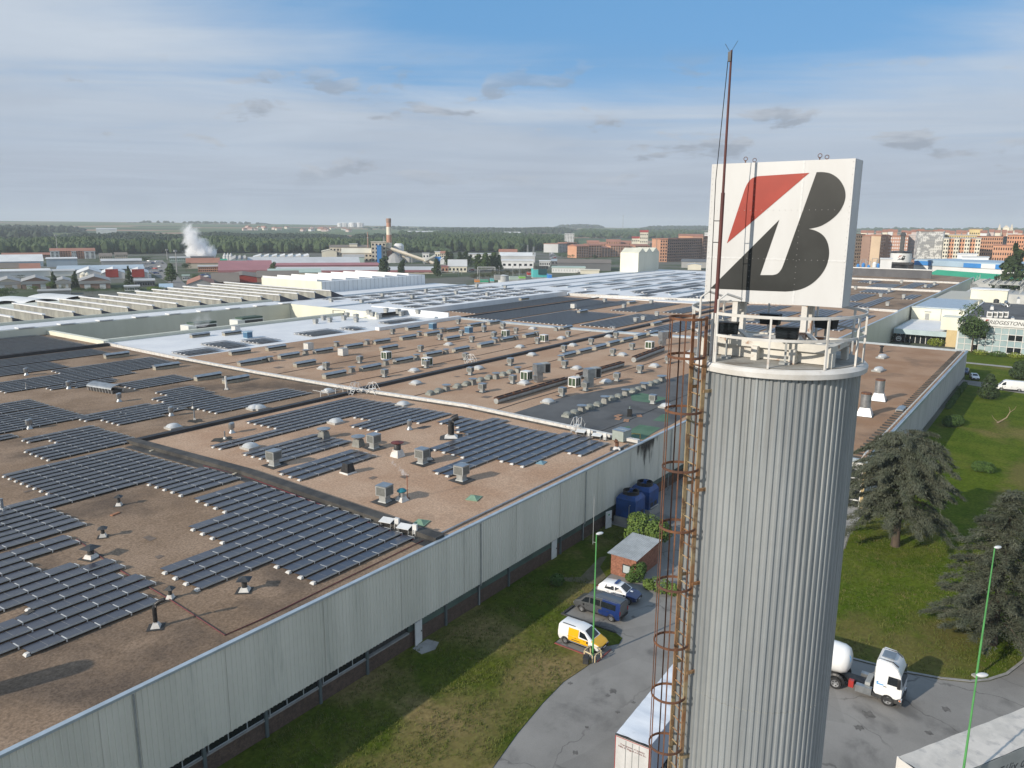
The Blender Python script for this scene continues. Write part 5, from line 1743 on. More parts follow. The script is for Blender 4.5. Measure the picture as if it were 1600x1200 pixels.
MB().lathe([(.70, 1.58), (.74, 1.64), (.1, 1.78)], 14).build('cap', mat('dark_red_cap', (.16, .035, .028), (.11, .03, .025), .6, scale=2), t)
p = rf('Z2', 775, 715)
t = thing('black_vent_box', 'short black tapered vent box at the end of three solar rows', 'roof vent', p)
MB().frus(0, 0, 0, .16, .66, .66, .6, .6).build('foot', WHITER, t)
MB().frus(0, 0, .16, 1.0, .55, .55, .38, .38).frus(0, 0, 1.0, 1.1, .42, .42, .40, .40).build('box', BLACK, t)
p = rf('Z2', 1280, 625)
chimney('small black chimney hidden behind a brown-grey cube cooler', 'Z2', 1282, 632, 1.0, .2)
p = rf('Z2', 1112, 888)
t = thing('teal_capped_vent', 'squat vent with teal domed cap beside the steaming orange pipe', 'roof vent', p)
MB().frus(0, 0, 0, .4, .5, .5, .3, .3).build('foot', WHITER, t)
MB().lathe([(.28, .4), (.30, .95)], 12).build('shaft', GREYMET, t, smooth=True)
MB().lathe([(.46, .92), (.48, 1.0), (.30, 1.16), (.06, 1.22)], 14).build('cap', mat('teal_paint', (.02, .17, .21), None, .5), t, smooth=True)
p = rf('Z2', 1147, 878)
t = thing('steam_pipe', 'thin orange rusty steam pipe blowing white steam', 'roof pipe', p)
ph = hat('Z2', 1137, 730, hypot(p.x, p.y)).z - p.z
MB().tube([(0, 0, 0), (0, 0, ph - .1), (-.12, .06, ph)], .035, 6).build('pipe', mat('orange_rust_pipe', (.38, .12, .05), (.25, .09, .04), .7, scale=3), t)
MB().box(-.15, .15, -.15, .15, 0, .12).build('foot', RUST, t)
for lb, k, x, y in (('green pyramid hatch cover near the inverter boxes', 'Z2', 1232, 1030), ('green pyramid hatch cover in the bare gravel by the tray', 'Z2', 1562, 875)):
    t = tag(MB().frus(0, 0, 0, .08, .7, .6, .7, .6).frus(0, 0, .08, .34, .62, .52, .06, .05).build('hatch_cover', mat('green_hatch', (.21, .33, .23), (.17, .27, .18), .7, scale=2), None, rf(k, x, y), .3), lb, 'roof hatch', 'green pyramid hatch covers')
tag(MB().frus(0, 0, 0, .07, .6, .5, .6, .5).frus(0, 0, .07, .25, .5, .4, .08, .06).build('hatch_cover', mat('blue_hatch', (.17, .28, .33), None, .6), None, rf('Z3', 782, 733), .2), 'small blue hatch cover beside the long solar rows', 'roof hatch')
tag(MB().box(-.6, .6, -.45, .45, 0, .05).frus(0, 0, .05, .2, .3, .22, .28, .2).build('roof_drain', FELT, None, rf('Z4', 185, 640), .3), 'small black roof drain box in the gap of solar rows', 'roof drain')
for lb, k, x, y in (('orange-brown paving slab loose on bare gravel between solar fields', 'Z1', 720, 975), ('loose pale paving slab on felt by the roof joint corner', 'Z1', 955, 577), ('loose brown slab at the foot of the long roof joint', 'Z1', 1475, 720), ('pale loose slab halfway along the felt strip', 'Z2', 660, 925)):
    tag(MB().box(-.42, .42, -.16, .16, 0, .09).box(-.40, .40, -.14, .14, .09, .10).build('paving_slab', mat('slab_' + ('orange' if 'orange' in lb else 'pale'), (.33, .16, .09) if 'orange' in lb else (.42, .38, .30), None, .9), None, rf(k, x, y), .25), lb, 'slab')
# inverters at the joint
def inverter(loc, rot, base):
    t = thing('inverter_rack', '', 'inverter', loc, rot, 'solar inverter racks')
    MB().add([(-.6, -.4, .52), (.6, -.4, .52), (.6, .4, .70), (-.6, .4, .70), (-.6, -.4, .48), (.6, -.4, .48), (.6, .4, .66), (-.6, .4, .66)], [(0, 1, 2, 3), (0, 4, 5, 1), (1, 5, 6, 2), (3, 2, 6, 7), (0, 3, 7, 4)]).build('sunshade', WHITEP, t)
    MB().box(-.5, .5, .0, .25, .08, .5).build('cabinet', BLACK, t)
    MB().box(.85, 1.25, -.12, .12, .1, .95).build('switch_box', WHITEP, t)
    mb = MB()
    for x in (-.5, .5, .95, 1.2):
        mb.box(x - .02, x + .02, -.25, .25, 0, .1).box(x - .02, x + .02, -.22, -.18, 0, .5)
    mb.build('stand', GREYMET, t)
    t['label'] = base
    return t
inverter(rf('Z2', 1018, 1050), -1.35, 'inverter rack with white sunshade at the felt joint, left of two')
inverter(rf('Z2', 1128, 1090), -1.35, 'inverter rack with white sunshade at the felt joint, next to the wall edge')
inverter(rf('Z3', 1030, 562), -1.40, 'inverter rack by the white parapet next to the folding steps')
inverter(rf('Z3', 1130, 586), -1.40, 'inverter rack by the white parapet next to the tank box')
t = thing('tank_box', 'grey-green metal tank box with yellow pipe at the parapet corner', 'tank', rf('Z3', 1285, 592), -.1)
MB().box(-.9, .9, -.8, .8, .1, 1.35).build('cabinet', mat('grey_green_tank', (.33, .38, .35), (.27, .31, .28), .6, scale=1), t)
MB().box(-.95, .95, -.85, .85, 1.35, 1.42).box(-.02, .02, -.85, .85, 1.42, 1.45).build('lid', GALV, t)
MB().tube([(.9, -.3, .6), (1.8, -.5, .6), (2.3, -1.2, .55), (2.3, -1.2, 0)], .07, 6).build('yellow_pipe', mat('yellow_pipe', (.55, .38, .10), None, .6), t)
p = rf('Z3', 1335, 440)
t = thing('pump_set', 'dark pump assembly standing among loose brown boards', 'pump', p, .4)
MB().box(-.6, .6, -.35, .35, 0, .12).box(-.5, -.3, -.3, .3, .12, 1.1).box(.25, .45, -.3, .3, .12, .9).build('frame', BLACK, t)
MB().lathe([(.22, .1), (.25, .7), (.12, .9), (.12, 1.35)], 12).build('motor', mat('grey_green_motor', (.16, .20, .16), None, .6), t, smooth=True)
MB().tube([(-.4, 0, 1.0), (0, 0, 1.25), (.35, 0, .9)], .07, 6).build('pipe', GALV, t)
for i, (x, y, lb) in enumerate(((1265, 440, 'behind'), (1265, 458, 'to the left of'), (1315, 470, 'in front of'), (1395, 440, 'to the right of'))):
    tag(MB().box(-.6, .6, -.35, .35, 0, .10).box(-.6, .6, -.02, .02, .10, .112).build('loose_board', mat('brown_board', (.36, .20, .12), (.28, .16, .10), .8, scale=2), None, rf('Z3', x, y), .2 * i), 'loose brown board %s the dark pump' % lb, 'board', 'brown boards around the pump')
# folding steps over the parapets
def stile(label, p, h, rot):
    t = thing('step_over', label, 'steps', p, rot, 'white step-over ladders')
    for s in (-.35, .35):
        MB().rod((-1.0, s, 0), (-.3, s, h), .07).rod((1.0, s, 0), (.3, s, h), .07).rod((-.3, s, h), (.3, s, h), .07).build('stringer', WHITEP, t)
        MB().rod((-1.3, s, .9), (-.4, s, h + .95), .05).rod((1.3, s, .9), (.4, s, h + .95), .05).rod((-.4, s, h + .95), (.4, s, h + .95), .05).rod((-.4, s, h + .95), (-.3, s, h), .05).rod((.4, s, h + .95), (.3, s, h), .05).rod((-1.3, s, .9), (-1.0, s, 0), .05).rod((1.3, s, .9), (1.0, s, 0), .05).build('handrail', WHITEP, t)
    mb = MB()
    for i in range(1, 4):
        f = i / 3
        mb.box(-1.0 + .7 * f - .08, -1.0 + .7 * f + .08, -.35, .35, h * f - .03, h * f).box(1.0 - .7 * f - .08, 1.0 - .7 * f + .08, -.35, .35, h * f - .03, h * f)
    mb.box(-.3, .3, -.35, .35, h - .03, h)
    mb.build('tread', WHITEP, t)
p = rf('Z2', 790, 232)
stile('white step-over ladder at the crossing of parapet and dark joint', p + Vector((1.0, 0, 0)), .95, 0)
stile('second white step-over at the crossing of parapet and dark joint', p + Vector((2.6, -2.2, 0)), .95, pi / 2)
stile('white step-over ladder crossing the white parapet by the inverters', rf('Z3', 985, 548) + Vector((.9, 0, 0)), .95, 0)
stile('white step-over ladder crossing the dark joint by a rooflight', rf('R2', 1350, 998) + Vector((0, .4, 0)), .95, pi / 2)
stile('white step-over ladder at the second parapet crossing', rf('R3', 820, 808) + Vector((.6, 0, 0)), .95, 0)
t = thing('guard_rail', 'white guard rail around the rooflight beside the dark joint', 'railing', rf('Z2', 650, 222))
gp_ = MB().box(-.03, .03, -.9, -.84, 0, .9).mesh('post', WHITEP)
for x in (-2.2, -.7, .8, 2.3):
    child('post', gp_, t, (x, 0, 0))
MB().box(-2.2, 2.3, -.9, -.85, .85, .9).box(-2.2, 2.3, -.9, -.85, .45, .5).box(-2.25, -2.2, -.9, .9, .85, .9).build('rail', WHITEP, t)
tag(MB().frus(0, 0, 0, .3, .8, .8, .75, .75).lathe([(.7, .3), (.6, .5), (.3, .6), (.05, .62)], 12).build('flat_rooflight', SKYLT, None, rf('Z2', 650, 210)), 'low rooflight inside the white guard rail', 'rooflight')
# small ventilators among the far solar rows
t = tag(MB().frus(0, 0, 0, .5, .5, .5, .4, .4).frus(0, 0, .5, 1.2, .55, .55, .55, .55).frus(0, 0, 1.2, 1.35, .7, .7, .4, .4).build('cap_vent', GREYMET), '', 'roof vent')
place(t, 'small capped vent', Zs('R3', (780, 608), (900, 645), (975, 733), (1020, 723), (1105, 695), (1070, 618), (1365, 633)) + Zs('K7', (230, 590), (320, 705), (395, 660), (380, 785), (195, 850), (525, 715), (720, 622), (800, 600), (505, 585), (95, 640)), 'small capped vents on the solar roofs', 0, .2)
place(t, 'dark little vent', Zs('C3', (365, 895), (665, 910), (870, 845), (1165, 865), (1300, 800), (290, 1075), (520, 1045), (735, 1020), (905, 1000), (1025, 1010), (1055, 1035), (835, 1065), (1220, 1015), (610, 1095), (350, 1095), (210, 1110), (490, 1075), (610, 1060), (770, 1040)) + Zs('C4', (95, 885), (205, 820), (515, 835), (690, 765), (410, 750)), 'dark vents on the white roofs', 0, .2)
# off-picture flue whose shadow falls into the lower left corner
p = rf('Z4', 420, 985) + Vector((-13.0, 4.2, .3))
t = thing('roof_flue', 'wide galvanised roof flue standing by the nearest roof corner', 'chimney', p)
MB().lathe([(1.0, 0), (.8, .5), (.8, 5.9), (.7, 6.1)], 20).build('pipe', GALV, t, smooth=True)
MB().box(-1.3, 1.3, -1.3, 1.3, 0, .1).build('flashing', FELT, t)
# steaming cooler boxes in the courtyard
for lb, k, x, y in (('white cooling box with green top steaming in the courtyard', 'C2', 580, 1160), ('second white cooling box in the courtyard, right of the steaming one', 'C2', 1050, 1105)):
    p = at(k, x, y, 8.0)
    p.y += 3
    t = thing('yard_cooler', lb, 'cooling tower', (p.x, p.y, 0), 0, 'white courtyard cooling boxes')
    MB().box(-4, 4, -1.8, 1.8, 0, 9.0).build('case', mat('white_cooler_case', (.66, .67, .64), None, .6), t)
    MB().box(-2.4, 4, -1.6, 1.6, 9.0, 9.5).build('fan_deck', mat('dark_green_deck', (.05, .085, .06), None, .7), t)
    MB().box(-1.8, 3.8, -1.83, -1.8, 7.4, 8.8).build('louvre', DARKMET, t)
# ------------------------------------------------------------------ brown roofed annex
AX0, AX1, AY0, AY1, AZ = 98.0, 204.2, 17.5, 42.4, 6.05
annex = thing('roof_annex', 'long brown roofed annex with white ribbed side wall running beside the lawn', 'factory', (98, 17.5, 0))
pan = lambda mb, name, m, smooth=False: part(mb, name, m, annex, smooth)
pan(MB().poly([(AX0, AY0, AZ), (AX1, AY0, AZ), (AX1, AY1, AZ), (AX0, AY1, AZ)]), 'roof', GRAVELF)
pan(MB().box(AX0 - .1, AX1 + .1, AY0 - .12, AY0 + .3, AZ - .2, AZ + .28).box(AX0 - .1, AX0 + .25, AY0 + .3, AY1, AZ - .2, AZ + .25).box(AX1 - .25, AX1 + .1, AY0 + .3, AY1, AZ - .2, AZ + .28).box(AX1 - 1.2, AX1 - 1.0, AY0 + 1.5, AY1, AZ, AZ + .45), 'coping', COPING)
pan(MB().box(AX0 + .4, AX1, AY0 + .15, AY0 + .4, 0, AZ - .2), 'wall', mat('annex_wall_grey', (.17, .185, .18), (.12, .13, .13), .6, scale=.4, stretch=(1, 1, .2)))
mb = MB()
x = AX0 + .6
while x < AX1:
    mb.box(x, x + .36, AY0 + .02, AY0 + .15, .3, AZ - .2)
    x += 1.25
pan(mb, 'wall_rib', mat('white_rib', (.72, .72, .70), (.62, .62, .60), .5, scale=.5, stretch=(1, 1, .2)))
pan(MB().box(AX1 - .2, AX1, AY0 + .4, AY1, 0, AZ - .2), 'end_wall', CLADG)
pan(MB().box(AX0 + .2, AX0 + .35, AY0 + .3, AY1, 0, AZ - .2), 'glazing', GLASSD)
mb = MB()
for i in range(18):
    mb.box(AX0 + .05, AX0 + .2, AY0 + .3 + i * 1.4, AY0 + .42 + i * 1.4, 0, AZ - .2)
for z in (.9, 2.3, 3.7, 4.9):
    mb.box(AX0 + .06, AX0 + .2, AY0 + .3, AY1, z, z + .12)
mb.box(AX0 + .04, AX0 + .2, AY0 + .3, AY1, 5.1, AZ - .2)
pan(mb, 'window_frame', WHITEP)
pan(MB().box(AX0 - .05, AX0 + .3, AY0 - .05, AY0 + .3, 0, AZ - .2), 'corner_post', mat('ochre_post', (.48, .36, .18), None, .7))
bm1 = MB()
bm1.add([(-.05, 0, 0), (.05, 0, 0), (.05, .15, .85), (-.05, .15, .85), (-.05, .6, 0), (.05, .6, 0)], [(0, 1, 2, 3), (3, 2, 5, 4)])
bm1.box(-.8, .8, .10, .16, .74, .86).rod((-.8, .12, .8), (0, .5, .05), .07).rod((.8, .12, .8), (0, .5, .05), .07)
bm1.cur = 1
bm1.box(-.10, .10, .55, 1.75, .02, .22)
bme = bm1.mesh('parapet_bracket', [WHITEP, FELT])
nb = 60
for i in range(nb):
    child('parapet_bracket', bme, annex, Vector((AX0 + 1.2 + i * (AX1 - AX0 - 3) / (nb - 1), AY0 + .32, AZ)) - Vector(annex.location))
for i, (x, y, lb) in enumerate(((175, 735, 'left one of two tall silver stacks with rusty rims on the annex roof'), (300, 600, 'right one of two tall silver stacks with rusty rims on the annex roof'))):
    p = at('K8', x, y, AZ)
    t = thing('silver_stack', lb, 'chimney', p, .1, 'silver stacks on the annex roof')
    MB().frus(0, 0, 0, 1.25, 1.25, 1.15, .72, .72).build('foot', mat('silver_paint', (.66, .67, .67), (.55, .56, .56), .35, .5, scale=1.5), t)
    mb = MB().lathe([(.74, 1.2), (.74, 3.45), (.66, 3.45), (.66, 2.8)], 20)
    mb.build('pipe', GALV, t, smooth=True)
    MB().lathe([(.745, 3.3), (.755, 3.32), (.755, 3.52), (.68, 3.54)], 20).build('rim', RUST, t)
    MB().box(-1.4, 1.4, -1.3, 1.3, 0, .04).build('flashing', FELT, t)
for x, y, lb in ((335, 225, 'flat white barrel rooflight at the far end of the annex roof'), (302, 342, 'white domed rooflight in the middle of the annex roof')):
    p = at('K8', x, y, AZ)
    t = thing('barrel_rooflight', lb, 'rooflight', p, 1.4)
    MB().box(-.9, .9, -1.5, 1.5, 0, .3).build('kerb', GREYMET, t)
    MB().lathe([(1.5, 0), (1.4, .3), (1.0, .52), (.3, .62)], 16, (0, 0, .3), .57, 1).build('dome', SKYLT, t, smooth=True)
p = at('K8', 325, 178, AZ)
t = thing('roof_vent', 'black vent pipe near the far parapet of the annex', 'roof vent', p)
MB().lathe([(.5, 0), (.3, .3), (.25, 1.3), (.45, 1.35), (.5, 1.6), (.1, 1.7)], 12).build('pipe', BLACK, t)
t = thing('roof_hatch', 'low grey hatch at the annex roof edge by the brackets', 'roof hatch', at('K8', 500, 690, AZ), 0)
MB().box(-1.6, 1.6, -.5, .5, 0, .35).build('frame', GREYMET, t)
MB().frus(0, 0, .35, .5, 1.6, .5, 1.4, .1).build('lid', GALV, t)

# ------------------------------------------------------------------ brick shed and blue tanks
shed = thing('brick_shed', 'small red brick shed with pale corrugated roof near the tower foot', 'shed', (63.6, 30.9, .05), radians(0))
MB().prism([(0, 0), (4.9, 0), (4.9, 2.75), (0, 2.75)], 0, 2.0).box(0, 4.9, 0, 2.75, 2.0, 2.12).build('wall', BRICKR, shed)
mb = MB()
for i in range(30):
    y = -.25 + i * 3.3 / 30
    for xa, xb, za, zb in ((-.3, 5.2, 2.16, 2.50),):
        h1, h2 = (.0, .08) if i % 2 else (.08, .0)
        mb.poly([(xa, y, za + h1), (xb, y, zb + h1), (xb, y + 3.3 / 30, zb + h2), (xa, y + 3.3 / 30, za + h2)])
mb.build('roof', mat('pale_corrugated', (.50, .51, .50), (.40, .41, .40), .55, .1, scale=1, detail=5), shed)
MB().add([(-.02, .02, 2.1), (4.92, .02, 2.1), (4.92, .02, 2.44), (-.02, .02, 2.14), (-.02, 2.73, 2.1), (4.92, 2.73, 2.1), (4.92, 2.73, 2.44), (-.02, 2.73, 2.14)], [(0, 1, 2, 3), (5, 4, 7, 6), (1, 5, 6, 2)]).build('gable', BRICKR, shed)
w = MB().box(-.06, 0, 0, .9, 0, .95).build('window', DARKMET, shed, (-.001, .55, .45))
MB().box(-.075, -.06, .10, .80, .10, .85).build('pane', mat('pale_window', (.42, .47, .47), None, .3), w)


def leafblob(n, clumps, leaf, seed, flat=.0, elong=1.):
    """leaf-sized faces scattered through several uneven clumps"""
    rnd = random.Random(seed)
    mb = MB()
    for i in range(n):
        cx, cy, cz, rx, ry, rz2 = clumps[rnd.randrange(len(clumps))]
        while True:
            v = Vector((rnd.uniform(-1, 1), rnd.uniform(-1, 1), rnd.uniform(-1, 1)))
            if .05 < v.length < 1:
                break
        v = v.normalized() * (v.length ** .38)
        p = Vector((cx + v.x * rx, cy + v.y * ry, cz + v.z * rz2))
        nrm = (v + Vector((rnd.gauss(0, .5), rnd.gauss(0, .5), rnd.gauss(0, .5) + .3))).normalized()
        a = nrm.cross(Vector((rnd.random() - .5, rnd.random() - .5, rnd.random() - .5))).normalized()
        b = nrm.cross(a)
        s = leaf * rnd.uniform(.6, 1.3)
        mb.poly([p - a * s, p - b * s * .55 * elong, p + a * s, p + b * s * .55 * elong])
    return mb


def leafmat(name, a, b, c, s=.8):
    return mat(name, a, b, .8, scale=s, detail=5, c3=c, scale3=s * .5, lo3=.5, hi3=.75, spec=.25, fine=.3, fscale=3)


LEAFC = leafmat('cedar_needles', (.068, .080, .050), (.116, .124, .086), (.032, .042, .026), .9)
LEAFG = leafmat('fresh_leaves', (.095, .150, .028), (.135, .195, .045), (.06, .10, .022), 1.2)
LEAFD = leafmat('dark_leaves', (.030, .050, .018), (.045, .070, .026), (.02, .034, .014), .6)
LEAFM = leafmat('mid_leaves', (.045, .080, .022), (.070, .110, .034), (.03, .055, .018), .6)
LEAFY = leafmat('yellow_green_leaves', (.15, .19, .02), (.20, .24, .04), (.10, .14, .02), 1.2)
HEDGE = leafmat('hedge_leaves', (.05, .095, .02), (.075, .13, .03), (.035, .07, .015), 1.5)


def cedar(label, loc, h, w, seed, cone):
    rnd = random.Random(seed)
    t = thing('cedar_tree', label, 'tree', loc)
    tr = MB().tube([(0, 0, 0), (.05, .02, h * .15), (.1, -.1, h * .5), (0, 0, h * .97)], [.48, .36, .2, .04], 10)
    crown = MB()
    limbs = MB()
    nb = 150 if cone else 120
    for i in range(nb):
        f = (i + rnd.random()) / nb
        z = h * ((.10 if cone else .25) + (.88 if cone else .72) * f ** (.95 if cone else .85))
        tt = z / h
        L = w / 2 * ((1.04 - tt) ** .75 if cone else max(.2, 1 - ((tt - .42) / .62) ** 2) ** .5)
        L *= rnd.uniform(.62, 1.12)
        a = i * 2.39996 + rnd.gauss(0, .25)
        d = Vector((cos(a), sin(a), 0))
        s_ = Vector((-sin(a), cos(a), 0))
        rise, droop = (rnd.uniform(.10, .3), rnd.uniform(.25, .45)) if cone else (rnd.uniform(.15, .5), rnd.uniform(.35, .7))
        at_ = lambda q: Vector((0, 0, z)) + d * (L * q) + Vector((0, 0, L * (rise * q - droop * q * q)))
        if i % 2 == 0:
            limbs.tube([at_(0), at_(.5), at_(.9)], [.09 * (1.2 - tt), .05 * (1.2 - tt), .015], 4, False)
        n = int(60 * L ** 1.1) + 20
        for j in range(n):
            q = .18 + .84 * rnd.random() ** .72
            wd = (.30 if cone else .34) * L * (1.05 - q) + .18
            p = at_(q) + s_ * rnd.gauss(0, wd * .5) + Vector((0, 0, rnd.gauss(-.03, .07)))
            hang = rnd.uniform(.12, .42) * (1.0 if cone else 1.6)
            dirv = (d * rnd.uniform(.2, 1) + s_ * rnd.gauss(0, .7)).normalized()
            for k in range(3):
                dv = (dirv + Vector((rnd.gauss(0, .45), rnd.gauss(0, .45), rnd.gauss(-.12 if cone else -.75, .3)))).normalized()
                ln = rnd.uniform(.08, .34) * (1 if cone else 1.1)
                sd = dv.cross(Vector((rnd.gauss(0, .5), rnd.gauss(0, .5), 1))).normalized() * rnd.uniform(.016, .042)
                e = p + dv * ln
                crown.poly([p - sd, e - sd * .25, e + sd * .25, p + sd])
                p = p + Vector((rnd.gauss(0, .09), rnd.gauss(0, .09), rnd.gauss(0, .05)))
    tr.build('trunk', BARK, t, smooth=True)
    limbs.build('limbs', BARK, t)
    crown.build('crown', LEAFC, t)
    return t


cedar('broad grey-green cedar with bare lower trunk on the lawn beside the tower', (88.0, 12.0, .05), 13.2, 12.0, 4, False)
cedar('tall layered conical cedar behind the lamp post at the right edge', (70.9, 1.7, .05), 13.6, 11.8, 9, True)


def bush(label, loc, clumps, n, leaf, m, seed, name='bush', cat='bush'):
    t = thing(name, label, cat, loc)
    MB().tube([(0, 0, 0), (.03, .02, clumps[0][2])], [.09, .04], 6).build('stem', BARK, t)
    leafblob(n, clumps, leaf, seed).build('foliage', m, t)
    return t


bush('bright green leafy bush hanging over the shed roof behind the ladder', (71.5, 33.6, .05), [(0, 0, 2.2, 2.3, 2.2, 1.5), (-1.2, .8, 1.7, 1.4, 1.2, 1.2), (1.4, -.7, 1.6, 1.6, 1.5, 1.3), (-.4, -1.2, 2.4, 1.3, 1.2, 1.0), (.6, 1.4, 2.6, 1.2, 1.2, .9)], 3800, .15, LEAFG, 2)
bush('green ivy clump climbing the corner of the brick shed', (63.4, 30.7, .05), [(0, 0, .9, .55, .8, .95), (.3, -.35, 1.3, .7, .45, .8), (-.2, .5, .4, .45, .6, .45)], 1400, .12, HEDGE, 3)
bush('low green shrub between shed and ladder cage', (62.9, 28.0, .05), [(0, 0, .7, .7, 1.2, .8), (.2, -1.2, .5, .6, .7, .6), (-.1, 1.1, .5, .5, .6, .5)], 1500, .12, LEAFG, 5)
bush('round dark shrub on the shaded grass verge', (58.3, 36.6, .06), [(0, 0, .5, .7, .7, .6)], 700, .12, HEDGE, 6)
bush('small neat clipped oval hedge alone on the lawn', (124.2, 6.9, .06), [(0, 0, .75, .85, 1.5, .85), (0, .7, .7, .8, .8, .78), (0, -.7, .7, .8, .8, .78)], 3000, .12, HEDGE, 7, 'clipped_hedge', 'hedge')
bush('broad dark hedge in the shade of the annex wall', (151.8, 13.8, .06), [(0, 0, .8, 1.8, 1.7, 1.0), (-1.4, .4, .7, 1.2, 1.2, .8), (1.6, -.3, .7, 1.4, 1.3, .9)], 1800, .16, HEDGE, 8, 'dark_hedge', 'hedge')
for i in range(9):
    bush('clipped shrub of the foundation hedge along the annex wall', (166 + i * 3.2, 16.2, .05), [(0, 0, .5, 1.7, .6, .6)], 350, .15, HEDGE, 30 + i, 'wall_hedge', 'hedge')['group'] = 'foundation hedge along the annex wall'
for o in list(COL.objects):
    if o.name.startswith('wall_hedge'):
        reg(o, 'clipped shrub of the hedge', 'along the annex wall')
bush('dark green conical conifer shrub in front of the white panel van', (180.6, 10.9, .05), [(0, 0, 1.3, 2.1, 2.1, 1.3), (0, 0, 3.0, 1.5, 1.5, 1.6), (.1, 0, 4.2, .8, .8, 1.0)], 2200, .22, LEAFD, 10, 'conifer_shrub', 'shrub')
bush('dark green conical conifer shrub at the right edge behind the white panel van', (209.5, 7.0, .05), [(0, 0, 1.4, 2.4, 2.3, 1.4), (0, 0, 2.9, 1.7, 1.6, 1.5)], 2000, .24, LEAFD, 11, 'conifer_shrub', 'shrub')
# bare branched sapling
p = at('K8', 1355, 808)
t = thing('bare_sapling', 'bare forked sapling trunk casting a thin shadow on the lawn', 'tree', p)
MB().tube([(0, 0, 0), (1.6, -1.3, .9), (2.0, -1.7, 2.0), (1.6, -1.5, 2.9)], [.13, .11, .08, .03], 7).build('trunk', mat('pale_bark', (.30, .23, .15), (.22, .165, .11), .9, scale=3), t)
MB().tube([(.3, -.2, .15), (0, .5, .8), (-.3, .9, 1.5)], [.06, .04, .02], 5).tube([(2.0, -1.7, 1.9), (2.4, -2.3, 2.5), (2.3, -2.5, 3.1)], [.05, .04, .015], 5).tube([(1.6, -1.5, 2.7), (1.0, -1.3, 3.2)], [.03, .012], 4).build('limbs', MATS['pale_bark'], t)
t = thing('blue_board', 'small blue board on the shaded lawn by the cedar', 'board', at('K8', 805, 1068), .3)
MB().box(-.7, .7, -.06, .06, .15, .5).build('panel', CARB, t)
MB().box(-.6, -.5, -.03, .03, 0, .15).box(.5, .6, -.03, .03, 0, .15).build('foot', DARKMET, t)
t = thing('wall_cabinet', 'grey cabinet standing against the annex wall in the shade', 'cabinet', (134, 16.7, .05), 0)
MB().box(-.9, .9, -.4, .4, .1, 2.2).build('case', mat('grey_green_tank'  , (.33, .38, .35)), t)
MB().box(-.95, .95, -.45, .45, 2.2, 2.28).box(-.8, .8, -.35, .35, 0, .1).build('lid', GREYMET, t)

BLUET = mat('blue_tank_paint', (.016, .075, .26), (.012, .05, .17), .45, scale=.9, detail=5, c3=(.02, .035, .07), scale3=1.3, lo3=.55, hi3=.75)
for i, (x, y, lb) in enumerate(((76.9, 38.4, 'blue boxy cooling tower under the soot stain, nearer one of two'), (80.7, 38.5, 'blue boxy cooling tower by the wall, farther one of two'))):
    t = thing('cooling_tower', lb, 'cooling tower', (x, y, .05), 0, 'blue cooling towers beside the wall')
    MB().box(-1.25, 1.25, -1.25, 1.25, .95, 3.1).frus(0, 0, 3.1, 3.55, 1.25, 1.25, 1.0, 1.0).build('casing', BLUET, t)
    MB().lathe([(1.0, 3.5), (.95, 3.6), (.95, 3.95), (.85, 3.95), (.85, 3.6)], 20).build('fan_ring', BLACK, t)
    MB().lathe([(.15, 3.55), (.2, 4.1), (.1, 4.2)], 10).box(-.9, .9, -.05, .05, 3.9, 3.97).build('fan_motor', BLUET, t)
    MB().box(-1.4, 1.4, -1.45, 1.4, 0, .9).build('plinth', CONC, t)
    MB().tube([(-1.3, -.6, 2.6), (-1.55, -.6, 2.5), (-1.55, -.6, .9)], .06, 6).tube([(-1.0, -1.35, 1.1), (1.0, -1.35, 1.1)], .07, 6).build('pipe', GALV, t)
    for s in (-.5, .5):
        MB().box(s - .35, s + .35, -1.27, -1.25, 1.2, 1.7).build('louvre', BLACK, t)

# ------------------------------------------------------------------ office and entrance
OX = 250.0
off = thing('office_building', 'pale blue glazed office building with lettered white sign board on its roof edge', 'office', (OX, 8, 0))
pof = lambda mb, name, m, smooth=False: part(mb, name, m, off, smooth)
pof(MB().box(OX + .3, OX + 75, -20, 24.6, 0, 7.9), 'wall', mat('office_pale_wall', (.55, .60, .60), None, .5))
pof(MB().poly([(OX, -20, 7.95), (OX + 75, -20, 7.95), (OX + 75, 24.6, 7.95), (OX, 24.6, 7.95)]), 'roof', GREYROOF)
pof(MB().box(OX - .1, OX + .3, -20, 24.8, 7.3, 8.2).box(OX + .3, OX + 75, 24.5, 24.9, 7.6, 8.25), 'coping', WHITEP)
gp = MB().box(-.03, .03, 0, 1.5, 0, 1.45).mesh('window', GLASSB)
gd = MB().box(-.03, .03, 0, 1.5, 0, 1.45).mesh('window', GLASSD)
random.seed(8)
for i in range(26):
    for j in range(4):
        y = 24.2 - i * 1.7 - 1.6
        z = .4 + j * 1.72
        child('window', gd if (j == 2 and random.random() < .35) or (j == 0 and random.random() < .1) else gp, off, Vector((OX + .12, y, z)) - Vector(off.location))
mb = MB()
for i in range(27):
    mb.box(OX - .02, OX + .28, 24.2 - i * 1.7 - .1, 24.2 - i * 1.7 + .06, 0, 7.3)
for j in range(5):
    mb.box(OX + .0, OX + .27, -20, 24.2, .2 + j * 1.72, .38 + j * 1.72)
pof(mb, 'mullion', WHITEP)
sb = thing('roof_sign', 'long white sign board with black slanted company lettering on the office roof edge', 'sign', (OX - .4, 8, 0))
a, b = at('K7', 1205, 960, 8), at('K7', 1600, 970, 8)
sy1 = a.y * OX / a.x
part(MB().box(OX - .42, OX - .3, sy1 - 19, sy1, 7.55, 9.75), 'board', WHITEP, sb)
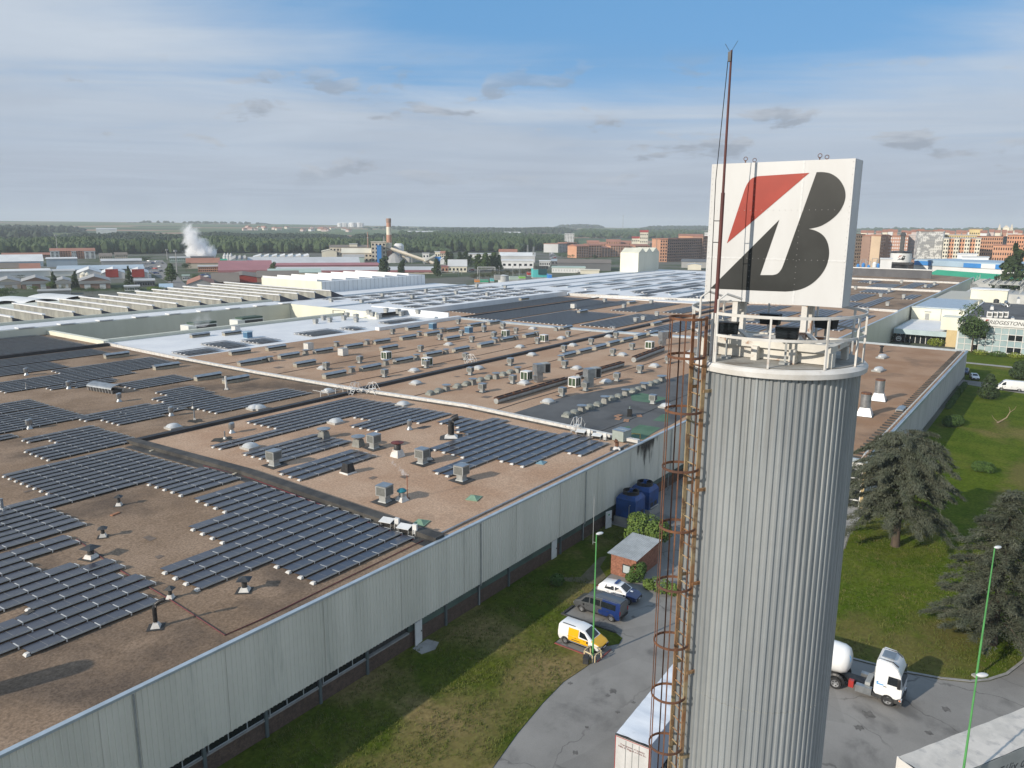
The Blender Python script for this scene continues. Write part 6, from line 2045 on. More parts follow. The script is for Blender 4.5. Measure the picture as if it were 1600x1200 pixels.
part(MB().box(OX - .3, OX - .2, sy1 - 18, sy1 - 17.8, 7.9, 9.6).box(OX - .3, OX - .2, sy1 - 9, sy1 - 8.8, 7.9, 9.6).box(OX - .3, OX - .2, sy1 - 1, sy1 - .8, 7.9, 9.6), 'bracket', GREYMET, sb)
words('lettering', 'BRIDGESTONE', 1.42, EMBK, sb, (-.05, sy1 - 1.3 - 8, 8.15), (pi / 2, 0, -pi / 2), 'LEFT', .28)
part(MB().poly([(OX - .46, sy1 - 1.05, 8.5), (OX - .46, sy1 - 1.45, 9.3), (OX - .46, sy1 - 2.2, 9.3)]), 'red_mark', EMBR, sb)
for i in range(4):
    p = at('K7', 1290 + i * 47, 895, 8)
    t = thing('office_cooler', '', 'roof unit', p, .05, 'white units in a row on the office roof')
    MB().box(-.75, .75, -.75, .75, .2, 1.9).build('cabinet', WHITEP, t)
    MB().box(-.76, -.75, -.5, .5, .6, 1.5).build('grille', GRILLE, t)
    MB().lathe([(.5, 1.9), (.5, 2.05)], 12).build('fan', DARKMET, t)
    MB().box(-.7, .7, -.6, .6, 0, .2).build('base', GREYMET, t)
    reg(t, 'white cube unit in the row', 'on the dark office roof')
for lb, x, y, h in (('white pointed vent at the left of the office roof edge', 1200, 908, 1.4), ('white pointed vent at the right of the office roof units', 1495, 925, 1.4), ('tall white stack vent far right on the office roof', 1545, 765, 2.4), ('white box vent left on the dark office roof', 1312, 822, 1.6)):
    t = thing('office_vent', lb, 'roof vent', at('K7', x, y, 8), .2)
    MB().frus(0, 0, 0, h * .7, .5, .5, .35, .35).build('body', WHITEP, t)
    MB().frus(0, 0, h * .7, h, .5, .5, .08, .08).build('cap', GALV, t)
t = thing('air_handler', 'grey bent ducts on the dark office roof', 'air duct', at('K7', 1440, 790, 8), .2)
MB().tube([(-2, 0, 0), (-2, 0, 1.2), (0, .3, 1.6), (2, 0, 1.2), (2, 0, 0)], .4, 10).tube([(-3.5, 1, .4), (3, 1.2, .4)], .3, 8).build('duct', GALV, t, smooth=True)
MB().box(-1, 1, -1, -.2, 0, 1).build('case', GREYMET, t)
t = thing('roof_machine', 'dark machine with pipes at the left back of the office roof', 'roof unit', at('K7', 1350, 770, 8), .3)
MB().lathe([(.9, .3), (.9, 1.4), (.4, 1.7)], 12).build('drum', DARKMET, t)
MB().tube([(-2, -1, .2), (0, -1.2, .5), (2, -1.6, .2)], .12, 6).box(-1, 1, -1, 1, 0, .3).build('pipe', GREYMET, t)
ent = thing('entrance_building', 'low entrance building with white canopy roof and pale blue fascia', 'building', (256, 37, 0))
pen = lambda mb, name, m, smooth=False: part(mb, name, m, ent, smooth)
pen(MB().box(256, 287, 27.8, 41.5, 3.95, 4.15), 'roof', WROOF)
pen(MB().box(255.6, 256, 27.8, 41.9, 2.7, 4.2).box(256, 287, 41.5, 41.9, 2.7, 4.2), 'fascia', mat('pale_blue_fascia', (.42, .52, .54), (.36, .45, .47), .5, scale=.4))
pen(MB().box(257.6, 287, 28, 41.4, 0, 2.7), 'wall', GLASSD)
mb = MB()
for i in range(9):
    mb.box(257.5, 257.62, 29 + i * 1.4, 29.15 + i * 1.4, 0, 2.7)
pen(mb, 'door_frame', WHITEP)
pen(MB().box(255.5, 262, 24.9, 27.8, 0, 4.9), 'ochre_wall', mat('ochre_render', (.56, .44, .24), (.50, .39, .21), .8, scale=.5))
pen(MB().box(255.45, 262.5, 24.9, 29.5, 4.9, 8.6), 'cream_upper', CLADC)
t = thing('entrance_sign', 'black square entrance sign with white round emblem beside the glass doors', 'sign', (255.0, 40.2, 0))
MB().box(-.08, .08, -1.0, 1.0, .2, 2.3).build('panel', BLACK, t)
mb = MB()
for k in range(20):
    a, b = 2 * pi * k / 20, 2 * pi * (k + 1) / 20
    mb.poly([(-.09, .75 * cos(a), 1.3 + .75 * sin(a)), (-.09, .75 * cos(b), 1.3 + .75 * sin(b)), (-.09, .55 * cos(b), 1.3 + .55 * sin(b)), (-.09, .55 * cos(a), 1.3 + .55 * sin(a))])
mb.box(-.095, -.085, -.5, .5, 1.2, 1.4).box(-.095, -.085, -.3, .3, 1.5, 1.62)
mb.build('white_emblem', WHITEP, t)
MB().box(-.05, .05, -.9, -.8, 0, .2).box(-.05, .05, .8, .9, 0, .2).build('foot', DARKMET, t)
crm = thing('cream_block', 'cream rendered factory block with sunlit wall behind the entrance roof', 'building', (288, 36, 0))
part(MB().box(288, 330, 27, 42.4, 0, 8.0), 'wall', CLADC, crm)
part(MB().box(288.2, 330, 27.2, 42.2, 8.0, 8.1).box(287.8, 288.2, 26.8, 42.5, 7.9, 8.4), 'roof', COPING, crm)
part(MB().box(287.9, 288, 33.5, 33.7, 4.2, 8).box(287.88, 288, 36.5, 38.5, 6.6, 6.9).box(287.88, 288, 37, 38.2, 4.2, 6.2), 'wall_detail', GREYMET, crm)
cr2 = thing('cream_penthouse', 'small cream rooftop block behind the office roof', 'building', (345, 24, 0))
part(MB().box(345, 352, 19, 31, 0, 11.0), 'wall', CLADC, cr2)
part(MB().box(344.7, 352.3, 18.7, 31.3, 11, 11.3), 'roof', WROOF, cr2)
cr3 = thing('cream_rear_block', 'long low cream block between the west hall wall and the office', 'building', (335, 36, 0))
part(MB().box(335, 385, 27, 42.3, 0, 7.2), 'wall', CLADC, cr3)
part(MB().box(335, 385, 27, 42.3, 7.2, 7.4), 'roof', mat('cream_grey_roof', (.45, .44, .38), None, .8), cr3)
mb = MB()
pr_ = thing('pipe_rack', 'grey framework of pipes and open steel on the roofs behind the office', 'pipe rack', (405, 26, 7))
for i in range(9):
    for j in range(3):
        mb.box(i * 4.4 - 18, i * 4.4 - 17.8, j * 9 - 9, j * 9 - 8.8, 0, 4 + (i * 7 % 3))
for j in range(3):
    mb.box(-18, 18, j * 9 - 9, j * 9 - 8.75, 3.4, 3.7)
for i in range(9):
    mb.box(i * 4.4 - 18, i * 4.4 - 17.7, -9, 9.2, 3.7, 4.0)
mb.build('frame', GREYMET, pr_)
MB().box(-20, 19, -14, 11, -7, 0).build('base_roof', mat('rack_roof', (.40, .41, .40), (.55, .55, .52), .7, scale=.12), pr_)
mb = MB()
for j in range(6):
    mb.tube([(-18, -8 + j * 2.6, 4.3 + .2 * (j % 2)), (18, -8 + j * 2.6, 4.3)], .22, 6)
mb.build('pipe', GALV, pr_)
wl = thing('white_low_hall', 'white low ribbed hall right of the pipe rack', 'building', at('K7', 1445, 720, 3))
MB().box(0, 20, -34, 0, -3, 4).build('wall', CLADW, wl)
MB().box(-.2, 20, -34, .2, 4, 4.3).build('roof', WROOF, wl)
for i, (k, x, y, m, lb) in enumerate((('K7', 815, 1145, LEAFY, 'bright yellow-green round shrub by the entrance path'), ('K7', 870, 1130, LEAFD, 'small dark shrub beside the bright yellow-green one'), ('K7', 440, 1100, LEAFD, 'dark shaded shrub at the foot of the hall wall near the entrance'), ('K7', 540, 1095, LEAFD, 'dark shaded shrub next to the black entrance sign'))):
    p = at(k, x, y)
    bush(lb, p, [(0, 0, 1.1, 2.2, 2.3, 1.3), (.8, 1.2, .9, 1.4, 1.4, 1.0)], 900, .22, m, 50 + i)
for i in range(7):
    p = Vector((244, 18 - i * 4.2, .05))
    o = bush('', p, [(0, 0, .7, 1.0, 2.0, .8)], 500, .2, [LEAFY, HEDGE][i % 2], 60 + i, 'office_hedge', 'hedge')
    o['group'] = 'hedge in front of the office'
    reg(o, 'green hedge shrub', 'in front of the office windows')


def tree(label, p, h, w, m, seed, kind='round', n=1500, leaf=.5, name='leafy_tree'):
    t = thing(name, label, 'tree', p)
    rnd = random.Random(seed)
    MB().tube([(0, 0, 0), (.1, 0, h * .5), (0, .1, h * .8)], [.03 * h * .6, .02 * h * .6, .01 * h * .6], 7).build('trunk', BARK, t)
    if kind == 'round':
        cl = [(rnd.gauss(0, w * .16), rnd.gauss(0, w * .16), h * rnd.uniform(.45, .82), w * rnd.uniform(.22, .34), w * rnd.uniform(.22, .34), h * rnd.uniform(.12, .20)) for _ in range(8)]
    elif kind == 'column':
        cl = [(rnd.gauss(0, w * .08), rnd.gauss(0, w * .08), h * (.2 + .72 * q / 7), w * .42 * (1 - .55 * (q / 7) ** 2), w * .42 * (1 - .55 * (q / 7) ** 2), h * .12) for q in range(8)]
    else:
        cl = [(rnd.gauss(0, w * .05), rnd.gauss(0, w * .05), h * (.14 + .80 * q / 8), w * .5 * (1.05 - q / 8) + .1, w * .5 * (1.05 - q / 8) + .1, h * .08) for q in range(9)]
    leafblob(n, cl, leaf, seed).build('crown', m, t)
    return t


p = at('K7', 1130, 1205)
tree('open branched dark cedar standing in front of the office windows', p, 13.5, 10, LEAFM, 77, 'round', 2600, .33, 'office_tree')
p = at('K7', 1495, 672, 0)
tree('large dark conifer in front of the green roofed hall at the right', hat('K7', 1495, 690, 430) * 1 if False else Vector((hat('K7', 1495, 660, 420).x, hat('K7', 1495, 660, 420).y, 0)), 27, 22, LEAFD, 78, 'cone', 2600, .9, 'large_conifer')

# rough tufts standing out of the mown grass
def tufts(name, label, x0, x1, y0, y1, n, m, ok, seed):
    rnd = random.Random(seed)
    mb = MB()
    while len(mb.f) < n:
        x, y = rnd.uniform(x0, x1), rnd.uniform(y0, y1)
        if not ok(x, y) or mnoise.noise(Vector((x * .5, y * .5, seed))) < rnd.uniform(-.5, .5):
            continue
        for q in range(4):
            a, h, s = rnd.random() * 6.3, rnd.uniform(.06, .24), rnd.uniform(.015, .04)
            bx, by = x + rnd.gauss(0, .10), y + rnd.gauss(0, .10)
            mb.poly([(bx - s * cos(a), by - s * sin(a), .06), (bx + s * cos(a), by + s * sin(a), .06), (bx + rnd.gauss(0, .07), by + rnd.gauss(0, .07), .06 + h)])
    return stuff(mb.build(name, m), label, 'grass')


TUFT = leafmat('rough_grass', (.085, .115, .018), (.135, .145, .035), (.19, .155, .07), .8)
edge = lambda x: interp(x, ((20, 24.8), (34.3, 26.3), (41.9, 27.5), (47.4, 27.4), (49, 31.4), (53.6, 33.2), (75, 35.4)))
tufts('verge_tufts', 'rough grass tufts along the verge below the factory wall', 20, 74, 24.8, 39.6, 26000, TUFT, lambda x, y: y > edge(x) and not 61 < x < 69.5 < x + y - 25, 3)
tufts('lawn_tufts', 'rough grass tufts on the lawn beside the road', 62, 96, -2, 16.5, 26000, TUFT, lambda x, y: y > interp(x, ((62, 8), (62.7, 4.6), (63.7, 2.6), (66.5, .5), (69.3, -.4), (80, -2.3))), 4)
# ------------------------------------------------------------------ town and works beyond the fence
def plain(name, c, v=.12, rough=.75, s=.08):
    return mat(name, c, tuple(x * (1 - v) for x in c), rough, scale=s, detail=4)


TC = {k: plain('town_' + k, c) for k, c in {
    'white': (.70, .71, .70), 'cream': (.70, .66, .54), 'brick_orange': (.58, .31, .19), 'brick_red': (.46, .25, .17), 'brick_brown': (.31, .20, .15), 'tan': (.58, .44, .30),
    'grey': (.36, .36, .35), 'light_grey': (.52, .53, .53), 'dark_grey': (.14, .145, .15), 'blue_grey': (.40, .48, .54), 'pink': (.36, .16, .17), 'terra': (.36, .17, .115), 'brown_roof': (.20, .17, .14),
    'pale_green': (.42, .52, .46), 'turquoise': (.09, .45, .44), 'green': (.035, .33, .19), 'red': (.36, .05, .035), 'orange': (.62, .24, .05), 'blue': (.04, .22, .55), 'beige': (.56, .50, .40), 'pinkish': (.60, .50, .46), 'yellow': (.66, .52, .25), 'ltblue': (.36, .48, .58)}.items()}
TC['mottled'] = mat('town_mottled', (.60, .60, .58), (.26, .265, .27), .7, scale=.22, detail=2, stretch=(1, 1, 1.3), lo=.46, hi=.54)
WINM = {}


def winmesh(w, h, m):
    key = (round(w, 2), round(h, 2), m.name)
    if key not in WINM:
        WINM[key] = MB().box(-w / 2, w / 2, -.06, .0, -h / 2, h / 2).mesh('window', m)
    return WINM[key]


def dist_of(k, x, y, z=0.):
    p = at(k, x, y, z)
    return hypot(p.x, p.y)


def bld(name, label, cat, k, xl, xr, yb, yt, depth, wall, roof, nx=0, ny=0, form='flat', d=None, rise=.2, group=None, side=0, win=GLASSD, ov=.4, fascia=None, doors=0):
    """front wall from xl to xr on the ground line yb (or at distances d), roof line yt"""
    if d is None:
        dd = dist_of(k, (xl + xr) / 2, yb)
        da = db = dd
    elif isinstance(d, tuple):
        da, db = d
    else:
        da = db = d
    A, B = hat(k, xl, yb, da), hat(k, xr, yb, db)
    h = hat(k, (xl + xr) / 2, yt, (da + db) / 2).z
    base = land((da + db) / 2, HEAD - atan2(A.y + B.y, A.x + B.x))
    A.z = B.z = base
    h -= base
    w = (B - A).length
    rot = atan2(B.y - A.y, B.x - A.x)
    if sin(rot - atan2(A.y, A.x)) > 0:
        pass
    t = thing(name, label, cat, A, rot, group)
    # local frame: x along the front, +y away from the viewer
    s = 1
    MB().box(0, w, 0, depth, -1, h).build('wall', TC[wall], t)
    R = TC[roof]
    if form == 'flat':
        MB().box(-ov, w + ov, -ov, depth + ov, h, h + .5).build('roof', R, t)
    elif form == 'gable':                    # ridge parallel to the front
        rr_ = rise * depth
        MB().add([(-ov, -ov, h), (w + ov, -ov, h), (w + ov, depth / 2, h + rr_), (-ov, depth / 2, h + rr_), (-ov, depth + ov, h), (w + ov, depth + ov, h)],
                 [(0, 1, 2, 3), (3, 2, 5, 4), (0, 3, 4), (1, 5, 2)]).build('roof', R, t)
    elif form == 'gend':                     # gable end towards the viewer
        rr_ = rise * w
        MB().poly([(0, -.02, h), (w, -.02, h), (w / 2, -.02, h + rr_)]).build('gable', TC[wall], t)
        MB().add([(-ov, -ov, h), (w / 2, -ov, h + rr_), (w / 2, depth, h + rr_), (-ov, depth, h), (w + ov, -ov, h), (w + ov, depth, h)], [(0, 1, 2, 3), (1, 4, 5, 2)]).build('roof', R, t)
    elif form == 'saw':
        mb = MB()
        n = max(3, int(w / 7))
        for i in range(n):
            a, b = w * i / n, w * (i + 1) / n
            mb.add([(a, -.2, h), (b, -.2, h), (b, -.2, h + 2), (a, depth, h), (b, depth, h), (b, depth, h + 2)], [(0, 1, 2), (5, 4, 3), (0, 2, 5, 3), (1, 4, 5, 2)])
        mb.build('roof', R, t)
    elif form == 'shed':
        MB().add([(-ov, -ov, h), (w + ov, -ov, h), (w + ov, depth, h + rise * depth), (-ov, depth, h + rise * depth), (-ov, depth, h), (w + ov, depth, h)], [(0, 1, 2, 3), (0, 3, 4), (1, 5, 2), (3, 2, 5, 4)]).build('roof', R, t)
    if fascia:
        MB().box(-.3, w + .3, -.35, -.02, h - 1.4, h + .1).build('fascia', TC[fascia], t)
    if nx:
        ww, wh = w / nx * .5, min(1.7, h / (ny + .3) * .52)
        me = winmesh(ww, wh, win)
        for i in range(nx):
            for j in range(ny):
                child('window', me, t, (w * (i + .5) / nx, -.01, h * (j + .62) / (ny + .25)))
        if ny > 2:
            mb = MB()
            for j in range(1, ny):
                z = h * (j + .08) / (ny + .25)
                mb.box(0, w, -.10, 0, z - .12, z + .12)
            mb.build('floor_band', TC[wall] if side == 0 else TC['light_grey'], t)
    if side:                                  # windows on the flank facing left (sunlit) or right
        n2 = max(2, int(depth / 5))
        me = winmesh(depth / n2 * .4, min(1.7, h / (ny + .3) * .5), win)
        for i in range(n2):
            for j in range(ny):
                child('window', me, t, (w + .0 if side > 0 else 0, depth * (i + .5) / n2, h * (j + .62) / (ny + .25)), pi / 2 if side > 0 else -pi / 2)
    if doors:
        for i in range(doors):
            child('door', winmesh(min(5, w / doors * .4), h * .6, TC['white']), t, (w * (i + .5) / doors, -.03, h * .3))
    return t


# --- left: warehouses, sheds and houses
bld('apartment_block', 'red brick apartment block with white stair towers at the far left', 'apartments', 'C1', 500, 945, 470, 392, 14, 'brick_red', 'terra', 18, 5, 'gable', rise=.18)
for i, (a, b) in enumerate(((500, 592), (712, 757), (838, 945))):
    bld('stair_tower', 'white balcony tower of the red apartment block, %s of three' % ('left', 'middle', 'right')[i], 'building', 'C1', a, b, 470.5, 398 + i, 3, 'white', 'light_grey', 2, 5, group='white balcony towers', d=dist_of('C1', 700, 470) - 3.5)
bld('terrace_row', 'long row of low red-brown houses before the wood at far left', 'houses', 'C1', 20, 500, 466, 432, 10, 'brick_brown', 'terra', 22, 2, 'gable')
bld('warehouse', 'long pale blue warehouse with white roof at the left edge', 'warehouse', 'C1', -120, 432, 548, 496, 30, 'blue_grey', 'white', 0, 0, 'gable', rise=.16)
bld('warehouse', 'plain grey-blue warehouse box right of the long pale one', 'warehouse', 'C1', 462, 768, 548, 472, 25, 'blue_grey', 'white', 0, 0, 'flat')
bld('old_works', 'old beige factory house with arched windows before the wood', 'house', 'C1', 985, 1110, 500, 442, 12, 'beige', 'brown_roof', 6, 2, 'gable')
bld('old_house', 'tall beige villa with brown roof next to the old works', 'house', 'C1', 1138, 1262, 505, 430, 10, 'beige', 'brown_roof', 6, 3, 'gable')
bld('grey_shed', 'long low grey shed in front of the beige villa', 'shed', 'C1', 1000, 1400, 530, 490, 16, 'grey', 'light_grey', 0, 0, 'gable', rise=.1)
bld('flat_hall', 'wide low blue-grey roofed hall behind the white modern roofs', 'hall', 'C1', 560, 1425, 592, 572, 40, 'dark_grey', 'blue_grey', 0, 0, 'gable', rise=.05)
bld('brown_shed', 'low brown shed with yellow wall at the left edge', 'shed', 'C1', -40, 190, 590, 562, 14, 'yellow', 'brown_roof', 0, 0, 'gable', rise=.25)
bld('brown_shed', 'low red-brown shed right of the yellow walled one', 'shed', 'C1', 200, 400, 590, 566, 14, 'brick_brown', 'terra', 0, 0, 'gable', rise=.25)
bld('white_hall', 'long white flat hall at the left edge behind the grey gabled sheds', 'hall', 'C1', -100, 505, 650, 596, 25, 'white', 'white', 0, 0, 'flat')
bld('white_hall', 'shorter white flat hall between the cypresses', 'hall', 'C1', 512, 742, 642, 594, 20, 'white', 'light_grey', 0, 0, 'flat')
for i, (a, b, y0, lb) in enumerate(((-40, 212, 700, 'grey gabled shed at the left edge with brick base'), (222, 500, 692, 'grey gabled shed left of the first cypress'), (560, 700, 690, 'narrow grey gabled shed between the two cypresses'), (790, 1092, 688, 'grey gabled shed right of the second cypress'))):
    bld('gabled_shed', lb, 'shed', 'C1', a, b, 768, y0, 26, 'brick_brown' if i % 2 else 'beige', 'grey', 0, 0, 'gend', rise=.17, group='grey gabled sheds', doors=2, fascia='grey')
for i, (a, b, lb) in enumerate(((765, 1005, 'white pitched modern hall at the left of three'), (1010, 1235, 'white pitched modern hall in the middle of three'), (1270, 1470, 'white pitched modern hall with orange panels behind a conifer'))):
    t = bld('modern_hall', lb, 'hall', 'C1', a, b, 668, 612, 34, 'light_grey', 'white', 0, 0, 'gend', rise=.20, group='white modern halls')
    if i:
        MB().box(2, 9, -.3, -.05, 1, 6).build('orange_panel', TC['red'], t)
def silo(label, k, x, yb, yt, r, m, group=None, name='storage_silo', cone=1.5, d=None):
    D_ = d or dist_of(k, x, yb)
    p = hat(k, x, yb, D_)
    h = hat(k, x, yt, D_).z
    t = thing(name, label, 'silo', (p.x, p.y, 0), 0, group)
    MB().lathe([(r, 0), (r, h - cone), (r * .15, h)], 14).build('shell', m, t, smooth=True)
    MB().lathe([(r + .08, h - cone - .3), (r + .08, h - cone)], 14).build('rim', GREYMET, t)
    return t
silo('cream silo at the white modern hall, left of two', 'C1', 830, 672, 598, 2.2, TC['cream'])
silo('cream silo at the white modern hall, right of two', 'C1', 868, 672, 602, 2.0, TC['cream'])
silo('short white tank beside the orange panelled hall', 'C1', 1440, 660, 606, 3.2, TC['white'])
bld('kiosk_building', 'low white building with flat canopy beside the dark hedge', 'building', 'C1', 1232, 1378, 785, 748, 8, 'white', 'light_grey', 6, 1, 'flat')
bld('glass_showroom', 'dark glazed showroom with white canopy in front of the orange panels', 'building', 'C1', 1330, 1530, 745, 690, 14, 'dark_grey', 'light_grey', 8, 1, 'flat')
bld('low_wall_house', 'grey walled yard building between trees at the left', 'building', 'C1', 380, 700, 830, 792, 10, 'grey', 'grey', 0, 0, 'flat')
for i, (a, b, y) in enumerate(((-100, 165, 880), (228, 578, 862), (604, 945, 832))):
    A, B = at('C1', a, y + 22, 6), at('C1', b, y - 6, 6)
    L = (B - A).length
    t = thing('barrel_hall', 'white barrel roofed shed behind the sawtooth roofs, %s of three' % ('left', 'middle', 'right')[i], 'shed', (A.x, A.y, 0), atan2(B.y - A.y, B.x - A.x), 'white barrel roofed sheds')
    mb = MB()
    for q in range(13):
        u = q / 12
        mb.v += [(L * u, 0, 4.9 + 1.2 * sin(pi * u) ** .6), (L * u, 22, 4.9 + 1.2 * sin(pi * u) ** .6)]
    mb.f = [(2 * q, 2 * q + 2, 2 * q + 3, 2 * q + 1) for q in range(12)]
    mb.mi = [0] * 12
    mb.build('roof', TC['white'], t, smooth=True)
    MB().box(0, L, .3, 21.7, 0, 4.9).build('wall', CLADG, t)
# --- centre-left works
bld('teal_works', 'pale green flat works building at the foot of the steam cloud', 'works', 'C2', 225, 420, 505, 462, 20, 'pale_green', 'light_grey', 10, 2, 'flat')
bld('dark_works', 'dark green flat works hall right of the steam cloud', 'works', 'C2', 600, 790, 530, 488, 25, 'dark_grey', 'green', 0, 0, 'flat')
bld('pipe_works', 'grey works block hidden under the steam cloud', 'works', 'C2', 430, 660, 490, 455, 20, 'grey', 'dark_grey', 8, 2, 'flat')
bld('cream_shed', 'cream shed with curved red-brown roof below the steam', 'shed', 'C2', 390, 720, 565, 512, 18, 'beige', 'terra', 0, 0, 'gable', rise=.2)
bld('brick_office', 'two storey red brick building in front of the cream shed', 'office', 'C2', 505, 705, 600, 548, 12, 'brick_red', 'light_grey', 10, 2, 'flat')
for i, x in enumerate((770, 801, 831)):
    silo('slim pale steel silo, %s of three standing together' % ('left', 'middle', 'right')[i], 'C2', x, 505, 412, 1.9, TC['light_grey'], 'slim steel silos', cone=3)
t = bld('turquoise_shed', 'cream shed with bright turquoise front and long grey roof', 'shed', 'C2', 826, 982, 550, 482, 60, 'cream', 'grey', 5, 1, 'saw', fascia='turquoise')
bld('grey_roof_hall', 'very long low grey roofed hall right of the turquoise front', 'hall', 'C2', 985, 2100, 545, 520, 40, 'grey', 'light_grey', 0, 0, 'gable', rise=.12)
bld('white_saw_hall', 'distant white sawtooth roofed hall before the woods', 'hall', 'C2', 1040, 1600, 480, 452, 40, 'white', 'white', 0, 0, 'saw')
bld('pink_roof_hall', 'cream hall with pink and grey striped roof, left part', 'hall', 'C2', 705, 1240, 615, 582, 60, 'cream', 'pink', 0, 0, 'gable', rise=.09, fascia='pink')
bld('pink_roof_hall', 'long hall with pink and grey striped roof and cream panels', 'hall', 'C3', -200, 1400, 620, 582, 30, 'beige', 'light_grey', 16, 1, 'gable', rise=.06, win=TC['brick_brown'], fascia='pink')
bld('pink_roof_band', 'pink roofed lean-to behind the long striped hall', 'hall', 'C3', -260, 830, 560, 533, 14, 'pink', 'pink', 0, 0, 'gable', rise=.12)
bld('green_roof_shed', 'low pale green roofed shed in front of the striped hall', 'shed', 'C3', -260, 262, 650, 606, 18, 'beige', 'pale_green', 0, 0, 'gable', rise=.12)
bld('red_shed', 'red walled shed with grey-brown roof behind the sawtooth roofs', 'shed', 'C2', 800, 1085, 705, 652, 40, 'red', 'brown_roof', 0, 0, 'gend', rise=.09)
bld('red_shed', 'long low dark red shed right of the red gabled shed', 'shed', 'C2', 1085, 1500, 700, 650, 30, 'brick_brown', 'brown_roof', 0, 0, 'gable', rise=.1)
bld('grey_gable_shed', 'grey gable shed with bright red roof edge near the street', 'shed', 'C2', 400, 665, 785, 720, 34, 'grey', 'terra', 0, 0, 'gend', rise=.2, fascia=None)
bld('brown_roof_shed', 'brown roofed low shed beside the grey gable shed', 'shed', 'C2', 640, 910, 735, 698, 22, 'brick_brown', 'brown_roof', 0, 0, 'gable', rise=.2)
bld('small_white_house', 'small pale house with light blue roof by the green hedge', 'house', 'C2', 128, 252, 790, 752, 7, 'cream', 'ltblue', 3, 1, 'gable', rise=.25)
bld('bus_shelter', 'long white van-like site cabin by the street trees', 'cabin', 'C2', 350, 420, 685, 640, 6, 'white', 'pale_green', 4, 1, 'flat')
# --- cement works with chimney
CD = dist_of('C3', 938, 500)
ch0 = hat('C3', 938, 440, CD)
cht = hat('C3', 938, 74, CD).z
ch = thing('striped_chimney', 'tall red and white striped chimney of the works', 'chimney', (ch0.x, ch0.y, 0))
bands = [(0, .09, 'cream'), (.09, .27, 'brick_orange'), (.27, .45, 'cream'), (.45, .63, 'brick_orange'), (.63, .81, 'cream'), (.81, 1.0, 'brick_red')]
for a, b, c_ in bands:
    ra, rb = 2.75 - .75 * a, 2.75 - .75 * b
    MB().lathe([(ra, cht * a), (rb, cht * b)], 18).build('band', TC['brick_red' if c_ == 'brick_orange' else c_], ch, smooth=True)
MB().lathe([(2.25, cht - 3.5), (2.3, cht - 3.3), (2.3, cht - .4), (2.1, cht + .3)], 18).build('crown', TC['brick_brown'], ch, smooth=True)
bld('tower_block', 'tall concrete works tower with vertical blue cladding', 'works', 'C3', 762, 905, 520, 305, 12, 'beige', 'beige', 4, 5, d=CD - 15)
t = bld('blue_shaft', 'bright blue cylinder-like shaft on the front of the works tower', 'works', 'C3', 815, 860, 460, 342, 2, 'blue', 'blue', d=CD - 18)
bld('cream_works', 'cream gabled works hall at the left of the cement works', 'works', 'C3', 272, 420, 480, 398, 25, 'cream', 'cream', 0, 0, 'gend', rise=.12, d=CD + 20)
bld('long_works', 'long beige upper works hall before the dark wood', 'works', 'C3', 350, 745, 470, 355, 20, 'beige', 'brown_roof', 12, 3, 'gable', rise=.1, d=CD + 30)
bld('mid_works', 'beige works hall with cream roof left of the blue tower', 'works', 'C3', 470, 770, 515, 412, 20, 'beige', 'cream', 8, 2, 'gable', rise=.2, d=CD - 10)
bld('green_works', 'grey-green front hall of the cement works', 'works', 'C3', 482, 692, 520, 455, 12, 'pale_green', 'grey', 0, 0, 'gable', rise=.2, d=CD - 25)
bld('roof_house', 'small cream roof house above the long works hall', 'works', 'C3', 548, 625, 480, 325, 8, 'cream', 'light_grey', 3, 1, d=CD + 32)
for x, y0, y1, lb in ((730, 206, 470, 'thin rusty stack left of the concrete tower'), (890, 250, 470, 'thin grey stack between tower and striped chimney')):
    p = hat('C3', x, y1, CD + 10)
    t = thing('thin_stack', lb, 'chimney', (p.x, p.y, 0))
    hh = hat('C3', x, y0, CD + 10).z
    MB().lathe([(.8, 0), (.45, hh)], 10).build('pipe', TC['brick_brown'] if x < 800 else TC['grey'], t)
    MB().lathe([(.9, hh * .8), (.9, hh * .82)], 10).build('ring', GREYMET, t)
zh_ = hat('C3', 1032, 318, CD).z
t = silo('big white topped silo with blue base right of the chimney', 'C3', 1032, 480, 326, 4.2, TC['cream'], cone=2, d=CD)
MB().lathe([(4.6, zh_ - 11), (4.9, zh_ - 10), (4.9, zh_ - 2), (3, zh_)], 16).build('white_head', TC['white'], t)
MB().box(-4, -.5, -5.5, -5.2, 1, 10).build('blue_front', TC['blue'], t)
silo('grey concrete silo beside the conveyor', 'C3', 1085, 490, 392, 3.4, TC['beige'], cone=1, d=CD - 6)
silo('short grey silo under the conveyor', 'C3', 1145, 505, 446, 5, TC['grey'], cone=1, d=CD - 8)
t = thing('grey_heap', 'grey heap of material under the striped chimney', 'heap', Vector((hat('C3', 985, 500, CD - 12).x, hat('C3', 985, 500, CD - 12).y, 0)))
MB().lathe([(11, 0), (8, 3.2), (4, 6.6), (1, 8.4)], 14).build('heap', TC['grey'], t)
a, b = hat('C3', 900, 352, CD - 8), hat('C3', 1375, 515, CD - 40)
t = thing('conveyor', 'long inclined beige conveyor from the tower to the ground', 'conveyor', a)
MB().tube([(0, 0, 0), tuple(b - a)], 1.4, 4).build('gallery', TC['beige'], t)
mb = MB()
for q in (.3, .55, .8):
    r_ = (b - a) * q
    mb.rod(tuple(r_), (r_.x, r_.y, -a.z), .5)
mb.build('support', GREYMET, t)
a2, b2 = hat('C3', 1390, 438, CD - 30), hat('C3', 1285, 492, CD - 40)
t = thing('conveyor', 'short inclined cream conveyor left of the blue based tower', 'conveyor', b2)
MB().tube([(0, 0, 0), tuple(a2 - b2)], 1.2, 4).build('gallery', TC['cream'], t)
MB().rod((0, 0, 0), (0, 0, -b2.z), .5).build('support', GREYMET, t)
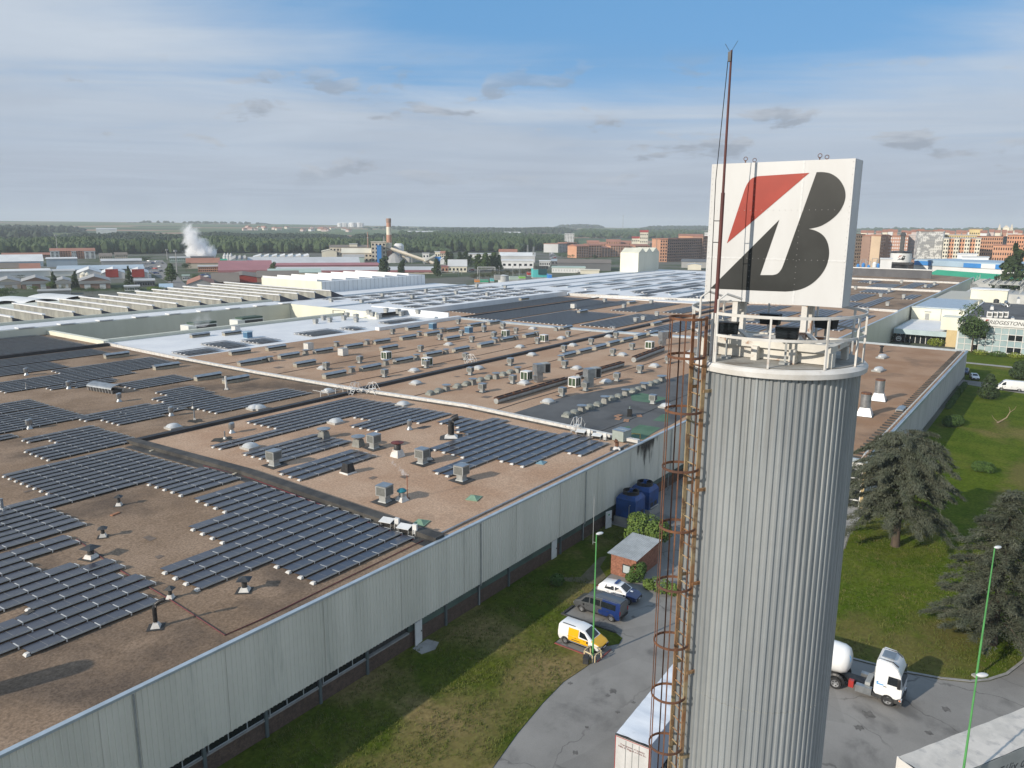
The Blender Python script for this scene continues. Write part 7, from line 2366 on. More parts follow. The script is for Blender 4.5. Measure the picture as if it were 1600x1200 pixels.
t = bld('hopper_tower', 'cream conveyor head tower with blue base', 'works', 'C3', 1388, 1438, 500, 402, 6, 'cream', 'light_grey', 2, 2, d=CD - 30)
MB().box(-.2, 5.6, -.3, -.05, 0, 6).build('blue_base', TC['blue'], t)
bld('white_hopper', 'white hopper building on legs near the conveyor foot', 'works', 'C3', 1265, 1330, 490, 418, 6, 'white', 'light_grey', 2, 2, d=CD - 20)
bld('white_barn', 'white curved roof barn beside the conveyor head tower', 'shed', 'C3', 1440, 1510, 525, 480, 14, 'white', 'white', 0, 0, 'gend', rise=.3)
bld('beige_house', 'beige house behind the conveyor head tower', 'house', 'C3', 1435, 1490, 480, 415, 10, 'beige', 'terra', 3, 3, 'gable')
bld('gabled_house', 'small white gabled house with grey roof by the railway', 'house', 'C4', 128, 312, 602, 545, 12, 'cream', 'light_grey', 5, 1, 'gable', rise=.4)
bld('pink_hut', 'small pink-red hut left of the white gabled house', 'hut', 'C4', 62, 128, 602, 548, 8, 'brick_red', 'pink', 2, 1, 'flat')
bld('white_sheds', 'bright white flat industrial shed behind the big trees', 'shed', 'C4', 655, 970, 565, 492, 20, 'white', 'white', 6, 1, 'flat')
bld('white_sheds', 'long pale industrial shed with white roof further back', 'shed', 'C4', 640, 985, 505, 442, 25, 'light_grey', 'white', 0, 0, 'gable', rise=.12)
bld('cream_villa', 'cream building with terracotta roof behind the white sheds', 'house', 'C4', 628, 808, 445, 402, 15, 'cream', 'terra', 6, 1, 'gable')
bld('white_sheds', 'white roofed works sheds left of the big tree group', 'shed', 'C4', 330, 560, 470, 425, 20, 'white', 'light_grey', 5, 1, 'flat')
bld('white_cube', 'small white and grey commercial block near the road', 'building', 'C4', 1028, 1135, 545, 495, 12, 'light_grey', 'white', 6, 1, 'flat')
bld('glass_hall', 'long dark low hall with pale roof edge beside the road', 'hall', 'C4', 1145, 1480, 530, 492, 20, 'dark_grey', 'blue_grey', 10, 1, 'flat')
bld('long_white_shed', 'long white panelled shed with green strip roof beyond the white factory roof', 'shed', 'C4', 1150, 1480, 608, 560, 18, 'white', 'pale_green', 12, 1, 'flat', win=TC['light_grey'])
bld('dark_shed_row', 'wide dark grey roofed sheds left of the cream box hall', 'shed', 'C5', -60, 470, 585, 512, 30, 'dark_grey', 'brown_roof', 0, 0, 'gable', rise=.08)
bld('low_cream_wall', 'low cream service building before the dark roofed sheds', 'building', 'C5', 170, 355, 620, 585, 10, 'cream', 'cream', 0, 0, 'flat')
bld('cream_annex', 'small cream gabled building right of the box hall', 'building', 'C5', 1228, 1360, 580, 530, 14, 'cream', 'light_grey', 0, 0, 'gend', rise=.1)
bld('grey_back_sheds', 'low grey sheds behind the small cream gabled building', 'shed', 'C5', 1165, 1420, 560, 500, 20, 'grey', 'dark_grey', 0, 0, 'gable', rise=.1)
# --- apartment blocks in the middle
bld('tower_apartments', 'white tower block rising above the red flats', 'apartments', 'C5', 10, 102, 480, 224, 16, 'white', 'white', 6, 11, d=1150)
bld('grey_flats', 'grey and white terrace of flats under the white tower block', 'apartments', 'C4', 1212, 1300, 415, 322, 20, 'light_grey', 'terra', 6, 6, d=(1000, 1030))
bld('red_flats', 'brown-red flats next to the grey and white flats', 'apartments', 'C4', 1300, 1395, 415, 312, 20, 'brick_brown', 'terra', 6, 6, d=(1030, 1040))
fl_ = [(130, 245, 345, 485, 'orange-red flats at the left end of the brick row'), (248, 375, 338, 485, 'second block of the orange-red brick flats from the left'), (378, 462, 362, 485, 'narrow projecting block in the orange-red brick flats'), (465, 660, 342, 470, 'wide block of red brick flats behind the tree'), (662, 705, 355, 460, 'narrow dark gap block of the red brick flats'), (708, 852, 342, 455, 'right end block of the orange-red brick flats')]
for i, (a, b, y0, y1, lb) in enumerate(fl_):
    bld('brick_flats', lb, 'apartments', 'C5', a, b, y1, y0, 16, 'brick_orange' if i != 4 else 'brick_brown', 'terra', max(3, int((b - a) / 22)), 7, 'gable', rise=.12, d=(840 + i * 14, 850 + i * 14), group='orange-red brick flats', side=1)
for i, (a, b, y0) in enumerate(((230, 350, 310), (420, 560, 300), (560, 665, 312), (300, 460, 325))):
    bld('rear_flats', 'brick flats with terracotta roof in the second row, %s from left' % ORD[(0, 2, 3, 1)[i]], 'apartments', 'C5', a, b, 440, y0, 14, 'brick_red', 'terra', max(3, int((b - a) / 22)), 5, 'gable', rise=.2, d=1000 + i * 12, group='second row of brick flats')
t = bld('cream_tower', 'tall cream tower with red roof among the brick flats', 'tower', 'C5', 750, 830, 430, 208, 14, 'cream', 'red', 4, 6, 'gable', rise=.18, d=960, side=1)
bld('cream_wing', 'stepped cream wing with red roof left of the cream tower', 'building', 'C5', 672, 750, 430, 268, 14, 'cream', 'red', 4, 4, 'shed', rise=.15, d=962)
bld('white_flats', 'grey-white flats between the cream tower and the big brick block', 'apartments', 'C5', 855, 940, 430, 315, 14, 'light_grey', 'light_grey', 5, 6, d=980)
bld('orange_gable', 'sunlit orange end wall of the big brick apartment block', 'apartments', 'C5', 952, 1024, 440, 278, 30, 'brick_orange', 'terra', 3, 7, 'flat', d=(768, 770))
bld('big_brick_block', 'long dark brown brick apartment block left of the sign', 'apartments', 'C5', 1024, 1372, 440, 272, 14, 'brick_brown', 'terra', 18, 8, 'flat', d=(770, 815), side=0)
bld('brick_block_end', 'right dark wing of the long brick apartment block', 'apartments', 'C5', 1372, 1440, 440, 250, 16, 'brick_brown', 'terra', 4, 8, d=(812, 818))
bld('orange_roof_house', 'orange roofed building above the long dark brick block', 'building', 'C5', 1130, 1370, 420, 242, 20, 'brick_orange', 'terra', 8, 2, 'gable', d=950, rise=.1)
bld('pale_high_flats', 'small pale flats on the right horizon beside the sign', 'apartments', 'C5', 1385, 1430, 400, 212, 14, 'white', 'light_grey', 3, 5, d=1500)
# --- apartment blocks right of the sign
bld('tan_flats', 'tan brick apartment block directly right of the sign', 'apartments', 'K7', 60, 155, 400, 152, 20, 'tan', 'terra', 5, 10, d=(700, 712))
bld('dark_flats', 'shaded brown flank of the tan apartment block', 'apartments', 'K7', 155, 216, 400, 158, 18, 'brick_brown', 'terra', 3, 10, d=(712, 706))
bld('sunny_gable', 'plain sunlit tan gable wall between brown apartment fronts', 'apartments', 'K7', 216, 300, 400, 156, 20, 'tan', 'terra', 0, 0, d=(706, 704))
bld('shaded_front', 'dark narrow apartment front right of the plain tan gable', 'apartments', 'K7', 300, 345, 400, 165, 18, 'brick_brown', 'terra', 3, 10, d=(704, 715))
bld('white_brick_flats', 'brick flats with rows of white balconies', 'apartments', 'K7', 345, 545, 400, 166, 16, 'brick_red', 'terra', 10, 10, d=720, win=TC['white'])
bld('pinkish_flats', 'pinkish white apartment block left of the grey high-rise', 'apartments', 'K7', 545, 640, 400, 158, 16, 'pinkish', 'light_grey', 7, 10, d=730, win=TC['grey'])
bld('mottled_highrise', 'tall grey mottled high-rise with irregular panels', 'apartments', 'K7', 632, 852, 400, 122, 18, 'mottled', 'terra', 14, 14, d=(690, 692), win=TC['grey'])
bld('highrise_flank', 'narrow light flank of the mottled high-rise', 'apartments', 'K7', 852, 862, 400, 125, 18, 'white', 'light_grey', 0, 0, d=(692, 695))
for i in range(7):
    a = 860 + i * 47
    bld('striped_flats', '%s bay of the white and orange striped apartment block, %s from left' % (('white', 'orange')[i % 2], ORD[i]), 'apartments', 'K7', a, a + 47.5, 400, 186, 16, ('cream', 'brick_orange')[i % 2], 'light_grey', 2, 9, d=676 + (i % 2) * 1.2, group='bays of the striped apartment block')
bld('cream_top_flats', 'cream upper storeys above the striped apartment block', 'apartments', 'K7', 868, 1150, 400, 158, 12, 'yellow', 'light_grey', 14, 11, d=705)
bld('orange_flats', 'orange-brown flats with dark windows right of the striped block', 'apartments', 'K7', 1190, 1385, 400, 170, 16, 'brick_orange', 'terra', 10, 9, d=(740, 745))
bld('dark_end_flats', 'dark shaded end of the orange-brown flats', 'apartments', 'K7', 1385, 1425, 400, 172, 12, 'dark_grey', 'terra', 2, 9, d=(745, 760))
bld('front_orange_flats', 'lower orange brick flats in front at the right', 'apartments', 'K7', 1308, 1500, 400, 250, 16, 'brick_orange', 'terra', 9, 6, 'flat', d=650)
bld('tall_orange_flats', 'tall orange brick flats at the right edge', 'apartments', 'K7', 1422, 1640, 400, 158, 16, 'brick_orange', 'terra', 10, 10, d=662)
bld('corner_tower_flats', 'highest orange brick tower at the right edge', 'apartments', 'K7', 1568, 1680, 400, 116, 14, 'brick_orange', 'terra', 4, 12, d=655)
bld('far_block', 'pale yellow block with flat tower on the skyline', 'building', 'K7', 1090, 1205, 300, 104, 14, 'yellow', 'terra', 6, 4, d=1100)
random.seed(14)
for i in range(26):
    x = 150 + i * 56 + random.uniform(-15, 15)
    o = bld('far_house', '', 'house', 'K7', x, x + random.uniform(35, 60), 200, random.uniform(126, 142), 12, random.choice(('white', 'cream', 'pinkish', 'brick_red')), 'terra', 4, 2, 'gable', d=random.uniform(950, 1150), rise=.25, group='terracotta roofed houses behind the apartments')
    reg(o, 'small terracotta roofed house', 'behind the apartment blocks')
# cathedral on the hill
p = hat('K7', 1440, 120, 1700)
t = thing('cathedral', 'pale stone cathedral with two spires on the far skyline', 'church', (p.x, p.y, land(1700, .5)), HEAD - .5 - pi / 2)
zz = p.z - land(1700, .5)
zz -= 4
MB().box(-16, 16, 0, 20, 0, zz + 5).box(-5, 5, 5, 14, zz + 5, zz + 10).build('nave', TC['cream'], t)
for x in (-11, 8):
    MB().box(x - 2.5, x + 2.5, -2, 4, 0, zz + 8).frus(x, 1, zz + 8, zz + 17, 2.2, 2.2, .2, .2).build('spire', TC['beige'], t)
MB().frus(0, 10, zz + 10, zz + 14, 5, 4, 1, 1).build('lantern', TC['beige'], t)
# long hall with coloured bands and green roof at the right
hb_ = thing('banded_hall', 'long white hall with blue and orange coloured band along its roof edge', 'hall', Vector((at('K7', 610, 470).x, at('K7', 610, 470).y, 0)))
hd = dist_of('K7', 610, 470)
A, B = hat('K7', 610, 470, 560), hat('K7', 1700, 470, 520)
A.z = B.z = 0
hb_.location = A
hb_.rotation_euler = (0, 0, atan2(B.y - A.y, B.x - A.x))
L = (B - A).length
z1 = hat('K7', 610, 372, 560).z
MB().box(0, L, 0, 40, 0, z1 - 3).build('wall', TC['white'], hb_)
MB().box(-.5, L, -.5, 40, z1 - .8, z1).build('roof', TC['ltblue'], hb_)
bx_ = 0
random.seed(4)
while bx_ < L:
    w_ = random.uniform(8, 26)
    child('colour_band', MB().box(0, min(w_, L - bx_), -.6, 0, z1 - 3.4, z1 - .8).mesh('colour_band', TC[random.choice(('blue', 'light_grey', 'cream', 'ltblue', 'white', 'orange', 'blue'))]), hb_, (bx_, 0, 0))
    bx_ += w_
A, B = hat('K7', 690, 520, 505), hat('K7', 1700, 545, 455)
A.z = B.z = 0
gh = thing('green_roof_hall', 'long low hall with bright green roof below the banded hall', 'hall', A, atan2(B.y - A.y, B.x - A.x))
L = (B - A).length
MB().box(0, L, 0, 18, 0, 6.2).build('wall', TC['light_grey'], gh)
MB().add([(0, -1, 6.2), (L, -1, 6.2), (L, 10, 10.5), (0, 10, 10.5), (L, 19, 8), (0, 19, 8)], [(0, 1, 2, 3), (3, 2, 4, 5), (0, 3, 5), (1, 4, 2)]).build('roof', TC['green'], gh)
bld('white_store', 'white flat store on top of the banded hall line', 'building', 'K7', 995, 1170, 420, 330, 14, 'white', 'white', 0, 0, d=590)
bld('white_glazed_store', 'low white glazed store right of the white flat one', 'building', 'K7', 1040, 1278, 420, 356, 14, 'white', 'light_grey', 14, 1, d=580)
bld('rack_house', 'dark plant building with white band at the end of the west hall', 'works', 'K7', 560, 612, 470, 372, 14, 'brick_brown', 'dark_grey', 3, 3, d=540)
# drum with emblem
p = hat('K7', 487, 480, 520)
dz_ = [hat('K7', 487, y, 520).z for y in (480, 396, 316, 282)]
t = thing('emblem_drum', 'big white drum with small red and black emblem on a dark steel structure', 'tank', (p.x, p.y, 0))
R_ = 78 / 5.714 * 520 / 1225
MB().lathe([(R_, dz_[1]), (R_, dz_[2])], 28).build('drum', WHITEP, t, smooth=True)
MB().lathe([(R_ * 1.02, dz_[2]), (R_ * .95, dz_[2] + 1), (R_ * .4, dz_[3] - 1)], 24).build('top', BLACK, t)
MB().lathe([(R_ * .8, 0), (R_ * .8, dz_[1])], 20).box(-R_ * 1.1, R_ * 1.1, -R_, R_, dz_[1] - 1.2, dz_[1] - .2).build('dark_base', BLACK, t)
MB().box(-1.5, 1.5, -1, 1, dz_[3] - 2, dz_[3] + 8).frus(0, 0, dz_[3] + 8, dz_[3] + 10, 2, 1.5, .8, .8).build('head_frame', DARKMET, t)
fa = atan2(-p.y, -p.x)
def drum(u, v):                              # emblem wrapped on the drum, u across, v up
    a_ = fa - .32 + u * .75
    return ((R_ + .06) * cos(a_), (R_ + .06) * sin(a_), dz_[1] + 1.2 + v * (dz_[2] - dz_[1] - 2.4))
MB().poly([drum(a_, b_) for a_, b_ in ((.05, .35), (.25, .95), (.60, .98))]).build('red_emblem', EMBR, t)
MB().poly([drum(a_, b_) for a_, b_ in ((.0, .0), (.40, .55), (.30, .15), (.48, .3), (.72, .98), (.98, .85), (.9, .55), (.95, .3), (.75, .02))]).build('black_emblem', EMBK, t)
bx2 = bld('white_block', 'plain white rooftop block left of the emblem drum', 'building', 'K7', 308, 410, 490, 374, 12, 'white', 'white', 0, 0, d=478)
for i, (x, w_) in enumerate(((100, 28), (145, 30), (195, 26), (240, 40), (280, 26))):
    p = hat('K7', x + w_ / 2, 480, 500)
    zt_ = hat('K7', x, (412, 402, 420, 395, 408)[i], 500).z
    t = thing('blue_plant', 'blue and white plant machine beside the white rooftop block, %s from left' % ORD[i], 'machine', (p.x, p.y, 0), HEAD - pi / 2 - .4, 'blue plant machines on the west hall')
    ww = w_ / 5.714 * 500 / 1225 / 2
    MB().box(-ww, ww, -2, 2, 0, zt_ - 3).build('base', GREYMET, t)
    MB().lathe([(ww * .8, zt_ - 3), (ww * .9, zt_ - 1), (ww * .4, zt_)], 12).build('vessel', TC['blue'] if i != 3 else TC['white'], t)
    MB().tube([(-ww, 0, zt_ - 2), (-ww, 0, zt_ + 2), (ww, 0, zt_ + 2), (ww, 0, zt_ - 3)], .25, 6).build('pipe', GREYMET, t)
# --- things at the far edge of the factory
def crate(name, label, k, xl, xr, yb, yt, m, cat, z=7.6, group=None, dep=4):
    A, B = at(k, xl, yb, z), at(k, xr, yb, z)
    D_ = hypot(A.x, A.y)
    h = max(1.2, hat(k, xl, yt, D_).z - z)
    t = thing(name, label, cat, A, atan2(B.y - A.y, B.x - A.x), group)
    w_ = (B - A).length
    MB().box(0, w_, 0, dep, .15, h).build('body', m, t)
    MB().box(-.08, w_ + .08, -.08, .1, h - .2, h + .05).box(.05, w_ - .05, .05, dep - .1, -.6, .15).build('frame', GREYMET, t)
    mb = MB()
    for i in range(1, max(3, int(w_ / 1.5))):
        x = w_ * i / max(3, int(w_ / 1.5))
        mb.box(x - .08, x + .08, -.06, 0, .2, h - .2)
    mb.build('rib', m, t)
    return t


crate('container', 'orange container at the back edge of the white roof', 'C4', 390, 440, 703, 682, TC['orange'], 'container', group='containers at the factory edge')
crate('container', 'bright green container next to the orange one', 'C4', 442, 526, 703, 678, TC['green'], 'container', group='containers at the factory edge')
crate('container', 'small teal container right of the green one', 'C4', 545, 582, 694, 668, TC['turquoise'], 'container', group='containers at the factory edge')
crate('container', 'white and teal container left of the lime green one', 'C4', 735, 822, 678, 646, TC['pale_green'], 'container', group='containers at the factory edge')
crate('container', 'lime green container behind the white roof edge', 'C4', 830, 892, 666, 645, plain('lime_green', (.22, .50, .08)), 'container', group='containers at the factory edge')
crate('container', 'red skip beside the turquoise chiller', 'C4', 912, 965, 632, 602, TC['red'], 'container', group='containers at the factory edge')
crate('grey_tank', 'grey square tank behind the white roof edge', 'C4', 586, 645, 668, 632, TC['grey'], 'tank')
silo('short pale round tank beside the grey square tank', 'C4', 674, 668, 625, 3, TC['light_grey'], name='round_tank', cone=.6, d=dist_of('C4', 674, 668, 5))
t = crate('chiller', 'large turquoise chiller unit with dark pipes at the roof back', 'C4', 966, 1100, 656, 572, TC['turquoise'], 'chiller', dep=8)
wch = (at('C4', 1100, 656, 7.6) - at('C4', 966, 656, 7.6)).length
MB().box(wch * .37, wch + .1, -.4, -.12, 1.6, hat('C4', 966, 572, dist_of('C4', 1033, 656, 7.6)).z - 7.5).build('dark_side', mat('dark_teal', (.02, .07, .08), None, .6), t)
mb = MB()
for i in range(6):
    mb.lathe([(1.1, 10.5), (1.1, 12)], 10, (1.5 + i * wch / 6.5, 2.5, -10.5 + hat('C4', 966, 572, dist_of('C4', 1033, 656, 7.6)).z - 7.6))
mb.build('fan', DARKMET, t)
crate('blue_tank', 'blue box tank right of the turquoise chiller', 'C4', 1112, 1150, 668, 622, TC['blue'], 'tank')
def gantry(name, label, k, x0, x1, yb, yt, cat, m=None, d=None):
    D_ = d or dist_of(k, (x0 + x1) / 2, yb)
    A, B = hat(k, x0, yb, D_), hat(k, x1, yb, D_)
    h = hat(k, x0, yt, D_).z
    A.z = B.z = 0
    t = thing(name, label, cat, A)
    v = B - A
    MB().rod((0, 0, 0), (0, 0, h), .3).rod(tuple(v), (v.x, v.y, h), .3).build('post', m or WHITEP, t)
    MB().rod((0, 0, h), (v.x, v.y, h), .3).rod((0, 0, h - 1.2), (v.x, v.y, h - 1.2), .18).build('beam', m or WHITEP, t)
gantry('railway_gantry', 'thin white portal gantry in front of the tree group', 'C4', 420, 590, 665, 552, 'gantry')
gantry('railway_gantry', 'low grey gantry line left of the portal', 'C4', 60, 232, 640, 596, 'gantry', GREYMET)
def polething(label, k, x, yb, yt, r, m, cat='pole', name='pole', d=None, lattice=False):
    D_ = d or dist_of(k, x, yb)
    p = hat(k, x, yb, D_)
    z0 = max(0, land(D_, 0)) if D_ < 1050 else land(D_, HEAD - atan2(p.y, p.x))
    h = hat(k, x, yt, D_).z - z0
    t = thing(name, label, cat, (p.x, p.y, z0))
    if lattice:
        w0 = h * .07
        mb = MB()
        for a in (-1, 1):
            for b in (-1, 1):
                mb.rod((a * w0, b * w0, 0), (a * .25, b * .25, h), r)
        for i in range(8):
            f, f2 = i / 8, (i + 1) / 8
            wa, wb = w0 * (1 - f) + .25 * f, w0 * (1 - f2) + .25 * f2
            mb.rod((-wa, -wa, h * f), (wb, -wb, h * f2), r * .7).rod((wa, wa, h * f), (-wb, wb, h * f2), r * .7).rod((-wa, wa, h * f), (-wb, -wb, h * f2), r * .7).rod((wa, -wa, h * f), (wb, wb, h * f2), r * .7)
        mb.build('lattice', m, t)
        mb = MB()
        for z in (.75, .85, .95):
            mb.rod((-h * .14, 0, h * z), (h * .14, 0, h * z), r * .8)
        mb.build('crossarm', m, t)
    else:
        MB().tube([(0, 0, 0), (0, 0, h)], [r, r * .6], 6).build('shaft', m, t)
        MB().box(-r * 2.5, r * 2.5, -r, r, h - r * 3, h).build('head', m, t)
    return t
polething('lattice pylon left of the tree group', 'C4', 147, 515, 392, .22, GREYMET, 'pylon', 'lattice_pylon', lattice=True)
polething('tall lattice pylon at the road', 'C4', 970, 505, 350, .3, GREYMET, 'pylon', 'lattice_pylon', lattice=True)
polething('smaller pylon left of the tall one at the road', 'C4', 912, 455, 332, .35, GREYMET, 'pylon', 'lattice_pylon', lattice=True)
polething('grey lattice pylon beside the beige house', 'C3', 1538, 515, 395, .3, GREYMET, 'pylon', 'lattice_pylon', lattice=True)
polething('thin radio mast in front of the left apartment block', 'C1', 575, 465, 232, .4, GREYMET, 'mast', 'radio_mast')
polething('faint tall radio mast on the far hills', 'C5', 588, 180, 42, 1.5, GREYMET, 'mast', 'radio_mast', d=4500)
polething('wooden pole by the street left of the steam', 'C2', 295, 600, 382, .45, TC['grey'])
polething('thin pole further left of the steam', 'C2', 200, 480, 375, .4, TC['grey'])
for i, (x, a, b) in enumerate(((438, 700, 585), (632, 665, 542), (766, 660, 545), (830, 660, 545), (232, 625, 585), (262, 625, 588))):
    polething('thin lamp pole along the back edge of the factory, %s from left' % ORD[(2, 3, 4, 5, 0, 1)[i]], 'C4', x, a, b, .16, GREYMET)
# road with traffic and car park
r0, r1, r2, r3 = (at('C4', *p) for p in ((1130, 480), (1215, 480), (1150, 385), (1120, 385)))
struct(MB().poly([(p.x, p.y, .12) for p in (r0, r1, r2, r3)]).build('road', ASPH))
r0, r1, r2, r3 = (at('C2', *p) for p in ((300, 760), (410, 760), (150, 480), (-160, 500)))
struct(MB().poly([(p.x, p.y, .12) for p in (r0, r1, r2, r3)]).build('car_park', ASPH))
smallcar = None
st_s = stc
random.seed(6)


def farcar(k, x, y, paint, label_, where_):
    t = thing('parked_car', '', 'car', at(k, x, y) + Vector((0, 0, .15)), random.uniform(0, 6.28), 'distant parked cars')
    o = child('body', FARC[paint][0], t)
    child('glass', FARC[paint][1], t)
    reg(t, label_, where_)


FARC = {}
for nm, m in (('white', CARW), ('dark', CARG), ('red', CARR), ('blue', CARB), ('silver', CARS)):
    a = loft(stc).mesh('body', m, True)
    b = MB()
    for w_ in (((.7, -.05, -.05, .3), .14, .84), ((-.12, -1.2, -1.0, -.15), .14, .84)):
        for q in sidewin(stc, *w_):
            b.add(q.v, q.f)
    for q in (screen(stc, 4, 3, .06, .95), screen(stc, 0, 1, .2, .9)):
        b.add(q.v, q.f)
    for x in (-1.25, 1.28):
        for s in (-1, 1):
            b.box(x - .3, x + .3, s * .78 - .04, s * .78 + .04, 0, .6)
    FARC[nm] = (a, b.mesh('glass', GLASSD))
for x, y in ((20, 500), (60, 520), (100, 505), (30, 560), (75, 575), (120, 555), (150, 520), (90, 620), (40, 610), (130, 600), (-20, 590), (-40, 540)):
    c_ = random.choice(list(FARC))
    farcar('C2', x, y, c_, 'small %s parked car' % c_, 'in the street car park at the left')
for x, y in ((545, 640), (575, 655), (605, 650), (630, 665), (590, 632)):
    c_ = random.choice(list(FARC))
    farcar('C2', x, y, c_, 'small %s parked car' % c_, 'in the yard behind the red gabled shed')
for x, y in ((1140, 400), (1150, 420), (1165, 440), (1180, 465), (1140, 450), (1155, 470)):
    c_ = random.choice(list(FARC))
    farcar('C4', x, y, c_, 'small %s car' % c_, 'on the road towards the flats')
for x, y in ((180, 610), (340, 605), (360, 590), (1400, 610)):
    c_ = random.choice(list(FARC))
    farcar('C4', x, y, c_, 'small %s car' % c_, 'beside the white gabled house')

# ------------------------------------------------------------------ trees in town
def town_tree(label, k, x, yb, yt, w, m, seed, kind='round', n=700, group=None):
    D_ = min(dist_of(k, x, yb), 1500)
    p = hat(k, x, yb, D_)
    h = hat(k, x, yt, D_).z
    wid = w / ZW[k][2] * D_ / 1225
    o = tree(label, (p.x, p.y, 0), h, wid, m, seed, kind, n, h * .045)
    if group:
        o['group'] = group
    return o


town_tree('slim dark cypress, left of two before the white halls', 'C1', 540, 765, 598, 78, LEAFD, 1, 'cone', 900)
town_tree('slim dark cypress, right of two before the white halls', 'C1', 745, 760, 592, 78, LEAFD, 2, 'cone', 900)
town_tree('tall open conifer in front of the orange panelled hall', 'C1', 1282, 745, 542, 85, LEAFD, 3, 'cone', 700)
town_tree('bright green tree left of the left cypress', 'C1', 492, 770, 690, 95, LEAFG, 4)
town_tree('dark green tree at the left edge', 'C1', 55, 870, 745, 170, LEAFM, 5, n=1200)
town_tree('small bright green tree beside the white doors', 'C1', 335, 800, 730, 90, LEAFG, 6)
town_tree('green tree in the hedge before the gabled shed', 'C1', 910, 815, 742, 120, LEAFM, 7)
town_tree('green tree next to the right cypress', 'C1', 800, 800, 745, 90, LEAFM, 8)
town_tree('green tree behind the white doors', 'C1', 200, 660, 622, 110, LEAFD, 9)
town_tree('bright green tree group by the sawtooth ends', 'C1', 1520, 820, 735, 160, LEAFG, 10, n=1000)
town_tree('dark tree by the old villa', 'C1', 1440, 515, 440, 85, LEAFD, 11)
for i in range(11):
    o = town_tree('', 'C1', 610 + i * 76, 800, 738 + (i * 37 % 14), 90, LEAFD, 40 + i, n=350, group='hedge row trees')
    reg(o, 'dark green hedge row tree', 'behind the sawtooth roofs')
town_tree('big leafy tree beside the street left of the steam', 'C2', 240, 705, 522, 128, LEAFM, 12, 'column', 1500)
town_tree('dark tree right of the street pole', 'C2', 385, 600, 505, 90, LEAFD, 13)
town_tree('round tree behind the red gable', 'C2', 470, 690, 615, 110, LEAFM, 14)
town_tree('bright green tree group behind the sawtooth ridges', 'C2', 60, 800, 735, 170, LEAFG, 15, n=1000)
town_tree('poplar rising above the pink striped roof', 'C2', 1245, 625, 503, 90, LEAFM, 16, 'column', 900)
town_tree('tall dark poplar in front of the blue works tower', 'C3', 880, 640, 452, 140, LEAFD, 17, 'column', 1600)
town_tree('dark poplar right of the tallest one', 'C3', 1060, 640, 482, 92, LEAFD, 18, 'column', 1200)
town_tree('dark poplar by the conveyor foot', 'C3', 1410, 650, 472, 95, LEAFD, 19, 'column', 1200)
for i, (x, y0, y1, w_) in enumerate(((420, 590, 425, 120), (490, 595, 418, 140), (565, 590, 412, 150), (625, 590, 435, 90))):
    town_tree('tall green tree in the big group before the white sheds, %s from left' % ORD[i], 'C4', x, y0, y1, w_, LEAFM, 20 + i, 'column', 1300, 'big tree group')
for i, (x, y0, y1, w_) in enumerate(((120, 540, 395, 80), (165, 540, 400, 60), (240, 545, 402, 90), (300, 545, 392, 90), (345, 545, 430, 70))):
    town_tree('dark green tree in the group left of the big one, %s from left' % ORD[i], 'C4', x, y0, y1, w_, LEAFD, 30 + i, 'column', 900, 'tree group behind the gabled house')
for i in range(9):
    o = town_tree('', 'C4', 400 + i * 66, 690 - i * 7, 598 - i * 6 + (i * 29 % 12), 110, leafmat('dry_brown_green', (.06, .065, .03), (.085, .085, .04), (.045, .05, .022)), 60 + i, n=500, group='scrub trees at the factory edge')
    reg(o, 'olive brown scrub tree', 'behind the factory edge')
for i in range(7):
    o = town_tree('', 'C5', 1180 + i * 36, 480, 428 + (i * 13 % 9), 50, LEAFG, 80 + i, n=350, group='trees under the long brick block')
    reg(o, 'bright green street tree', 'under the long dark brick block')
for i in range(10):
    x = 90 + i * 38
    o = town_tree('', 'K7', x, 400, 290 + (i * 31 % 40), 80, LEAFM if i % 3 else LEAFG, 90 + i, n=450, group='trees before the tan flats')
    reg(o, 'green street tree', 'before the tan apartment block')
town_tree('dark tree right of the emblem drum', 'K7', 600, 420, 300, 90, LEAFD, 101)
town_tree('green tree at the dark end flats', 'K7', 1270, 390, 250, 110, LEAFM, 102, n=900)
town_tree('small tree before the front orange flats', 'K7', 1400, 375, 335, 80, LEAFD, 103, n=500)
town_tree('small dark tree in front of the red brick flats', 'C5', 308, 490, 422, 48, LEAFD, 104, n=500)
town_tree('small green tree left of the dark one at the brick flats', 'C5', 235, 498, 460, 50, LEAFM, 105, n=400)
for i in range(6):
    o = town_tree('', 'C4', 1225 + i * 26, 468, 418 + (i * 11 % 16), 50, LEAFM, 110 + i, n=300, group='trees below the grey flats')
    reg(o, 'green tree', 'below the grey and white flats')

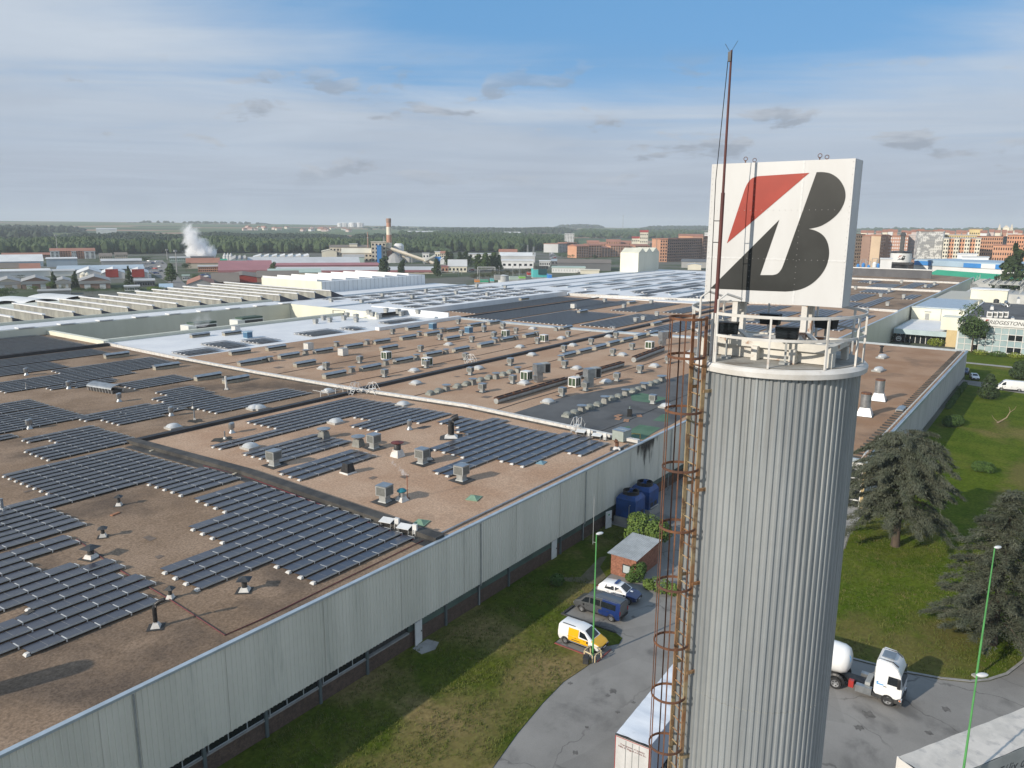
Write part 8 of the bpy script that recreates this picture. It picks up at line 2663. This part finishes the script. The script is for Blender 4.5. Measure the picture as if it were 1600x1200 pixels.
# ------------------------------------------------------------------ woods (one mass each)
def woodland(name, label, x0, x1, d0, d1, n, h, w, m, seed, pointed=False, dens=None):
    rnd = random.Random(seed)
    mb = MB()
    a0, a1 = math.atan((x0 - 800) / 1225), math.atan((x1 - 800) / 1225)
    for i in range(n):
        a = rnd.uniform(a0, a1)
        f = rnd.random()
        d = d0 + (d1 - d0) * f
        e = min(1., (a - a0) / (a1 - a0) * 6 + .35, (a1 - a) / (a1 - a0) * 6 + .35)
        p = polar(d, a)
        if mnoise.noise(Vector((p.x * .008, p.y * .008, seed))) < -.35:
            continue
        hh = h * rnd.uniform(.80, 1.12) * e * (1 + .3 * mnoise.noise(Vector((p.x * .012, p.y * .012, 5 + seed))))
        ww = w * rnd.uniform(.9, 1.5)
        k = 6
        rot_ = rnd.random() * 6
        prof = ((.7, .10), (1.0, .42), (.86, .74), (.40, .97)) if not pointed else ((.8, .08), (.75, .35), (.42, .7), (.06, 1.0))
        vs, fs = [], []
        for r_, z_ in prof:
            for q in range(k):
                aa = rot_ + 2 * pi * q / k
                j = rnd.uniform(.72, 1.25)
                vs.append((p.x + ww * .5 * r_ * j * cos(aa), p.y + ww * .5 * r_ * j * sin(aa), p.z + hh * min(1.05, z_ * rnd.uniform(.92, 1.08))))
        for s_ in range(len(prof) - 1):
            fs += [(s_ * k + q, s_ * k + (q + 1) % k, (s_ + 1) * k + (q + 1) % k, (s_ + 1) * k + q) for q in range(k)]
        fs.append(tuple(range(len(vs) - k, len(vs))))
        mb.add(vs, fs)
    return stuff(mb.build(name, m), label, 'woodland')


WOODD = leafmat('wood_dark', (.026, .042, .026), (.038, .058, .034), (.020, .033, .021), .04)
WOODM = leafmat('wood_mid', (.036, .062, .024), (.056, .086, .034), (.026, .046, .02), .03)
WOODL = leafmat('wood_light', (.050, .078, .031), (.070, .102, .042), (.036, .060, .025), .03)
woodland('riverside_wood', 'light green belt of poplars in front of the dark wood', -120, 700, 960, 1180, 3600, 13, 7, WOODL, 1)
woodland('pine_wood', 'dark pine wood on the slope behind the left works', 60, 560, 1220, 1650, 4600, 12, 8, WOODD, 2)
woodland('pine_wood', 'falling end of the dark pine wood behind the cement works', 540, 680, 1150, 1500, 900, 14, 9, WOODD, 3)
woodland('left_wood', 'dark scattered wood at the left edge below the fields', -120, 75, 1500, 2000, 700, 16, 10, WOODD, 4)
woodland('left_wood', 'isolated dark tree clumps between fields at far left', -120, 130, 2100, 2500, 260, 14, 12, WOODD, 14)
woodland('middle_wood', 'mixed green wood behind the striped chimney', 620, 900, 1000, 1550, 3200, 14, 8, WOODM, 5)
woodland('middle_wood', 'green wood strips climbing behind the tree group', 600, 840, 1600, 2000, 900, 13, 11, WOODM, 6)
woodland('pine_strip', 'straight dark pine strip on the middle slope', 682, 905, 2500, 2750, 1000, 17, 12, WOODD, 7, True)
woodland('hill_wood', 'dark wood on the small hill above the white tower block', 868, 940, 4300, 4600, 320, 16, 22, WOODD, 8)
woodland('hill_wood', 'scattered woods on the slope above the brick flats', 890, 1110, 1900, 2900, 900, 13, 12, WOODM, 9)
woodland('hill_wood', 'dark wood on the ridge left of the sign', 1000, 1130, 3600, 4500, 420, 14, 20, WOODD, 10)
woodland('hill_wood', 'scattered trees on the fields above the middle wood', 560, 900, 3000, 3600, 160, 12, 16, WOODD, 11)
woodland('hill_wood', 'distant tree rows on the right horizon', 1330, 1640, 3200, 4200, 260, 12, 18, WOODM, 12)
woodland('left_ridge_trees', 'thin line of trees on the left ridge', 200, 420, 4200, 4600, 60, 12, 16, WOODD, 13)
# tanks on the ridge, village, far farm
for i, x in enumerate((452, 488, 505, 540, 575, 640, 660)):
    p = hat('C3', x, 130, 3900)
    z0 = land(3900, HEAD - atan2(p.y, p.x))
    t = thing('storage_tank', 'white storage tank on the far ridge, %s from left' % ORD[i], 'tank', (p.x, p.y, z0), 0, 'white storage tanks on the ridge')
    r_ = (14, 13, 13, 11, 18, 15, 13)[i]
    z1 = hat('C3', x, (112, 110, 112, 118, 108, 108, 112)[i], 3900).z - z0
    MB().lathe([(r_, 0), (r_, max(6, z1 - 3)), (r_ * .3, max(8, z1))], 16).build('shell', TC['white'], t, smooth=True)
    MB().lathe([(r_ + .4, 0), (r_ + .4, 1.2)], 16).build('base', TC['grey'], t)
random.seed(31)
for i in range(24):
    x = 950 + random.random() * 1050
    d_ = random.uniform(2500, 3000)
    p = hat('C2', x, 200, d_)
    a = HEAD - atan2(p.y, p.x)
    t = thing('village_house', '', 'house', polar(d_, a), random.random() * 3, 'village houses on the far slope')
    MB().box(-9, 9, -6, 6, -1, 6).build('wall', TC[random.choice(('cream', 'white', 'pinkish'))], t)
    MB().add([(-9.5, -6.5, 6), (9.5, -6.5, 6), (9.5, 0, 9.5), (-9.5, 0, 9.5), (9.5, 6.5, 6), (-9.5, 6.5, 6)], [(0, 1, 2, 3), (3, 2, 4, 5), (0, 3, 5), (1, 4, 2)]).build('roof', TC['terra'], t)
    reg(t, 'small terracotta roofed village house', 'on the far slope')
for i, (k, x, y, lb) in enumerate((('C3', 1190, 230, 'white farm building on the slope, left of two'), ('C3', 1285, 225, 'white farm building on the slope, right of two'), ('C4', 760, 245, 'small white farm above the middle wood'), ('C1', 1050, 172, 'white farm at the edge of the left wood'))):
    d_ = 2100
    p = hat(k, x, y, d_)
    a = HEAD - atan2(p.y, p.x)
    t = thing('farm_building', lb, 'farm', polar(d_, a), HEAD - a + pi / 2)
    MB().box(-22, 22, -8, 8, -2, 10).build('wall', TC['white'], t)
    MB().add([(-22, -8.4, 10), (22, -8.4, 10), (22, 0, 13), (-22, 0, 13), (22, 8.4, 10), (-22, 8.4, 10)], [(0, 1, 2, 3), (3, 2, 4, 5), (0, 3, 5), (1, 4, 2)]).build('roof', TC['light_grey'], t)

# ------------------------------------------------------------------ steam
def steam(name, label, base, top, r, dens, scale, thr):
    """a closed drifting body whose density breaks up into billows"""
    mb = MB()
    nn, ns = 16, 9
    dv = top - base
    for i in range(ns):
        f = i / (ns - 1)
        rr_ = r * (.35 + 1.0 * sin(pi * min(1, .12 + f * .8)) ** .8)
        mb.v += [(dv.x * f + rr_ * cos(2 * pi * k / nn), dv.y * f + rr_ * sin(2 * pi * k / nn), dv.z * f) for k in range(nn)]
    for i in range(ns - 1):
        mb.f += [(i * nn + k, i * nn + (k + 1) % nn, (i + 1) * nn + (k + 1) % nn, (i + 1) * nn + k) for k in range(nn)]
    mb.f += [tuple(range(nn - 1, -1, -1)), tuple(range(len(mb.v) - nn, len(mb.v)))]
    mb.mi = [0] * len(mb.f)
    m = bpy.data.materials.new(name + '_droplets')
    m.use_nodes = True
    m.node_tree.nodes.clear()
    g = NG(m.node_tree)
    v = g.node('ShaderNodeVolumePrincipled')
    ob = g.node('ShaderNodeTexCoord').outputs['Object']
    f = g.m('DIVIDE', g.xyz(ob)[2], dv.z)
    ax, ay, _ = g.xyz(g.vm('SUBTRACT', ob, g.vm('MULTIPLY', g.cxyz(f, f, f), tuple(dv))))
    rad_ = g.m('DIVIDE', g.m('SQRT', g.m('ADD', g.m('MULTIPLY', ax, ax), g.m('MULTIPLY', ay, ay))), r)
    n1 = g.m('MULTIPLY', g.m('SUBTRACT', g.noise(ob, scale, 5, .62, .5), .5), 3.0)
    shape = g.m('SUBTRACT', g.m('ADD', n1, thr), g.m('ADD', g.m('MULTIPLY', g.m('MULTIPLY', rad_, rad_), .55), g.m('MULTIPLY', f, .75)))
    fade = g.m('MULTIPLY_ADD', f, -.75, 1.0)
    g.put(v.inputs['Density'], g.m('MULTIPLY', g.m('MULTIPLY', g.step(shape, 0., .5), fade), dens))
    v.inputs['Color'].default_value = (.985, .985, .99, 1)
    g.nt.links.new(v.outputs[0], g.node('ShaderNodeOutputMaterial').inputs['Volume'])
    return tag(mb.build(name, m, None, base), label, 'steam')


sD = dist_of('C2', 520, 475)
steam('steam_cloud', 'big white steam cloud rising from the works before the woods', hat('C2', 545, 468, sD), hat('C2', 390, 100, sD), 14.0, .55, .075, .75)
b_ = rf('Z2', 1137, 878)
hD = hypot(b_.x, b_.y)
steam('steam_wisp', 'thin wisp of steam drifting from the orange steam pipe', hat('Z2', 1135, 728, hD), hat('Z2', 1000, 590, hD - .5), .42, 3.0, 2.4, .35)
p = at('C2', 560, 1150, 9.5)
p.y += 3
steam('steam_wisp', 'faint steam rising before the courtyard wall', p, p + Vector((5, -1, 8.0)), 2.8, .16, .35, .45)
# ------------------------------------------------------------------ haze over the valley
HAZE = 0.00014
hz_ = MB().box(-900, 9500, -6500, 9000, -3, 130).build('haze', None)
hm_ = bpy.data.materials.new('valley_haze')
hm_.use_nodes = True
hm_.node_tree.nodes.clear()
g = NG(hm_.node_tree)
v = g.node('ShaderNodeVolumePrincipled')
v.inputs['Color'].default_value = (.80, .87, .95, 1)
v.inputs['Density'].default_value = HAZE
v.inputs['Anisotropy'].default_value = 0.0
g.nt.links.new(v.outputs[0], g.node('ShaderNodeOutputMaterial').inputs['Volume'])
hz_.data.materials.clear()
hz_.data.materials.append(hm_)
stuff(hz_, 'thin pale haze lying over the whole valley', 'haze')
finish_labels()
